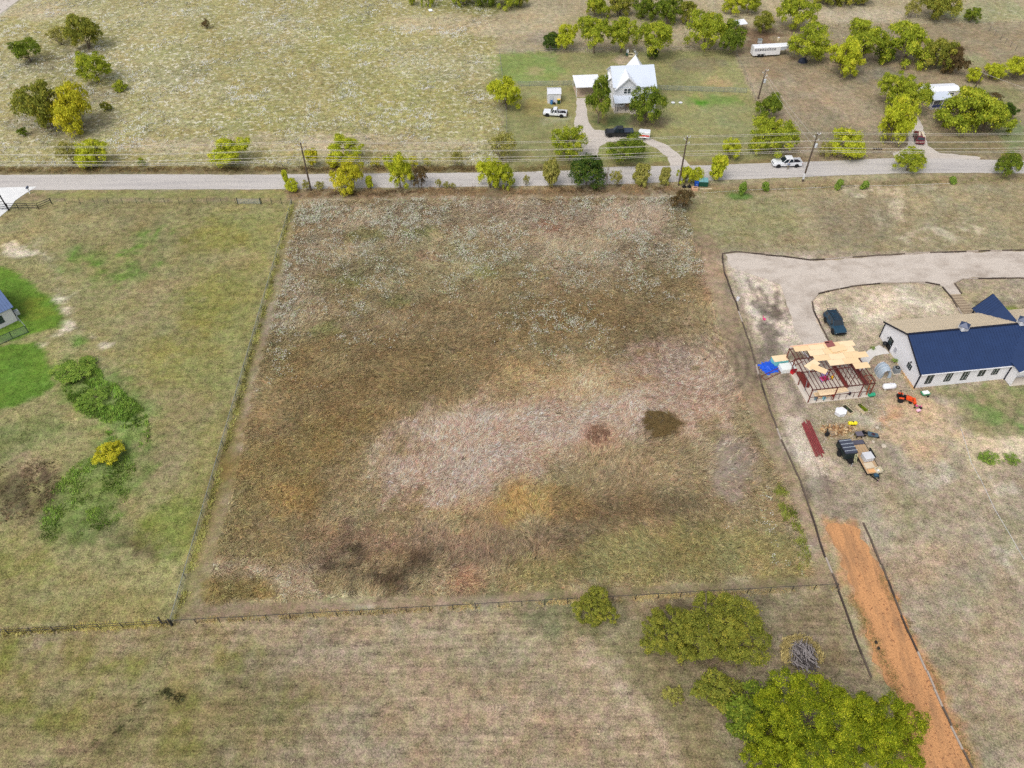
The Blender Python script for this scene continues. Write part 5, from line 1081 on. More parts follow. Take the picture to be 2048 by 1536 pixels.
# ================================================================ VEHICLES AND TRAILERS
tyre_m = M('tyre rubber', (34, 34, 36), .9, var=.15); rim_m = M('alloy rim', (150, 152, 156), .35, metal=.6, var=.05); rim_dark = M('dark rim', (58, 60, 64), .4, metal=.5)
carglass = M('car glass', (34, 44, 52), .06, var=.2, spec=.7); chrome = M('chrome', (196, 198, 202), .2, metal=.8); lamp_m = M('headlamp', (226, 226, 220), .15); tail_m = M('tail lamp', (150, 26, 26), .25); under_m = M('underbody', (24, 24, 26), .9)
_WH = {}
def wheel(parent, x, y, r=.40, w=.28, rim=None, name='wheel'):
    k = (r, w, (rim or rim_m).name)
    if k not in _WH:
        t = MB(); pr = [(r * .62, -w / 2), (r * .93, -w / 2), (r, -w * .3), (r, w * .3), (r * .93, w / 2), (r * .62, w / 2)]; t.lathe(pr, n=20); a = t.mesh('tyre', tyre_m, smooth=False)
        m_ = MB(); m_.lathe([(r * .60, -w * .44), (r * .62, w * .44), (r * .5, w * .40), (r * .2, w * .30)], n=16); b = m_.mesh('rim', rim or rim_m); _WH[k] = (a, b)
    a, b = _WH[k]; wo_ = put(name, a, parent, (x, y, r), (R(-90 if y > 0 else 90), 0, 0)); put('rim', b, wo_); return wo_
def quad_panel(parent, a, b, c, d, inset, off, mat, name, th=.015):
    """panel set just proud of the face a b c d"""
    q = [Vector(v) for v in (a, b, c, d)]; ce = sum(q, Vector()) / 4; n = (q[1] - q[0]).cross(q[3] - q[0]).normalized()
    p = [ce + (v - ce) * (1 - inset) + n * off for v in q]; mb = MB(); mb.prism([v - n * th for v in p], n * th); return mb.build(name, mat, parent)
def rring(x, hw, z0, z1, r=.12):
    return [Vector((x, y, z)) for y, z in ((-hw + r * .5, z0), (hw - r * .5, z0), (hw, z0 + r * .6), (hw, z1 - r), (hw - r * .35, z1 - r * .3), (hw - r, z1), (-hw + r, z1), (-hw + r * .35, z1 - r * .3), (-hw, z1 - r), (-hw, z0 + r * .6))]
def car(name, label, cat, loc, head, paint, L=5.8, W=1.96, hood=1.12, belt=1.12, roof=1.88, cab=(-.95, 1.15), rcab=(-.75, .35), bed=True, wheel_r=.40, cover=None, rim=None, bump=None, rack=False, clr=.42, doors=2, snorkel=False, group=None):
    t = thing(name, label, cat, loc, head, group); hw = W / 2; f = L / 2; rear = -f if not bed else cab[0] - .03
    st = [(f, hw * .86, clr + .10, hood * .80), (f - .10, hw * .94, clr + .02, hood * .93), (f - .45, hw * .99, clr, hood * .985), (cab[1] + .25, hw, clr, hood), (cab[1] - .2, hw, clr, belt), (rear + .12, hw, clr, belt), (rear, hw * .97, clr + .04, belt - .03)]
    mb = MB(); mb.loft([rring(*s) for s in st]); body = mb.build('body', paint, t, smooth=False)
    mb = MB(); mb.box((0, 0, clr - .02), (L * .92, W * .8, .16)); mb.build('chassis', under_m, t)
    if bed:
        bx0, bx1 = -f + .05, cab[0] - .05; bl_ = bx1 - bx0; bc = (bx0 + bx1) / 2
        for s in (-1, 1): mb = MB(); mb.box((bc, s * (hw - .06), (clr + belt) / 2 + .04), (bl_, .11, belt - clr)); mb.build('bed_side', paint, t, bevel=.02)
        mb = MB(); mb.box((bx0, 0, (clr + belt) / 2 + .04), (.09, W - .06, belt - clr)); mb.build('tailgate', paint, t, bevel=.02)
        if cover: mb = MB(); mb.box((bc, 0, belt + .07), (bl_ - .02, W - .1, .06)); mb.build('bed_cover', cover, t)
        else:
            mb = MB(); mb.box((bc, 0, clr + .22), (bl_ - .06, W - .22, .05)); mb.build('bed_floor', M('bed liner', (40, 38, 44), .9), t)
            for s in (-1, 1): mb = MB(); mb.box((bc - .1, s * (hw - .25), clr + .34), (.9, .22, .2)); mb.build('wheel_hump', M('bed liner', (40, 38, 44), .9), t)
    # cabin
    b0, b1 = cab; r0, r1 = rcab; wi = hw * .97; wr = hw * .78; lo = [(b0, -wi), (b1, -wi), (b1, wi), (b0, wi)]; hi = [(r0, -wr), (r1, -wr), (r1, wr), (r0, wr)]
    A = [Vector((x, y, belt - .02)) for x, y in lo]; B = [Vector((x, y, roof - .05)) for x, y in hi]; Cc = [Vector((x * 1.0 + (.08 if i in (0, 3) else -.08), y * .9, roof)) for i, (x, y) in enumerate(hi)]
    mb = MB(); mb.loft([A, B, Cc]); mb.build('cabin', paint, t)
    quad_panel(t, A[1], A[2], B[2], B[1], .10, .012, carglass, 'windscreen'); quad_panel(t, A[3], A[0], B[0], B[3], .16, .012, carglass, 'rear_window')
    n = 3 if (b1 - b0) > 2.6 else 2
    for s, (i, j) in ((-1, (0, 1)), (1, (2, 3))):
        for k in range(n):
            u0, u1 = k / n + .02, (k + 1) / n - .02; p = [A[i].lerp(A[j], u0), A[i].lerp(A[j], u1), B[i].lerp(B[j], u1), B[i].lerp(B[j], u0)]
            quad_panel(t, *p, .12, .012, carglass, 'side_window')
        mb = MB(); mb.box((b1 - .45, s * (hw + .12), belt + .10), (.12, .18, .17)); mb.build('mirror', under_m, t, bevel=.02)
        for k in range(2): mb = MB(); mb.box((b1 - .95 - k * 1.0, s * (hw + .012), belt - .16), (.16, .03, .04)); mb.build('door_handle', under_m, t)
    # ends
    mb = MB(); mb.box((f + .03, 0, clr + .16), (.16, W * .92, .22)); mb.build('front_bumper', bump or chrome, t, bevel=.04)
    mb = MB(); mb.box((-f - .04, 0, clr + .13), (.16, W * .92, .2)); mb.build('rear_bumper', bump or chrome, t, bevel=.03)
    mb = MB(); mb.box((f - .005, 0, hood * .66), (.05, W * .5, .26)); mb.build('grille', under_m, t)
    for s in (-1, 1):
        mb = MB(); mb.box((f - .06, s * hw * .72, hood * .70), (.12, .34, .18)); mb.build('headlight', lamp_m, t, bevel=.02)
        mb = MB(); mb.box((-f - .0, s * (hw - .09), belt - .25), (.08, .13, .32)); mb.build('taillight', tail_m, t)
    ax = f - .98
    for x in (ax, -f + 1.12):
        for s in (-1, 1):
            wheel(t, x, s * (hw - .10), wheel_r, .27, rim); mb = MB(); mb.lathe([(wheel_r * 1.18, -.02), (wheel_r * 1.18, .02)], (0, 0, 0), 20); o = mb.build('wheel_arch', under_m, t, (x, s * (hw - .01), wheel_r + .03)); o.rotation_euler = (R(90), 0, 0)
    if rack:
        rz = roof + .12
        for s in (-1, 1): mb = MB(); mb.beam((r0 - .15, s * wr * .95, rz), (r1 + .15, s * wr * .95, rz), .06, .07); mb.build('rack_rail', under_m, t)
        nb = 9
        for k in range(nb): x = r0 - .1 + (r1 - r0 + .2) * k / (nb - 1); mb = MB(); mb.beam((x, -wr * .95, rz), (x, wr * .95, rz), .10, .04); mb.build('rack_slat', M('rack slat', (52, 60, 72), .5), t)
    return t
def face(a, b):                                        # heading of the vector a -> b given in picture px
    d = P(*b) - P(*a); return math.atan2(d.y, d.x)
pw = M('white car paint', (226, 228, 232), .25, var=.02, spec=.5); pk = M('black car paint', (24, 26, 32), .2, var=.05, spec=.6); pg = M('dark teal car paint', (34, 66, 86), .22, var=.1, spec=.6); pr_ = M('dark red car paint', (104, 20, 34), .22, var=.05, spec=.6)
car('pickup_truck', 'white crew cab pickup parked on the road edge beside a standing person', 'pickup', P(1572, 331), face((1598, 326), (1548, 327)), pw, 5.85, 2.0, 1.16, 1.16, 1.94, (-1.1, 1.25), (-.95, .45), rim=rim_dark, bump=pw)
car('pickup_truck', 'white extended cab pickup parked on the grass near the garden shed', 'pickup', P(1110, 231), face((1130, 229), (1091, 226)), pw, 5.3, 1.86, 1.08, 1.08, 1.78, (-.55, 1.05), (-.4, .4), bump=under_m)
car('pickup_truck', 'black pickup with covered bed parked in front of the farmhouse', 'pickup', P(1238, 271), face((1262, 270), (1212, 270)), pk, 6.1, 2.0, 1.2, 1.2, 1.98, (-.9, 1.3), (-.75, .5), cover=M('tonneau cover', (58, 66, 84), .6))
sv = car('sport_utility_vehicle', 'dark lifted SUV with slatted roof rack parked in the bare turnaround', 'SUV', P(1667, 654), face((1652, 626), (1676, 664)), pg, 4.95, 1.95, 1.22, 1.22, 1.95, (-2.35, 1.05), (-2.15, .45), bed=False, wheel_r=.44, rim=rim_dark, bump=under_m, rack=True, clr=.52)
cr = car('parked_car', 'dark red car with pale roof cargo parked in the neighbour driveway', 'car', P(1836, 280), face((1838, 290), (1833, 268)), pr_, 4.6, 1.84, 1.0, 1.0, 1.62, (-2.0, .95), (-1.7, .25), bed=False, wheel_r=.34, clr=.34, bump=pr_)
mb = MB(); mb.box((-.6, -.35, 1.72), (2.0, .35, .2), rz=.12); mb.box((-.5, .3, 1.70), (1.7, .3, .16), rz=-.1); mb.build('roof_cargo', M('cream cargo bag', (222, 206, 178), .8, var=.1), cr)['kind'] = 'stuff'
# cargo trailer behind the black pickup
tr = thing('cargo_trailer', 'small white box trailer with red stripe hitched behind the black pickup', 'trailer', P(1287, 277), face((1300, 279), (1276, 277)))
mb = MB(); mb.loft([rring(-1.25, .78, .45, 1.85, .14), rring(.95, .78, .45, 1.85, .14), rring(1.25, .6, .5, 1.6, .14)]); mb.build('box', pw, tr)
for s in (-1, 1): mb = MB(); mb.box((.0, s * .79, 1.05), (2.3, .02, .34)); mb.build('stripe', M('red stripe', (214, 52, 44), .5), tr)
for s in (-1, 1): wheel(tr, -.1, s * .80, .33, .2); mb = MB(); mb.box((-.1, s * .82, .74), (.9, .22, .06)); mb.build('mudguard', pw, tr)
mb = MB(); mb.beam((1.2, .5, .45), (2.2, 0, .45), .08, .08); mb.beam((1.2, -.5, .45), (2.2, 0, .45), .08, .08); mb.build('drawbar', under_m, tr)
# long white gooseneck horse trailer
ht = thing('horse_trailer', 'long white gooseneck horse trailer with two rows of slat openings', 'trailer', P(1529, 111), face((1502, 112), (1557, 109)))
hm = M('trailer white', (230, 230, 232), .4, var=.03)
mb = MB(); mb.box((0, .1, 1.45), (7.0, 2.1, 2.0)); mb.build('body', hm, ht, bevel=.05); mb = MB(); mb.prism([(3.45, -.9, 2.44), (3.45, -.9, 1.5), (4.3, -.9, 1.5), (5.7, -.9, 2.1), (5.7, -.9, 2.44)], (0, 2.0, 0)); mb.build('gooseneck', M('trailer grey', (190, 196, 206), .4), ht)
mb = MB(); mb.loft([[Vector((x, y, z)) for y, z in ((-.98, 2.44), (1.17, 2.44), (.8, 2.62), (-.6, 2.62))] for x in (-3.5, 5.7)]); mb.build('roof', snow, ht)
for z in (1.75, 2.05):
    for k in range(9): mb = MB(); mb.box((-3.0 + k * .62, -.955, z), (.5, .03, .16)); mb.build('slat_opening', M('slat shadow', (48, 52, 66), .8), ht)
for x in (-1.9, -1.0):
    for s in (-1, 1): wheel(ht, x, .1 + s * .98, .38, .24)
mb = MB(); mb.box((-1.45, -.98, .82), (2.1, .2, .05)); mb.build('mudguard', under_m, ht)
mb = MB(); mb.tube([(5.3, .1, 2.1), (5.3, .1, .05)], .07, 8); mb.build('landing_leg', under_m, ht)
# flatbed trailer
A0, A1 = P(1714, 885, .6), P(1747, 943, .6); fb = thing('flatbed_trailer', 'black flatbed trailer with plank deck parked beside the camper trailer', 'trailer', ((A0.x + A1.x) / 2, (A0.y + A1.y) / 2, 0), math.atan2(A1.y - A0.y, A1.x - A0.x))
FL, FWd = 5.9, 1.95; deckm = [M('deck plank', (188, 156, 118), .9, var=.12, scale=3), M('deck plank, greyer', (172, 148, 118), .9, var=.12, scale=3)]
for k in range(10):
    mb = MB(); mb.box((.35, -FWd / 2 + .1 + k * .195, .60), (FL - .9, .18, .05)); mb.build('plank', deckm[k % 2], fb)
mb = MB(); mb.box((-FL / 2 + .35, 0, .60), (.75, FWd, .05)); mb.build('ramp_plate', M('steel plate', (86, 84, 96), .6), fb)
for s in (-1, 1): mb = MB(); mb.box((0, s * (FWd / 2 + .05), .52), (FL, .1, .16)); mb.build('side_rail', under_m, fb)
mb = MB(); mb.box((0, 0, .46), (FL - .1, FWd, .1)); mb.build('frame', under_m, fb)
for x in (-.85, -.02):
    for s in (-1, 1): wheel(fb, x, s * (FWd / 2 + .24), .36, .22, rim_dark)
for s in (-1, 1): mb = MB(); mb.box((-.43, s * (FWd / 2 + .25), .80), (1.75, .26, .04)); mb.build('mudguard', under_m, fb)
mb = MB(); mb.beam((FL / 2 - .1, .7, .5), (FL / 2 + 1.2, 0, .5), .1, .12); mb.beam((FL / 2 - .1, -.7, .5), (FL / 2 + 1.2, 0, .5), .1, .12); mb.build('drawbar', under_m, fb); mb = MB(); mb.tube([(FL / 2 + 1.1, 0, .02), (FL / 2 + 1.1, 0, .75)], .05, 8); mb.build('jack', M('pinkish jack', (190, 150, 160), .5), fb)
mb = MB(); mb.box((FL / 2 + .3, .05, .62), (.5, .5, .28)); mb.build('tool_box', M('blue grey box', (52, 84, 106), .6), fb)
def on_fb(name, label, cat, x, y, rz=0):
    c, s = math.cos(fb.rotation_euler.z), math.sin(fb.rotation_euler.z); return thing(name, label, cat, (fb.location.x + x * c - y * s, fb.location.y + x * s + y * c, .626), fb.rotation_euler.z + rz)
q = on_fb('utility_box', 'grey metal utility box standing on the flatbed trailer', 'box', .35, .05, .06); mb = MB(); mb.box((0, 0, .35), (1.15, 1.3, .68)); mb.build('cabinet', M('grey cabinet', (196, 196, 198), .5, var=.08), q, bevel=.02); mb = MB(); mb.box((0, 0, .71), (1.2, 1.36, .05)); mb.build('lid', M('grey lid', (206, 206, 208), .5), q)
q = on_fb('plywood_board', 'loose pale board lying on the flatbed deck ahead of the utility box', 'board', 1.55, -.15, .04); mb = MB(); mb.box((0, 0, .03), (.95, 1.3, .05)); mb.build('board', M('pale board', (206, 190, 164), .8, var=.1), q); mb = MB(); mb.box((.9, .05, .03), (.55, 1.25, .05)); mb.build('board', M('orange board', (214, 164, 112), .8, var=.1), q)
q = on_fb('wooden_crate', 'open wooden crate with white rags at the nose of the flatbed trailer', 'crate', FL / 2 - .35, .62, .1); mb = MB(); mb.box((0, 0, .03), (.75, .8, .05)); mb.build('floor', M('crate wood', (214, 204, 178), .8), q)
for x, y, a, b in ((.36, 0, .04, .8), (-.36, 0, .04, .8), (0, .39, .68, .04), (0, -.39, .68, .04)): mb = MB(); mb.box((x, y, .25), (a, b, .42)); mb.build('side', M('crate wood', (214, 204, 178), .8), q)
mb = MB(); mb.lathe([(.2, .06), (.26, .15), (.18, .3), (.04, .34)], (.08, -.12, 0), 9); mb.build('rag', M('white rag', (228, 228, 232), .9), q)
# dark off-road camper trailer
C0, C1 = P(1672, 912), P(1700, 914); ct = thing('camper_trailer', 'dark green off-road camper trailer with rooftop tent rack and ladder', 'trailer', P(1688, 908), R(98))
cm = M('dark olive camper', (38, 48, 48), .5, var=.15); mb = MB(); mb.loft([rring(x, .85, .55, 1.55, .15) for x in (-1.35, 1.25)]); mb.build('body', cm, ct)
mb = MB(); mb.box((-.05, 0, 1.72), (2.45, 1.75, .26)); mb.build('roof_tent', M('tent cover', (66, 70, 84), .8, var=.15), ct, bevel=.04)
for x in (-.9, -.3, .3, .9): mb = MB(); mb.box((x, 0, 1.88), (.07, 1.8, .06)); mb.build('rack_bar', M('pale rack bar', (168, 176, 184), .5), ct)
for s in (-1, 1): mb = MB(); mb.beam((-1.3, s * .92, 1.66), (1.25, s * .92, 1.66), .06, .08); mb.build('rack_rail', under_m, ct); wheel(ct, -.15, s * .92, .42, .27, rim_dark); mb = MB(); mb.box((-.15, s * .93, .93), (1.15, .3, .05)); mb.build('mudguard', under_m, ct)
mb = MB()
for k in range(2): mb.beam((-1.5 - .0, -.75 + k * .35, 1.75), (-1.95, -.75 + k * .35, .3), .05, .05)
for k in range(6): mb.beam((-1.53 - k * .07, -.75, 1.6 - k * .22), (-1.53 - k * .07, -.4, 1.6 - k * .22), .05, .06)
mb.build('ladder', M('pale ladder', (206, 204, 160), .6), ct)
mb = MB(); mb.beam((-1.3, .4, .5), (-2.3, .0, .5), .09, .09); mb.beam((-1.3, -.4, .5), (-2.3, 0, .5), .09, .09); mb.build('drawbar', under_m, ct); mb = MB(); mb.box((-1.75, .05, .62), (.6, .7, .3)); mb.build('tongue_box', under_m, ct); mb = MB(); mb.tube([(-2.25, 0, .02), (-2.25, 0, .7)], .05, 8); mb.build('jack', M('grey jack', (186, 188, 190), .5), ct)
# ================================================================ POLES AND WIRES
polew = M('weathered pole wood', (92, 80, 70), .95, var=.2, scale=3); insul = M('pale insulator', (214, 216, 220), .4); wire_m = M('pale cable', (196, 190, 180), .5, var=.02)
def pole(px, py, h, label, transformer=False, wrap=False, lean=0.0, arms=True):
    t = thing('utility_pole', label, 'utility pole', P(px, py)); mb = MB(); mb.tube([(0, 0, -.05), (lean * .5, 0, h * .5), (lean, 0, h)], [.19, .16, .12], 10); mb.build('shaft', polew, t)
    if arms:
        for z, d in ((h - .05, 1), (h - .55, -1), (h - 1.3, 1)):
            mb = MB(); mb.beam((lean, 0, z - .25), (lean + d * .55, 0, z + .05), .06, .06); mb.build('bracket', insul, t); mb = MB(); mb.lathe([(.07, 0), (.09, .06), (.05, .14), (.07, .2), (.03, .28)], (lean + d * .55, 0, z), 8); mb.build('insulator', insul, t)
        mb = MB(); mb.lathe([(.06, 0), (.08, .1), (.03, .3)], (lean, 0, h - .02), 8); mb.build('top_pin', insul, t)
    if transformer: mb = MB(); mb.lathe([(.24, 0), (.28, .06), (.28, .75), (.22, .85), (.08, .92)], (lean * .7 + .42, 0, h - 2.9), 14); mb.build('transformer', M('grey transformer', (196, 200, 204), .4), t); mb = MB(); mb.box((lean * .7 + .2, 0, h - 2.5), (.3, .1, .1)); mb.build('transformer_mount', polew, t)
    if wrap: mb = MB(); mb.tube([(0, 0, .6), (0, 0, 1.9)], .21, 10); mb.build('pole_wrap', insul, t)
    return t
pole(622, 381, 10.4, 'tall wooden utility pole in the verge west of the big golden bush', lean=-.1)
pole(1357, 371, 10.6, 'tall wooden utility pole standing beside the blue recycling bin', lean=.1)
pole(1605, 363, 10.4, 'tall wooden utility pole with a transformer and pale foot wrap', True, True, lean=.15)
pole(1516, 198, 6.8, 'shorter yard pole with a transformer between farmhouse and neighbour', True, lean=.25)
pole(1941, 190, 6.0, 'dark bare pole leaning above the mobile home trees', arms=False, lean=.9)
LP = [Vector((P(622, 381).x - 78, P(622, 381).y - 1, 0)), P(622, 381), P(1357, 371), P(1605, 363), Vector((P(1605, 363).x + 74, P(1605, 363).y + 2, 0))]
ords = ['uppermost', 'second highest', 'third highest', 'fourth highest', 'fifth highest', 'second lowest', 'lowest']
for k, (z, dx, dy) in enumerate([(10.75, 0, 0), (10.25, 0, .35), (9.2, 0, -.3), (8.7, 0, .3), (7.5, 0, .1), (7.0, 0, -.1), (6.55, 0, .12)]):
    pts = []
    for a, b in zip(LP, LP[1:]):
        L_ = (b - a).length; sag = L_ * L_ * 1.4e-4
        pts += [a.lerp(b, u) + Vector((0, dy, z - 4 * sag * u * (1 - u))) for u in np.linspace(0, 1, 14)[:-1]]
    pts.append(LP[-1] + Vector((0, dy, z))); mb = MB(); mb.tube(pts, .026 if z > 8 else .034, 5, cap=False)
    tag(mb.build('power_line', wire_m), ords[k] + ' overhead cable strung along the road poles', 'cable', 'overhead cables along the road')
for k, (a, b) in enumerate([((*(P(1605, 363))[:2], 9.4), (*(P(1516, 198))[:2], 6.6)), ((*(P(1605, 363))[:2], 8.0), (*(P(1516, 198))[:2], 5.9))]):
    a, b = Vector(a), Vector(b); mb = MB(); mb.tube([a.lerp(b, u) - Vector((0, 0, 2.0 * u * (1 - u))) for u in np.linspace(0, 1, 16)], .024, 5, cap=False); tag(mb.build('power_line', wire_m), ['upper', 'lower'][k] + ' cable branching from the roadside pole to the yard pole', 'cable')
a, b = Vector((*(P(1605, 363) + Vector((74, 2, 0)))[:2], 8.5)), Vector((*P(1941, 190)[:2], 5.5)); mb = MB(); mb.tube([a.lerp(b, u) - Vector((0, 0, 2.4 * u * (1 - u))) for u in np.linspace(0, 1, 16)], .024, 5, cap=False); tag(mb.build('power_line', wire_m), 'cable running from the road line to the dark leaning pole', 'cable')

# ================================================================ FENCES
fgreen = M('dark green steel post', (52, 66, 60), .6, var=.1); frust = M('dark pipe', (62, 60, 58), .7, var=.15); fgrey = M('galvanised rail', (150, 158, 160), .45, metal=.3, var=.06); fwood = M('grey fence post', (128, 118, 106), .95, var=.2)
def mesh_mat():
    m = bpy.data.materials.new('chain link'); m.use_nodes = True; b = m.node_tree.nodes['Principled BSDF']; b.inputs['Base Color'].default_value = (*lin((150, 160, 156)), 1); b.inputs['Alpha'].default_value = .20; b.inputs['Roughness'].default_value = .5; return m
link_m = mesh_mat()
def fence(label, line, sp=2.6, h=1.25, rails=(1.22,), pr=.05, rr=.025, pm=None, rm=None, link=False, name='fence', skip=(), bend=0.0, square=False):
    q = [P(*p) for p in line]; t = thing(name, label, 'fence', q[0]); pm = pm or fgreen; rm = rm or pm
    pme = (MB().box((0, 0, h / 2), (pr * 2, pr * 2, h)) if square else MB().tube([(0, 0, -.05), (0, 0, h)], pr, 7)).mesh('post', pm)
    for i, (a, b) in enumerate(zip(q, q[1:])):
        L_ = (b - a).length; n = max(1, round(L_ / sp)); la, lb = a - q[0], b - q[0]; u = (b - a) / L_
        for k in range(n + (1 if i == len(q) - 2 else 0)):
            c = la.lerp(lb, k / n); put('post', pme, t, c, (random.uniform(-.03, .03), random.uniform(-.03, .03), math.atan2(u.y, u.x)), (1, 1, random.uniform(.94, 1.06)))
        for z in rails:
            mb = MB(); mb.beam(la + Vector((0, 0, z)), lb + Vector((0, 0, z)), rr * 2, rr * 2) if square else mb.tube([la + Vector((0, 0, z)), lb + Vector((0, 0, z))], rr, 6)
            mb.build('rail' if rr > .015 else 'wire', rm, t)
        if link: mb = MB(); n_ = Vector((-u.y, u.x, 0)) * .006; mb.prism([la + n_ + Vector((0, 0, .05)), lb + n_ + Vector((0, 0, .05)), lb + n_ + Vector((0, 0, h - .05)), la + n_ + Vector((0, 0, h - .05))], -n_ * 2); mb.build('chain_link_mesh', link_m, t)
    return t
fence('thin dark post and wire fence along the road verge in front of the left pasture', [(105, 408), (472, 408)], 2.75, 1.3, (1.28, .9, .5), .045, .014)
gt = fence('short wire fence between the field gate and the lot corner', [(524, 408), (584, 409)], 2.2, 1.3, (1.28, .9, .5), .06, .014)
g0, g1 = P(476, 409), P(522, 409); gg = thing('field_gate', 'grey tubular field gate in the road fence of the left pasture', 'gate', g0, math.atan2((g1 - g0).y, (g1 - g0).x)); GL = (g1 - g0).length
for z in (.3, .52, .74, .96, 1.2): mb = MB(); mb.tube([(0.1, 0, z), (GL - .1, 0, z)], .03, 6); mb.build('gate_bar', fgrey, gg)
for x in (.1, GL / 2, GL - .1): mb = MB(); mb.tube([(x, 0, .25), (x, 0, 1.25)], .03, 6); mb.build('gate_upright', fgrey, gg)
for x in (0, GL): mb = MB(); mb.tube([(x, 0, 0), (x, 0, 1.5)], .09, 8); mb.build('gate_post', fgreen, gg)
fence('long chain link fence with pale top rail dividing the left pasture from the lot', [(585, 409), (490, 742), (346, 1248)], 2.9, 1.2, (1.18,), .04, .03, fgreen, fgrey, True)
fence('dark pipe fence with top rail running along the south side of the lot', [(346, 1250), (1672, 1177)], 2.7, 1.15, (1.12,), .05, .04, frust)
fence('dark pipe fence with top rail along the south side of the left pasture', [(-120, 1276), (336, 1250)], 2.7, 1.15, (1.12, .6), .05, .03, frust)
for px, py in ((325, 1248), (344, 1252)): t = thing('corner_post', 'heavy dark corner post where the three fences meet' + (' by the mown field' if px > 330 else ', the western one'), 'post', P(px, py)); mb = MB(); mb.tube([(0, 0, 0), (0, 0, 1.55)], .1, 8); mb.build('shaft', frust, t); mb = MB(); mb.lathe([(.11, 1.55), (.12, 1.6), (.03, 1.66)], n=8); mb.build('cap', frust, t)
fence('black three-rail pipe fence bending round the concrete driveway', [(18, 419), (78, 419), (104, 408)], 2.3, 1.35, (.45, .88, 1.3), .06, .05, black, black)
eg = thing('entrance_gate', 'black steel entrance gate with tall slanted post at the concrete driveway', 'gate', P(18, 421)); mb = MB(); mb.beam((0, 0, 0), (-.4, .2, 3.4), .2, .2); mb.build('gate_post', black, eg)
for z in (.5, .95, 1.4): mb = MB(); mb.beam((-.1, 0, z), (-3.5, .2, z), .09, .09); mb.build('gate_bar', black, eg)
mb = MB(); mb.beam((-.3, .1, 2.0), (-2.4, .2, 1.4), .08, .08); mb.build('brace', black, eg)
fence('low wire fence with weathered posts along the far pasture by the road', [(-60, 335), (600, 334), (1012, 333)], 3.6, 1.15, (1.1, .75, .4), .05, .012, fwood, fgrey)
fence('wire yard fence round the west and north sides of the farmhouse garden', [(1016, 338), (1012, 224), (999, 108), (1230, 104), (1466, 101)], 3.2, 1.2, (1.15, .7), .045, .016, fwood, fgrey)
fence('wire fence running from the horse trailer towards the road tree', [(1466, 101), (1500, 176), (1555, 322)], 3.4, 1.2, (1.15, .7), .045, .014, fwood, fgrey)
fence('chain link garden fence between the yard tree and the carport', [(1036, 173), (1150, 171)], 2.8, 1.2, (1.16,), .04, .025, fgrey, fgrey, True)
fence('chain link garden fence east of the farmhouse', [(1312, 180), (1492, 186)], 2.8, 1.2, (1.16,), .04, .025, fgrey, fgrey, True)
fence('low wire fence along the bare lane behind the neighbour land', [(1480, 54), (1760, 50), (2070, 50)], 4.0, 1.1, (1.05, .6), .05, .012, fwood, fgrey)
fence('short run of dark fence posts beside the far right pasture', [(1978, 62), (2000, 80), (2030, 102)], 2.6, 1.4, (1.2,), .09, .014, fwood, fgrey)
fence('grey-green privacy fence panels beside the corner house', [(-60, 716), (26, 678), (57, 665)], 3.0, 1.45, (1.42, .1), .06, .04, fgreen, fgreen, True)
fence('low edging rail between the corner house wall and its fence', [(40, 644), (57, 664)], 2.6, 1.3, (1.28,), .05, .04, fgrey, fgrey)

# ================================================================ TIMBER KERBS
tie_m = [M('creosoted timber', (70, 60, 54), .95, var=.25, scale=3), M('weathered tie', (96, 84, 74), .95, var=.25, scale=3), M('pale old tie', (168, 156, 144), .95, var=.15, scale=3)]
tie_me = [MB().box((0, 0, .085), (2.36, .21, .19)).mesh('railroad_tie', m_, bevel=.02) for m_ in tie_m]
def ties(line, label, group, pale=.08, rndz=.02):
    q = [P(*p) for p in line]; acc = 0
    for a, b in zip(q, q[1:]):
        L_ = (b - a).length; n = max(1, round(L_ / 2.42)); an = math.atan2((b - a).y, (b - a).x)
        for k in range(n):
            c = a.lerp(b, (k + .5) / n); r_ = random.random(); m_ = tie_me[2] if r_ < pale else tie_me[0 if r_ < .6 else 1]
            o = put('railroad_tie', m_, None, (c.x + random.gauss(0, .03), c.y + random.gauss(0, .03), 0), (0, 0, an + random.gauss(0, rndz)), ((L_ / n) / 2.40, 1, random.uniform(.9, 1.15))); tag(o, label, 'timber', group)
ties([(1444, 510), (1448, 545), (1470, 602), (1500, 690), (1530, 792), (1562, 880), (1602, 965), (1640, 1085), (1676, 1180), (1706, 1265), (1742, 1356)], 'dark railroad tie laid in the line along the east edge of the lot', 'ties along the lot edge')
ties([(1444, 508), (1472, 504), (1560, 513), (1622, 521), (1760, 511), (1860, 506), (1980, 502), (2100, 500)], 'railroad tie edging the pasture side of the gravel drive', 'ties along the north of the gravel drive', .25)
ties([(1664, 694), (1641, 652), (1627, 622), (1624, 604), (1636, 588), (1700, 574), (1760, 567), (1850, 565), (1880, 571)], 'railroad tie edging the bare turnaround where the dark SUV stands', 'ties round the turnaround', .3)
ties([(1884, 574), (1904, 598), (1926, 634)], 'railroad tie on the west side of the boardwalk', 'ties beside the boardwalk'); ties([(1923, 588), (1908, 567), (1926, 558), (2100, 556)], 'railroad tie edging the house side of the gravel drive east of the boardwalk', 'ties along the south of the gravel drive')
ties([(1727, 1046), (1762, 1128), (1802, 1232), (1852, 1342), (1902, 1452), (1950, 1550)], 'dark railroad tie in the line along the east side of the red dirt track', 'ties along the dirt track', .15)

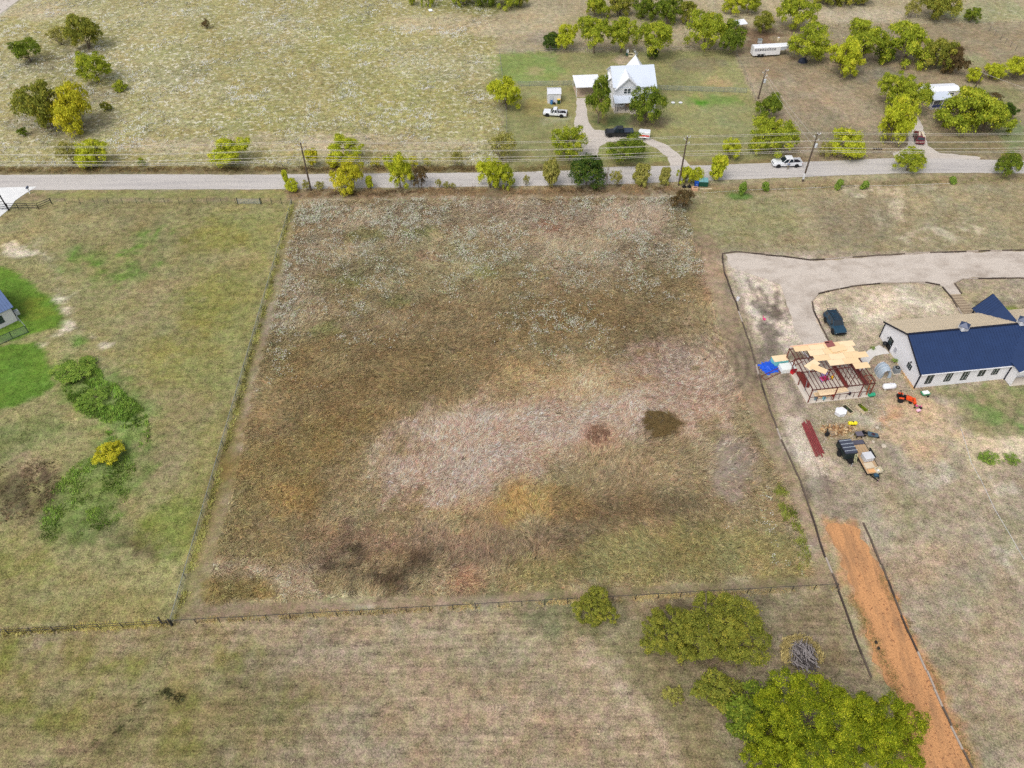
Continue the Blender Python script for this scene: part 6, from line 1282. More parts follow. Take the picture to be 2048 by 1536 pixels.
# ================================================================ SITE CLUTTER
def simple(name, label, cat, px, py, rz=0, z=0): return thing(name, label, cat, P(px, py) + Vector((0, 0, z)), rz)
def fr_pt(x, y, z=.14):
    c, s = math.cos(sphi), math.sin(sphi); return Vector((SB.x + x * c - y * s, SB.y + x * s + y * c, z))
def bucket(label, loc, rgb, r=.16, h=.38, cat='bucket'):
    m_ = M('plastic %s' % (rgb,), rgb, .5, var=.05); t = thing('bucket', label, cat, loc); mb = MB(); mb.lathe([(r * .85, 0), (r, h), (r * 1.06, h + .02), (r * .92, h + .02), (r * .8, .05)], n=14); mb.build('shell', m_, t); mb = MB(); mb.tube([(r, 0, h), (r * .7, 0, h + .16), (0, 0, h + .22), (-r * .7, 0, h + .16), (-r, 0, h)], .012, 5); mb.build('handle', insul, t); return t
bucket('red bucket standing on the slab of the steel frame', fr_pt(4.35, .9), (206, 40, 36), .2, .45); bucket('black bucket standing on the slab of the steel frame', fr_pt(6.9, .75), (30, 34, 48), .2, .42)
bucket('grey-blue tub near the slab corner column', fr_pt(1.5, .55), (120, 140, 148), .26, .4); bucket('pale turquoise tub on the front edge of the slab', fr_pt(2.75, .45), (140, 206, 220), .24, .34)
bucket('white bucket standing on the timber kerb of the gravel yard', P(1475, 601), (232, 230, 232), .26, .6)
t = simple('toy_chair', 'pink plastic toy chair lying in the dusty yard', 'toy', 1528, 640); pk_ = M('pink plastic', (232, 84, 140), .5)
mb = MB(); mb.box((0, 0, .22), (.45, .45, .07)); mb.build('seat', pk_, t); mb = MB(); mb.box((-.22, 0, .5), (.06, .45, .55), ry=-.2); mb.build('back', pk_, t)
for x, y in ((-.18, -.18), (.18, -.18), (.18, .18), (-.18, .18)): mb = MB(); mb.tube([(x, y, 0), (x, y, .2)], .035, 6); mb.build('leg', M('pale pink plastic', (240, 190, 208), .5), t)
t = thing('play_house', 'pink and lilac toy play stand under the steel purlins', 'toy', fr_pt(4.4, 4.2), .3); mb = MB(); mb.box((0, 0, .4), (1.2, .8, .1)); mb.build('table', pk_, t)
for x in (-.5, .5): mb = MB(); mb.box((x, 0, .18), (.12, .7, .36)); mb.build('leg', M('lilac plastic', (186, 176, 226), .5), t)
mb = MB(); mb.box((.1, .42, .75), (1.2, .06, .7)); mb.build('backboard', M('lilac plastic', (186, 176, 226), .5), t); mb = MB(); mb.lathe([(.2, .45), (.26, .6), (.12, .75)], (-.2, -.1, 0), 10); mb.build('basin', M('magenta plastic', (170, 30, 84), .5), t)
t = thing('toy_scooter', 'yellow ride-on toy under the steel purlins', 'toy', fr_pt(5.7, 4.3), 1.1); yl = M('yellow plastic', (244, 190, 40), .5); mb = MB(); mb.box((0, 0, .3), (.8, .3, .2)); mb.build('body', yl, t, bevel=.06); mb = MB(); mb.tube([(.3, 0, .4), (.35, 0, .75)], .04, 6); mb.tube([(.35, -.2, .75), (.35, .2, .75)], .03, 6); mb.build('handlebar', M('red plastic', (206, 60, 40), .5), t)
for x in (-.28, .28):
    for y in (-.17, .17): mb = MB(); mb.lathe([(.13, -.04), (.13, .04)], n=10); o = mb.build('wheel', tyre_m, t, (x, y, .13)); o.rotation_euler = (R(90), 0, 0)
rs = M('red primed steel', (120, 50, 44), .6, var=.2)
def stack(name, label, cat, loc, rz, rows, cols, L_, w, h, mat, gap=.015):
    t = thing(name, label, cat, loc, rz); me_ = MB().box((0, 0, 0), (L_, w, h)).mesh('length', mat)
    for r_ in range(rows):
        for c in range(cols): put('length', me_, t, (random.uniform(-.12, .12), (c - (cols - 1) / 2) * (w + gap), h / 2 + r_ * (h + .004)))
    return t
stack('steel_stack', 'stack of red steel channels lying on the slab by the west columns', 'steel stack', fr_pt(1.2, 4.6), sphi + R(90), 3, 5, 3.0, .14, .14, rs); stack('steel_stack', 'long dark red steel bundle lying across the middle of the slab', 'steel stack', fr_pt(7.1, 4.4), sphi + R(92), 2, 3, 4.4, .15, .15, rs); stack('steel_stack', 'rusty steel bundle lying outside the east edge of the slab', 'steel stack', fr_pt(10.3, 5.0, 0), sphi + R(94), 2, 4, 5.2, .15, .15, rs)
stack('plank_stack', 'short stack of grey planks on the gravel behind the steel frame', 'planks', fr_pt(2.6, SD + 1.2, 0), sphi + R(80), 3, 4, 2.6, .2, .06, timber); t = thing('white_post', 'white boxed post lying behind the plywood deck', 'post', fr_pt(3.9, SD + 1.1, 0), sphi + R(100)); mb = MB(); mb.box((0, 0, .1), (2.6, .2, .2)); mb.build('shaft', white, t); mb = MB(); mb.box((1.35, 0, .1), (.12, .28, .28)); mb.build('cap', white, t)
t = thing('tool_chest', 'red tool chest by the north-west columns of the steel frame', 'tool chest', fr_pt(.4, 6.4), sphi + .5); mb = MB(); mb.box((0, 0, .3), (.9, .5, .6)); mb.build('chest', M('red enamel', (196, 34, 46), .4), t, bevel=.02); mb = MB(); mb.box((0, 0, .63), (.94, .54, .06)); mb.build('lid', M('dark red enamel', (140, 24, 36), .4), t)
t = thing('conduit', 'silver pipe leaning on the west side of the steel frame', 'pipe', fr_pt(.55, 2.3), 0); mb = MB(); mb.tube([(0, 0, 0), (.35, 1.5, 2.9)], .045, 8); mb.build('tube', fgrey, t)
t = thing('water_tank', 'green plastic tank lying at the east corner of the slab', 'tank', P(1742, 792), .2); mb = MB(); mb.tube([(-.55, 0, .3), (-.45, 0, .3), (.45, 0, .3), (.55, 0, .3)], [.16, .3, .3, .16], 14); mb.build('drum', M('green plastic', (52, 160, 120), .4), t); mb = MB(); mb.box((0, 0, .05), (.7, .5, .1)); mb.build('cradle', under_m, t)
# sheet goods, tarp and loose lattice beside the frame
t = thing('panel_stack', 'stack of wrapped panels topped with plywood beside the blue tarp', 'panel stack', fr_pt(-.9, SD - .15, 0), sphi + .02); mb = MB(); mb.box((0, 0, .5), (2.3, 1.25, 1.0)); mb.build('wrapped_panels', M('teal wrap', (120, 196, 196), .6, var=.1), t); mb = MB(); mb.box((.03, .02, 1.03), (2.4, 1.3, .05)); mb.build('top_sheet', osb2, t)
t = thing('foam_stack', 'white foam sheets stacked at the north-west corner of the slab', 'panel stack', fr_pt(-.3, SD - 1.75, 0), sphi + .02); 
for k in range(5): mb = MB(); mb.box((random.uniform(-.03, .03), random.uniform(-.03, .03), .1 + k * .16), (2.2, 1.4, .15)); mb.build('foam_sheet', M('white foam', (226, 230, 226), .8, var=.03), t)
g = np.random.default_rng(17); nx_, ny_ = 18, 14; V = []; F = []
for j in range(ny_):
    for i in range(nx_):
        u, v = i / (nx_ - 1) - .5, j / (ny_ - 1) - .5; hgt = max(0, .55 - 1.2 * (u * u + v * v) ** .5 * 1.1) + .28 * float(fbm(i * 1.0, j * 1.0, .45, 3, 3)) * (1 - max(abs(u), abs(v)) * 1.6); V.append((u * 2.6 + .15 * g.normal(), v * 2.4 + .15 * g.normal(), max(.02, hgt)))
for j in range(ny_ - 1):
    for i in range(nx_ - 1): F.append((j * nx_ + i, j * nx_ + i + 1, (j + 1) * nx_ + i + 1, (j + 1) * nx_ + i))
mb = MB().add(V, F); tag(mb.build('tarp', M('blue tarp', (34, 88, 206), .4, var=.2, scale=2), None, fr_pt(-2.7, SD - .9, 0), sphi + .3), 'crumpled bright blue tarp thrown over a pile beside the steel frame', 'tarp')
a, b = P(1526, 757), P(1602, 722); t = thing('truss', 'loose red lattice frame lying between the timber kerb and the slab', 'steel frame', a, math.atan2((b - a).y, (b - a).x)); L_ = (b - a).length
for y in (-.45, .45): mb = MB(); mb.beam((0, y, .08), (L_, y, .35), .07, .07); mb.build('chord', red, t)
for k in range(5): x = L_ * k / 5; mb = MB(); mb.beam((x, -.45, .08 + .054 * k), (x, .45, .08 + .054 * k), .05, .05); mb.build('rung', red, t)
# long red pipes
a, b = P(1610, 846), P(1640, 912); an = math.atan2((b - a).y, (b - a).x); L_ = (b - a).length; u = (b - a) / L_; n_ = Vector((-u.y, u.x, 0)); pme = MB().tube([(-L_ / 2, 0, 0), (L_ / 2, 0, 0)], .10, 8).mesh('steel_tube', M('red primed tube', (136, 62, 62), .6, var=.15))
for k in range(6):
    c = (a + b) / 2 + n_ * (k - 2.5) * .24 + u * random.uniform(-.4, .4); o = put('steel_tube', pme, None, (c.x, c.y, .2), (0, 0, an + random.gauss(0, .012))); tag(o, 'long dark red steel tube lying in the bundle on the pale gravel', 'steel tube', 'red tubes on the gravel')
for k, f_ in enumerate((.12, .85)): c = a.lerp(b, f_); o = MB().box((0, 0, .05), (.12, 1.9, .1)).build('bearer', timber, None, (c.x, c.y, 0), an); tag(o, ['timber bearer under the upper end of the red tubes', 'timber bearer under the lower end of the red tubes'][k], 'timber')
# planters, white chest, log pile, yellow container, bins
soil = M('potting soil', (52, 46, 40), .95, var=.2); pal = M('pale planter board', (206, 190, 160), .8, var=.1)
def planter(px, py, rz, label, green):
    t = simple('planter_box', label, 'planter', px, py, rz)
    for x, y, a_, b_ in ((.38, 0, .05, 1.7), (-.38, 0, .05, 1.7), (0, .83, .71, .05), (0, -.83, .71, .05)): mb = MB(); mb.box((x, y, .24), (a_, b_, .48)); mb.build('board', pal, t)
    mb = MB(); mb.box((0, 0, .2), (.7, 1.6, .36)); mb.build('soil', soil, t)
    g = np.random.default_rng(int(px)); n = 320 if green else 60; p = g.normal(0, 1, (n, 3)) * np.array([.2, .38, .12]) + np.array([0, -.15 if green else .1, .48]); V = np.empty((n, 3, 3)); d = g.normal(0, .09, (n, 2, 3)); V[:, 0] = p; V[:, 1] = p + d[:, 0]; V[:, 2] = p + d[:, 1]
    put('foliage', np_mesh('foliage', V.reshape(-1, 3), np.arange(n * 3).reshape(-1, 3), np.tile(lin((138, 156, 36) if green else (86, 108, 70)), (n * 3, 1)), leaf_mat), t)['kind'] = 'stuff'
planter(1694, 822, R(28), 'wooden planter box with dark soil beside the white chest', False); planter(1723, 819, R(28), 'wooden planter box overflowing with yellow-green plants', True)
t = simple('storage_chest', 'white six-sided storage chest beside the planter box', 'chest', 1680, 827, R(8)); mb = MB(); mb.lathe([(.78, 0), (.8, .55)], n=6, sx=1.1, sy=.95); mb.build('body', M('off-white resin', (216, 216, 222), .5), t); mb = MB(); mb.lathe([(.84, .55), (.82, .63), (.3, .7)], n=6, sx=1.1, sy=.95); mb.build('lid', M('white resin', (232, 232, 236), .5), t)
t = simple('firewood_pile', 'heap of split firewood and brush behind the camper trailer', 'firewood', 1668, 862)
logm = [M('split log', (188, 152, 108), .9, var=.2), M('split log, brown', (140, 104, 72), .9, var=.2), M('split log, pale', (208, 182, 142), .9, var=.2)]
lme = [MB().prism([(0, -.09, -.08), (0, .1, -.07), (0, .02, .1)], (.5, 0, 0)).mesh('log', m_) for m_ in logm]
for k in range(110):
    x, y = random.gauss(0, .85), random.gauss(0, .42); z = max(.08, .55 - .45 * math.hypot(x / 1.4, y / .8) + random.uniform(-.1, .1)); put('log', lme[k % 3], t, (x, y, z), (random.uniform(0, 6), random.uniform(-.5, .5), random.uniform(0, 6)))
for px, py, k in ((1700, 864, 40),):
    t = simple('kindling_pile', 'loose scatter of orange kindling right of the firewood heap', 'firewood', 1690, 858)
    for k in range(60): put('stick', lme[k % 3], t, (random.gauss(0, .8), random.gauss(0, .4), random.uniform(.06, .25)), (random.uniform(0, 6), random.uniform(-.3, .3), random.uniform(0, 6)), (.8, .5, .5))
t = simple('pallet', 'broken wooden pallet leaning on the firewood heap', 'pallet', 1664, 868, .4); 
for k in range(6): mb = MB(); mb.box((-.5 + k * .2, 0, .42), (.14, 1.0, .025), rx=.35); mb.build('slat', timber, t)
for y in (-.4, .4): mb = MB(); mb.box((0, y, .36 + y * .36), (1.2, .08, .09)); mb.build('bearer', timber, t)
t = simple('spare_tyre', 'dark tyre and post leaning at the firewood heap', 'tyre', 1653, 872, .3); mb = MB(); mb.lathe([(.2, -.1), (.36, -.1), (.4, 0), (.36, .1), (.2, .1)], n=16); o = mb.build('tyre', tyre_m, t, (0, 0, .4)); o.rotation_euler = (R(75), 0, 0); mb = MB(); mb.beam((.1, .1, 0), (.0, .3, 1.3), .12, .12); mb.build('post', M('dark green post', (44, 62, 58), .7), t)
t = simple('sprayer_tank', 'bright yellow ribbed tank on the bare ground right of the firewood', 'tank', 1704, 849); mb = MB()
prof = []
for k in range(7): prof += [(-.6 + k * .2, .30 if k % 2 else .25)]
mb.tube([(x, 0, .3) for x, r_ in prof], [r_ for x, r_ in prof], 14); mb.build('tank', M('yellow poly tank', (238, 220, 40), .4), t); mb = MB(); mb.box((0, 0, .04), (1.0, .5, .08)); mb.build('skid', under_m, t); mb = MB(); mb.lathe([(.1, .55), (.1, .66)], n=10); mb.build('cap', under_m, t)
t = simple('trash_cart', 'grey square table cart beside the round black tub', 'cart', 1716, 873, .1); mb = MB(); mb.box((0, 0, .62), (1.0, .8, .08)); mb.build('top', M('grey plastic top', (104, 98, 108), .6), t)
for x in (-.4, .4):
    for y in (-.3, .3): mb = MB(); mb.box((x, y, .3), (.09, .09, .6)); mb.build('leg', under_m, t)
t = simple('stock_tub', 'round black rubber tub next to the grey cart', 'tub', 1727, 870); mb = MB(); mb.lathe([(.36, 0), (.44, .5), (.46, .52), (.40, .52), (.34, .06)], n=16); mb.build('shell', tyre_m, t); mb = MB(); mb.lathe([(.33, .12), (.33, .15)], n=14); mb.build('water', M('dark water', (28, 34, 40), .1), t)
t = simple('wheelbarrow', 'dark blue-grey wheelbarrow tub with loose contents near the flatbed', 'wheelbarrow', 1744, 874, -.3); mb = MB(); mb.loft([[Vector((x * a_, y * a_, z)) for x, y in ((-.75, -.42), (.6, -.36), (.75, 0), (.6, .36), (-.75, .42))] for z, a_ in ((.25, .7), (.6, 1.0))]); mb.build('tray', M('blue-grey tray', (74, 92, 104), .5), t); mb = MB(); mb.lathe([(.3, .58), (.2, .68), (.05, .74)], n=9); mb.build('load', M('dark load', (66, 44, 50), .9), t); wheel(t, .75, .0, .2, .1, rim_dark)
for y in (-.3, .3): mb = MB(); mb.tube([(.5, y * .3, .25), (-1.2, y, .55)], .03, 6); mb.build('handle', timber, t)
# propane tank, mower, barrow, tricycle, greenhouse, ac, grill by the barn house
t = simple('propane_tank', 'long white propane tank lying between the steel frame and the barn house', 'tank', 1776, 778, R(6)); mb = MB(); mb.tube([(-1.05, 0, .62), (-.95, 0, .62), (-.75, 0, .62), (.75, 0, .62), (.95, 0, .62), (1.05, 0, .62)], [.12, .32, .45, .45, .32, .12], 18); mb.build('vessel', M('gloss white', (236, 236, 240), .3), t, smooth=True); mb = MB(); mb.lathe([(.16, 1.05), (.16, 1.2), (.06, 1.24)], n=12); mb.build('valve_dome', white, t)
for x in (-.6, .6): mb = MB(); mb.box((x, 0, .1), (.18, .7, .22)); mb.build('foot', conc, t)
t = simple('garden_tractor', 'orange and black garden tractor parked near the propane tank', 'tractor', 1806, 801, R(-12)); og = M('orange paint', (226, 84, 36), .4)
mb = MB(); mb.box((.65, 0, .62), (.9, .6, .42)); mb.build('hood', og, t, bevel=.06); mb = MB(); mb.box((-.35, 0, .5), (1.1, .8, .2)); mb.build('frame', under_m, t); mb = MB(); mb.box((-.35, 0, .78), (.5, .5, .14)); mb.build('seat', under_m, t, bevel=.04); mb = MB(); mb.box((-.6, 0, 1.0), (.1, .48, .4)); mb.build('seat_back', under_m, t)
mb = MB(); mb.tube([(.15, 0, .7), (-.05, 0, 1.05)], .03, 6); mb.lathe([(.2, 1.04), (.2, 1.08)], (-.05, 0, 0), 12); mb.build('steering_wheel', under_m, t)
for s in (-1, 1): wheel(t, -.55, s * .55, .42, .3, rim_dark); wheel(t, .9, s * .45, .26, .18, rim_dark); mb = MB(); mb.box((-.55, s * .5, .9), (.7, .3, .06)); mb.build('mudguard', og, t)
mb = MB(); mb.box((1.55, 0, .22), (.35, 1.1, .35)); mb.build('loader_bucket', og, t)
for s in (-1, 1): mb = MB(); mb.beam((.3, s * .5, .8), (1.45, s * .45, .35), .08, .1); mb.build('loader_arm', og, t)
mb = MB(); mb.tube([(-.8, -.4, .9), (-.8, -.4, 1.7), (-.8, .4, 1.7), (-.8, .4, .9)], .04, 6); mb.build('roll_bar', under_m, t)
t = simple('garden_cart', 'green garden cart with a white load by the barn house corner', 'cart', 1848, 791, .2); mb = MB(); mb.loft([[Vector((x * a_, y * a_, z)) for x, y in ((-.65, -.4), (.65, -.4), (.65, .4), (-.65, .4))] for z, a_ in ((.3, .75), (.6, 1.0))]); mb.build('tray', M('cart green', (52, 138, 96), .5), t); mb = MB(); mb.box((.05, 0, .66), (1.0, .65, .25)); mb.build('load', M('white sack', (232, 234, 232), .7), t, bevel=.08); wheel(t, .35, .42, .18, .1, rim_dark); wheel(t, .35, -.42, .18, .1, rim_dark); mb = MB(); mb.tube([(-.6, 0, .4), (-1.3, 0, .65)], .03, 6); mb.build('handle', under_m, t)
t = simple('tricycle', 'pink and black tricycle lying near the garden tractor', 'tricycle', 1834, 816, -.5); mb = MB(); mb.tube([(.4, 0, .55), (-.35, 0, .3)], .05, 8); mb.build('frame', M('purple frame', (130, 40, 110), .5), t); mb = MB(); mb.tube([(.4, -.28, .68), (.4, .28, .68)], .035, 6); mb.build('handlebar', pk_, t); mb = MB(); mb.box((-.2, 0, .42), (.3, .26, .07)); mb.build('seat', pk_, t); wheel(t, .42, 0.01, .24, .07, rim_m); wheel(t, -.35, .25, .16, .06, rim_m); wheel(t, -.35, -.25, .16, .06, rim_m)
t = simple('trailer_toy', 'pale pink toy trailer behind the tricycle', 'toy', 1836, 823, .4); mb = MB(); mb.box((0, 0, .25), (.6, .4, .2)); mb.build('tray', M('pale pink plastic', (240, 190, 208), .5), t); wheel(t, -.1, .2, .12, .06); wheel(t, -.1, -.2, .12, .06)
t = simple('greenhouse_tent', 'small domed clear plastic greenhouse beside the concrete walkway', 'greenhouse', 1764, 748, R(5)); gp = M('cloudy plastic', (176, 192, 206), .3, var=.1, alpha=.75); rings = []
for y in (-.95, -.3, .3, .95):
    k_ = 1 - .12 * (abs(y) > .8); rings.append([Vector((1.0 * k_ * math.cos(a_), y, 1.9 * k_ * math.sin(a_) ** .8 if math.sin(a_) > 0 else 0)) for a_ in np.linspace(0, math.pi, 10)])
mb = MB(); n = 10; fs = []
for i in range(3):
    for k in range(n - 1): fs.append((i * n + k, i * n + k + 1, (i + 1) * n + k + 1, (i + 1) * n + k))
mb.add([v for r_ in rings for v in r_], fs); mb.add(rings[-1], [tuple(range(n))]); mb.build('cover', gp, t)
for r_ in rings: mb = MB(); mb.tube(r_, .025, 5); mb.build('hoop', insul, t)
mb = MB(); mb.prism([rings[0][0], rings[0][1], rings[0][2], Vector((.45, -.84, 1.45)), Vector((.42, -.84, 0))], (0, -.02, 0)); mb.build('door_flap', gp, t); mb = MB(); mb.prism([rings[0][-1], rings[0][-2], rings[0][-3], Vector((-.3, -.84, 1.5)), Vector((-.42, -.84, 0))], (0, -.02, 0)); mb.build('door_flap', gp, t)
t = simple('air_conditioner', 'grey air conditioner unit on the rock bed by the barn house gable', 'air conditioner', 1791, 744, bphi); mb = MB(); mb.box((0, 0, .5), (.9, .9, .9)); mb.build('case', M('grey metal case', (132, 138, 142), .5, var=.1), t, bevel=.03); mb = MB(); mb.lathe([(.36, .95), (.36, .99)], n=16); mb.build('fan_grille', under_m, t); mb = MB(); mb.box((0, 0, .03), (1.1, 1.1, .06)); mb.build('pad', conc, t); mb = MB(); mb.lathe([(.1, .99), (.1, 1.02)], n=10); mb.build('fan_hub', fgrey, t)
t = simple('barbecue_grill', 'round black barbecue grill beside the barn house side door', 'grill', 1767, 694); mb = MB(); mb.lathe([(.1, .5), (.32, .6), (.4, .78), (.36, .92), (.2, 1.05), (.04, 1.1)], n=16); mb.build('kettle', black, t, smooth=True)
for k in range(3): a_ = k * 2.1; mb = MB(); mb.tube([(.15 * math.cos(a_), .15 * math.sin(a_), .6), (.38 * math.cos(a_), .38 * math.sin(a_), 0)], .025, 6); mb.build('leg', black, t)
# hose on the dry grass
pts = [P(*p) for p in ((1922, 858), (1932, 890), (1942, 925), (1964, 965), (1990, 1020), (2020, 1070), (2060, 1140))]; mb = MB(); mb.tube([p + Vector((0, 0, .03)) for p in pts], .03, 5); tag(mb.build('garden_hose', M('pale hose', (204, 206, 204), .5)), 'thin pale hose stretched across the dry grass right of the trailers', 'hose')
pts = [P(*p) for p in ((1408, 386), (1500, 380), (1600, 377), (1700, 372), (1800, 371), (1900, 367))]; mb = MB(); mb.tube([p + Vector((0, 0, .03)) for p in pts], .03, 5); tag(mb.build('irrigation_line', M('pale hose', (204, 206, 204), .5)), 'thin pale irrigation line linking the planted saplings by the road', 'hose')

# ================================================================ BY THE ROAD AND HOUSES
t = simple('dumpster', 'green lidded dumpster behind the verge bushes', 'dumpster', 1405, 371, R(-6)); gm = M('dumpster green', (28, 78, 62), .5, var=.1); mb = MB(); mb.prism([(-.95, -.55, .1), (-.95, .6, .1), (-.95, .7, 1.35), (-.95, -.6, 1.15)], (1.9, 0, 0)); mb.build('bin', gm, t)
for s in (-1, 1): mb = MB(); roof_slab(mb, (s * .47 - .45, -.64, 1.18), (s * .47 + .45, -.64, 1.18), (s * .47 + .45, .74, 1.40), (s * .47 - .45, .74, 1.40), .05); mb.build('lid', M('teal lid', (112, 160, 164), .5), t)
t = simple('recycling_bin', 'blue recycling bin standing beside the green dumpster', 'bin', 1392, 373); bm_ = M('bin blue', (30, 84, 186), .45); mb = MB(); mb.box((0, 0, .5), (.62, .68, 1.0), taper=1.12); mb.build('body', bm_, t); mb = MB(); mb.box((0, 0, 1.04), (.76, .8, .08)); mb.build('lid', bm_, t, bevel=.02)
mb = MB(); mb.prism([(-.12, -.37, .55), (.12, -.37, .55), (0, -.385, .78)], (0, -.012, 0)); mb.build('emblem', white, t)
for s in (-1, 1): mb = MB(); mb.lathe([(.12, -.04), (.12, .04)], n=10); o = mb.build('wheel', tyre_m, t, (s * .3, .33, .12)); o.rotation_euler = (0, R(90), 0)
t = simple('cardboard_box', 'tan box with a dark opening set down in front of the bins', 'box', 1389, 380, .05); tm_ = M('tan cardboard', (206, 164, 132), .8); mb = MB(); mb.box((0, 0, .3), (1.2, .8, .6)); mb.build('body', tm_, t); mb = MB(); mb.box((.1, 0, .61), (.8, .3, .02)); mb.build('opening', soil, t)
t = simple('plank', 'pale plank lying on the verge in front of the dumpster', 'plank', 1410, 373, .02); mb = MB(); mb.box((0, -.9, .05), (2.4, .25, .08)); mb.build('board', pal, t); mb = MB(); mb.box((.9, -.9, .02), (.2, .5, .04)); mb.build('cleat', pal, t)
for px, lab in ((1368, 'black sack of rubbish at the foot of the middle pole'), (1378, 'small black sack beside the tan box')): t = simple('rubbish_sack', lab, 'sack', px, 375); mb = MB(); mb.lathe([(.2, 0), (.36, .15), (.34, .35), (.14, .5), (.06, .6)], n=10, sx=1.2); mb.build('sack', under_m, t); mb = MB(); mb.lathe([(.1, .58), (.14, .68)], n=8); mb.build('knot', under_m, t)
t = simple('mailbox_row', 'row of black mailboxes on a rail beside the yellow-green bush', 'mailboxes', 1752, 307, R(2)); mb = MB(); mb.box((0, 0, .95), (2.2, .12, .1)); mb.build('rail', timber, t)
for k in range(4): mb = MB(); mb.loft([[Vector((x, y, z)) for x, z in ((-.12, 1.0), (.12, 1.0), (.12, 1.16), (.06, 1.24), (-.06, 1.24), (-.12, 1.16))] for y in (-.28, .28)]); o = mb.build('mailbox', black, t, (-.75 + k * .5, 0, 0)); mb = MB(); mb.box((.14, -.1, 1.2), (.02, .05, .16)); mb.build('flag', tail_m, o)
for x in (-.8, .8): mb = MB(); mb.box((x, 0, .47), (.1, .1, .94)); mb.build('post', timber, t)
t = simple('mailbox', 'white mailbox on a white post beside the concrete driveway', 'mailbox', 60, 387); mb = MB(); mb.box((0, 0, .6), (.14, .14, 1.2)); mb.build('post', white, t); mb = MB(); mb.beam((0, .0, .7), (0, .4, 1.05), .08, .08); mb.build('brace', white, t); mb = MB(); mb.loft([[Vector((x, y, z)) for x, z in ((-.15, 1.2), (.15, 1.2), (.15, 1.42), (.08, 1.52), (-.08, 1.52), (-.15, 1.42))] for y in (-.3, .35)]); mb.build('box', M('slate box', (90, 98, 118), .5), t)
t = simple('white_board', 'white board lying on bare soil at the far edge of the pasture', 'board', 861, 22, .3); mb = MB(); mb.box((0, 0, .25), (1.0, .9, .05), rx=.35); mb.build('panel', snow, t); mb = MB(); mb.box((0, .3, .17), (.1, .1, .34)); mb.build('prop', timber, t)
# fire pit and chairs behind the farmhouse
t = simple('fire_pit', 'round pale fire pit ring behind the farmhouse', 'fire pit', 1262, 111)
for k in range(14): a_ = k * 2 * math.pi / 14; mb = MB(); mb.box((.8 * math.cos(a_), .8 * math.sin(a_), .15), (.3, .34, .3), rz=a_); mb.build('block', M('pale block', (226, 214, 176), .8), t)
mb = MB(); mb.lathe([(.64, 0), (.64, .08)], n=14); mb.build('ash', soil, t)
for k, (px, py, c_, w_) in enumerate(((1255, 108, (232, 232, 232), 'white lawn chair nearest the small cedar side of the fire pit'), (1270, 107, (228, 230, 232), 'white lawn chair behind the fire pit'), (1254, 113, (44, 84, 74), 'dark green lawn chair left of the fire pit'), (1272, 113, (196, 200, 204), 'grey lawn chair right of the fire pit'))):
    t = simple('lawn_chair', w_, 'chair', px, py, k * 1.3); m_ = M('chair %d' % k, c_, .6); mb = MB(); mb.box((0, 0, .42), (.55, .55, .06)); mb.build('seat', m_, t); mb = MB(); mb.box((0, .28, .75), (.55, .06, .62), rx=-.2); mb.build('back', m_, t)
    for x in (-.24, .24):
        for y in (-.24, .24): mb = MB(); mb.box((x, y, .2), (.05, .05, .4)); mb.build('leg', m_, t)
        mb = MB(); mb.box((x * 1.15, 0, .62), (.07, .55, .04)); mb.build('armrest', m_, t)
# bits round the shed and yard
t = simple('plastic_barrel', 'blue plastic barrel in front of the garden shed', 'barrel', 1103, 208); mb = MB(); mb.lathe([(.26, 0), (.3, .3), (.3, .6), (.26, .85)], n=14); mb.build('shell', M('barrel blue', (56, 126, 190), .4), t); mb = MB(); mb.lathe([(.22, .85), (.22, .88)], n=12); mb.build('lid', M('barrel lid', (40, 96, 150), .4), t)
t = simple('push_mower', 'dark push mower beside the blue barrel', 'mower', 1108, 208.5); mb = MB(); mb.box((0, 0, .25), (.6, .5, .25)); mb.build('deck', under_m, t, bevel=.05); mb = MB(); mb.tube([(-.25, -.2, .3), (-.9, -.2, 1.0), (-.9, .2, 1.0), (-.25, .2, .3)], .025, 6); mb.build('handle', fgrey, t); wheel(t, .25, .27, .13, .06); wheel(t, .25, -.27, .13, .06)
t = simple('wheeled_bin', 'dark green bin with yellow lid at the garden shed corner', 'bin', 1117, 207); mb = MB(); mb.box((0, 0, .5), (.6, .65, 1.0), taper=1.1); mb.build('body', M('bin green', (40, 74, 50), .5), t); mb = MB(); mb.box((0, 0, 1.05), (.72, .78, .08)); mb.build('lid', M('yellow lid', (238, 196, 50), .5), t)
for k, px in enumerate((1346, 1361)): t = simple('septic_lid', ['white round tank lid in the lawn east of the farmhouse', 'white round tank lid beside the green patch of lawn'][k], 'lid', px, 206); mb = MB(); mb.lathe([(.42, 0), (.42, .12)], n=14); mb.build('riser', M('riser green', (70, 110, 70), .6), t); mb = MB(); mb.lathe([(.46, .12), (.44, .17), (.1, .2)], n=14); mb.build('cover', white, t)
t = simple('tarp_heap', 'black tarp covered heap under the open branched tree', 'tarp', 1605, 124); mb = MB(); mb.lathe([(1.1, 0), (.95, .5), (.5, 1.0), (.12, 1.25)], n=9, sx=1.1); mb.build('tarp', M('black tarp', (38, 44, 62), .5, var=.2), t); mb = MB(); mb.box((0, 0, 1.28), (.5, .2, .12)); mb.build('weight', pal, t)
t = simple('hay_feeder', 'grey box feeder behind the horse trailer', 'feeder', 1519, 86); mb = MB(); mb.box((0, 0, .5), (1.0, .8, .9)); mb.build('box', M('feeder grey', (190, 196, 200), .6), t); mb = MB(); mb.box((0, 0, .98), (1.1, .9, .06)); mb.build('lid', fgrey, t)
t = simple('small_shelter', 'small white-roofed shelter half hidden behind the dark tree by the trailer', 'shed', 1478, 60, .3); mb = MB(); roof_slab(mb, (-1.6, -1.2, 1.9), (1.6, -1.2, 1.9), (1.6, 1.2, 2.3), (-1.6, 1.2, 2.3), .08); mb.build('roof', snow, t)
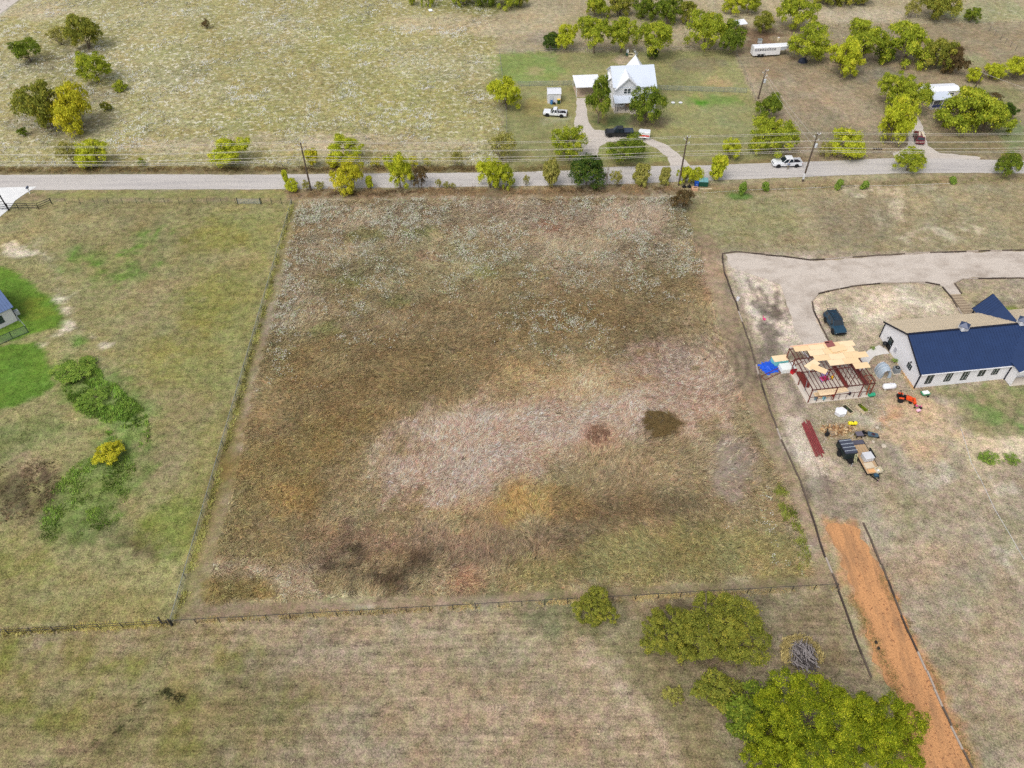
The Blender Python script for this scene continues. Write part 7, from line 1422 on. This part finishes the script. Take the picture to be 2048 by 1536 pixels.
for x in (-1.4, 1.4):
    for y in (-1, 1): mb = MB(); mb.box((x, y, .95 + .1 * (y > 0)), (.1, .1, 1.9 + .2 * (y > 0))); mb.build('post', fwood, t)
t = simple('white_barrel', 'pale barrel at the nose of the horse trailer', 'barrel', 1556, 82); mb = MB(); mb.lathe([(.28, 0), (.32, .3), (.32, .6), (.28, .9)], n=12); mb.build('shell', pal, t); mb = MB(); mb.lathe([(.25, .9), (.25, .93)], n=12); mb.build('lid', white, t)
t = simple('bare_tree', 'leafless grey tree just right of the dark roadside cedar', 'tree', 1213, 373); t.scale = (1.5, 1.5, 5.0); put('trunk', trunk_mesh('trunk', 88, .2, 10, .05, .95, bare=True, mat=bark2), t)
t = simple('ac_unit', 'white air conditioner box beside the corner house wall', 'air conditioner', 34, 629, lphi); mb = MB(); mb.box((0, 0, .4), (.9, .7, .8)); mb.build('case', white, t, bevel=.03); mb = MB(); mb.lathe([(.28, .8), (.28, .84)], n=12); mb.build('fan_grille', fgrey, t)
# brush pile
t = simple('brush_pile', 'heap of grey cut branches ringed by dry grass', 'brush pile', 1603, 1310); brm = M('grey dead branch', (152, 144, 142), .9, var=.25); brm2 = M('dark dead branch', (84, 78, 78), .9, var=.25)
for k in range(150):
    a_ = random.uniform(0, 6.28); r_ = random.uniform(0, 1) ** .6 * 1.75; x, y = r_ * math.cos(a_), r_ * math.sin(a_); z = max(.06, 1.15 * (1 - (r_ / 2.0) ** 2)) * random.uniform(.4, 1); L_ = random.uniform(.8, 2.2); an = random.uniform(-.9, .9) + R(100); d = Vector((math.cos(an), math.sin(an), random.uniform(-.35, .1))) * L_ / 2; c = Vector((x, y, z))
    mb = MB(); mb.tube([c - d, c + Vector((random.uniform(-.1, .1), random.uniform(-.1, .1), .08)), c + d], [.055, .045, .02], 5); mb.build('branch', brm if k % 3 else brm2, t)
mb = MB(); mb.lathe([(1.3, 0), (1.1, .3), (.7, .55), (.2, .65)], n=14); mb.build('twig_core', brm2, t)
g = np.random.default_rng(23); n = 2200; a_ = g.uniform(-.5, 3.6, n); r_ = g.normal(1.95, .25, n); x, y = r_ * np.cos(a_), r_ * np.sin(a_); V = np.empty((n, 3, 3)); w_ = g.normal(0, .10, (n, 2)); V[:, 0] = np.c_[x, y, np.zeros(n)]; V[:, 1] = np.c_[x + w_[:, 0], y + w_[:, 1], np.zeros(n)]; V[:, 2] = np.c_[x * .9 + g.normal(0, .2, n), y * .9 + g.normal(0, .2, n), g.uniform(.4, 1.0, n)]
put('dry_grass', np_mesh('dry_grass', V.reshape(-1, 3), np.arange(n * 3).reshape(-1, 3), np.repeat(1.5 * lin((206, 188, 128)) * g.uniform(.6, 1.1, (n, 1)), 3, 0), grass_mat), t)['kind'] = 'stuff'
# scattered stones and debris on the bare yard
g = random.Random(5); stm = M('pale limestone', (192, 180, 162), .9, var=.1); stn = [MB().lathe([(.05, 0), (.13, .03), (.11, .1), (.04, .14)], n=7, sx=g.uniform(.8, 1.3)).mesh('stone', stm) for _ in range(3)]
def pebbles(pts, n, label, seed, smin=.5, smax=1.3, mat=stm, name='stones'):
    x, y = scatter(pts, n * 3, None, seed); x, y = x[:n], y[:n]; mb = MB()
    for a_, b_ in zip(x, y): s_ = g.uniform(smin, smax); mb.lathe([(.04 * s_, 0), (.13 * s_, .03 * s_), (.10 * s_, .1 * s_), (.03 * s_, .13 * s_)], (a_, b_, 0), 5, sx=1, sy=1)
    o = mb.build(name, mat); tag(o, label, 'stones', kind='stuff')
pebbles([(1566, 840), (1602, 838), (1648, 915), (1660, 950), (1620, 955), (1588, 905)], 420, 'pale limestone rubble spread under the red tubes', 61, .4, 1.1)
pebbles([(1640, 812), (1765, 795), (1790, 850), (1740, 890), (1640, 905), (1622, 850)], 420, 'scattered rubble and chips between the steel frame and trailers', 62, .3, .9)
pebbles([(1640, 585), (1880, 575), (1920, 632), (1780, 660), (1740, 720), (1680, 690)], 420, 'small pale stones on the bare turnaround', 63, .3, .9)
pebbles([(1766, 674), (1776, 668), (1838, 772), (1826, 780)], 260, 'tan rock bed along the barn house gable wall', 64, .5, 1.2, M('tan rock', (196, 158, 112), .9, var=.2), 'rock_bed')
pebbles([(1700, 1060), (1760, 1150), (1820, 1280), (1900, 1440), (1930, 1540), (1840, 1540), (1800, 1400), (1720, 1200)], 300, 'clods and stones on the red dirt track', 65, .3, .8, M('red clod', (150, 108, 78), .95, var=.25), 'clods')
for px, py, lab, s_ in ((1754, 856, 'pale stone alone in the bare orange soil', 2.2), (1767, 893, 'large pale stone right of the flatbed trailer', 3.0), (1746, 884, 'pale stone behind the flatbed ramp', 1.8)): o = put('stone', stn[0], None, P(px, py), (0, 0, px), (s_, s_, s_ * .8)); tag(o, lab, 'stone')
for px, py, lab in ((1752, 1285, 'dark clod on the red dirt track, the larger of a pair'), (1757, 1297, 'dark clod on the red dirt track, the smaller of a pair')): o = put('clod', MB().lathe([(.1, 0), (.2, .05), (.14, .14), (.04, .2)], n=7, sx=1.3).mesh('clod', soil), None, P(px, py), (0, 0, 1), (1, 1, 1)); tag(o, lab, 'clod')

# ================================================================ PERSON
def person(px, py, head):
    bm = bmesh.new(); J = {}; sk = []
    def v(n, x, y, z, r): J[n] = bm.verts.new((x, y, z)); sk.append(r)
    v('pel', 0, 0, .98, .15); v('waist', 0, 0, 1.12, .135); v('chest', .01, 0, 1.32, .165); v('neck', .01, 0, 1.49, .065); v('chin', .03, 0, 1.56, .075); v('head', .03, 0, 1.66, .105); v('crown', .02, 0, 1.75, .075); v('nose', .125, 0, 1.645, .02)
    for s, q in ((1, 'l'), (-1, 'r')):
        v(q + 'sh', 0, s * .19, 1.43, .075); v(q + 'el', -.02 + (.05 if s > 0 else 0), s * .27, 1.15, .052); v(q + 'wr', .12, s * .27, .93 if s < 0 else .96, .036); v(q + 'pa', .16, s * .27, .87 if s < 0 else .91, .04)
        for k, (dx, dz) in enumerate(((.02, -.10), (.04, -.105), (.06, -.10), (.08, -.085))): v(q + 'f%d' % k, .16 + dx * .6, s * (.245 + .018 * k), (.87 if s < 0 else .91) + dz, .011)
        v(q + 'th', .215, s * .245, (.87 if s < 0 else .91) - .03, .012)
        v(q + 'hip', 0, s * .10, .92, .105); v(q + 'kn', .03, s * .12, .50, .068); v(q + 'an', -.01, s * .13, .09, .048); v(q + 'toe', .17, s * .15, .045, .045)
    E = [('pel', 'waist'), ('waist', 'chest'), ('chest', 'neck'), ('neck', 'chin'), ('chin', 'head'), ('head', 'crown'), ('head', 'nose')]
    for q in 'lr':
        E += [('chest', q + 'sh'), (q + 'sh', q + 'el'), (q + 'el', q + 'wr'), (q + 'wr', q + 'pa'), (q + 'pa', q + 'th'), ('pel', q + 'hip'), (q + 'hip', q + 'kn'), (q + 'kn', q + 'an'), (q + 'an', q + 'toe')] + [(q + 'pa', q + 'f%d' % k) for k in range(4)]
    for a, b in E: bm.edges.new((J[a], J[b]))
    me_ = bpy.data.meshes.new('body'); bm.to_mesh(me_); bm.free(); o = bpy.data.objects.new('person', me_); COL.objects.link(o)
    o.modifiers.new('s', 'SKIN'); o.modifiers.new('u', 'SUBSURF').levels = 1
    for d, r_ in zip(me_.skin_vertices[0].data, sk): d.radius = (r_, r_)
    me_.skin_vertices[0].data[0].use_root = True
    dg = bpy.context.evaluated_depsgraph_get(); m2 = bpy.data.meshes.new_from_object(o.evaluated_get(dg)); o.modifiers.clear(); o.data = m2
    m2.materials.clear()
    for m_ in (M('skin', (198, 152, 126), .6), M('grey-blue shirt', (136, 146, 170), .8), M('khaki trousers', (132, 122, 100), .85), M('brown shoe', (58, 48, 42), .7), M('brown hair', (62, 46, 36), .8)): m2.materials.append(m_)
    for p in m2.polygons:
        c = p.center; z = c.z; arm = abs(c.y) > .2 and z > .7
        p.material_index = (0 if z < 1.08 else 1) if arm else (3 if z < .11 else 2 if z < 1.02 else 1 if z < 1.50 else (4 if (z > 1.69 or c.x < -.03) else 0)); p.use_smooth = True
    o.location = P(px, py); o.rotation_euler = (0, 0, head); tag(o, 'person in grey-blue shirt and khaki trousers standing beside the white pickup', 'person'); return o
person(1575, 339, R(100))
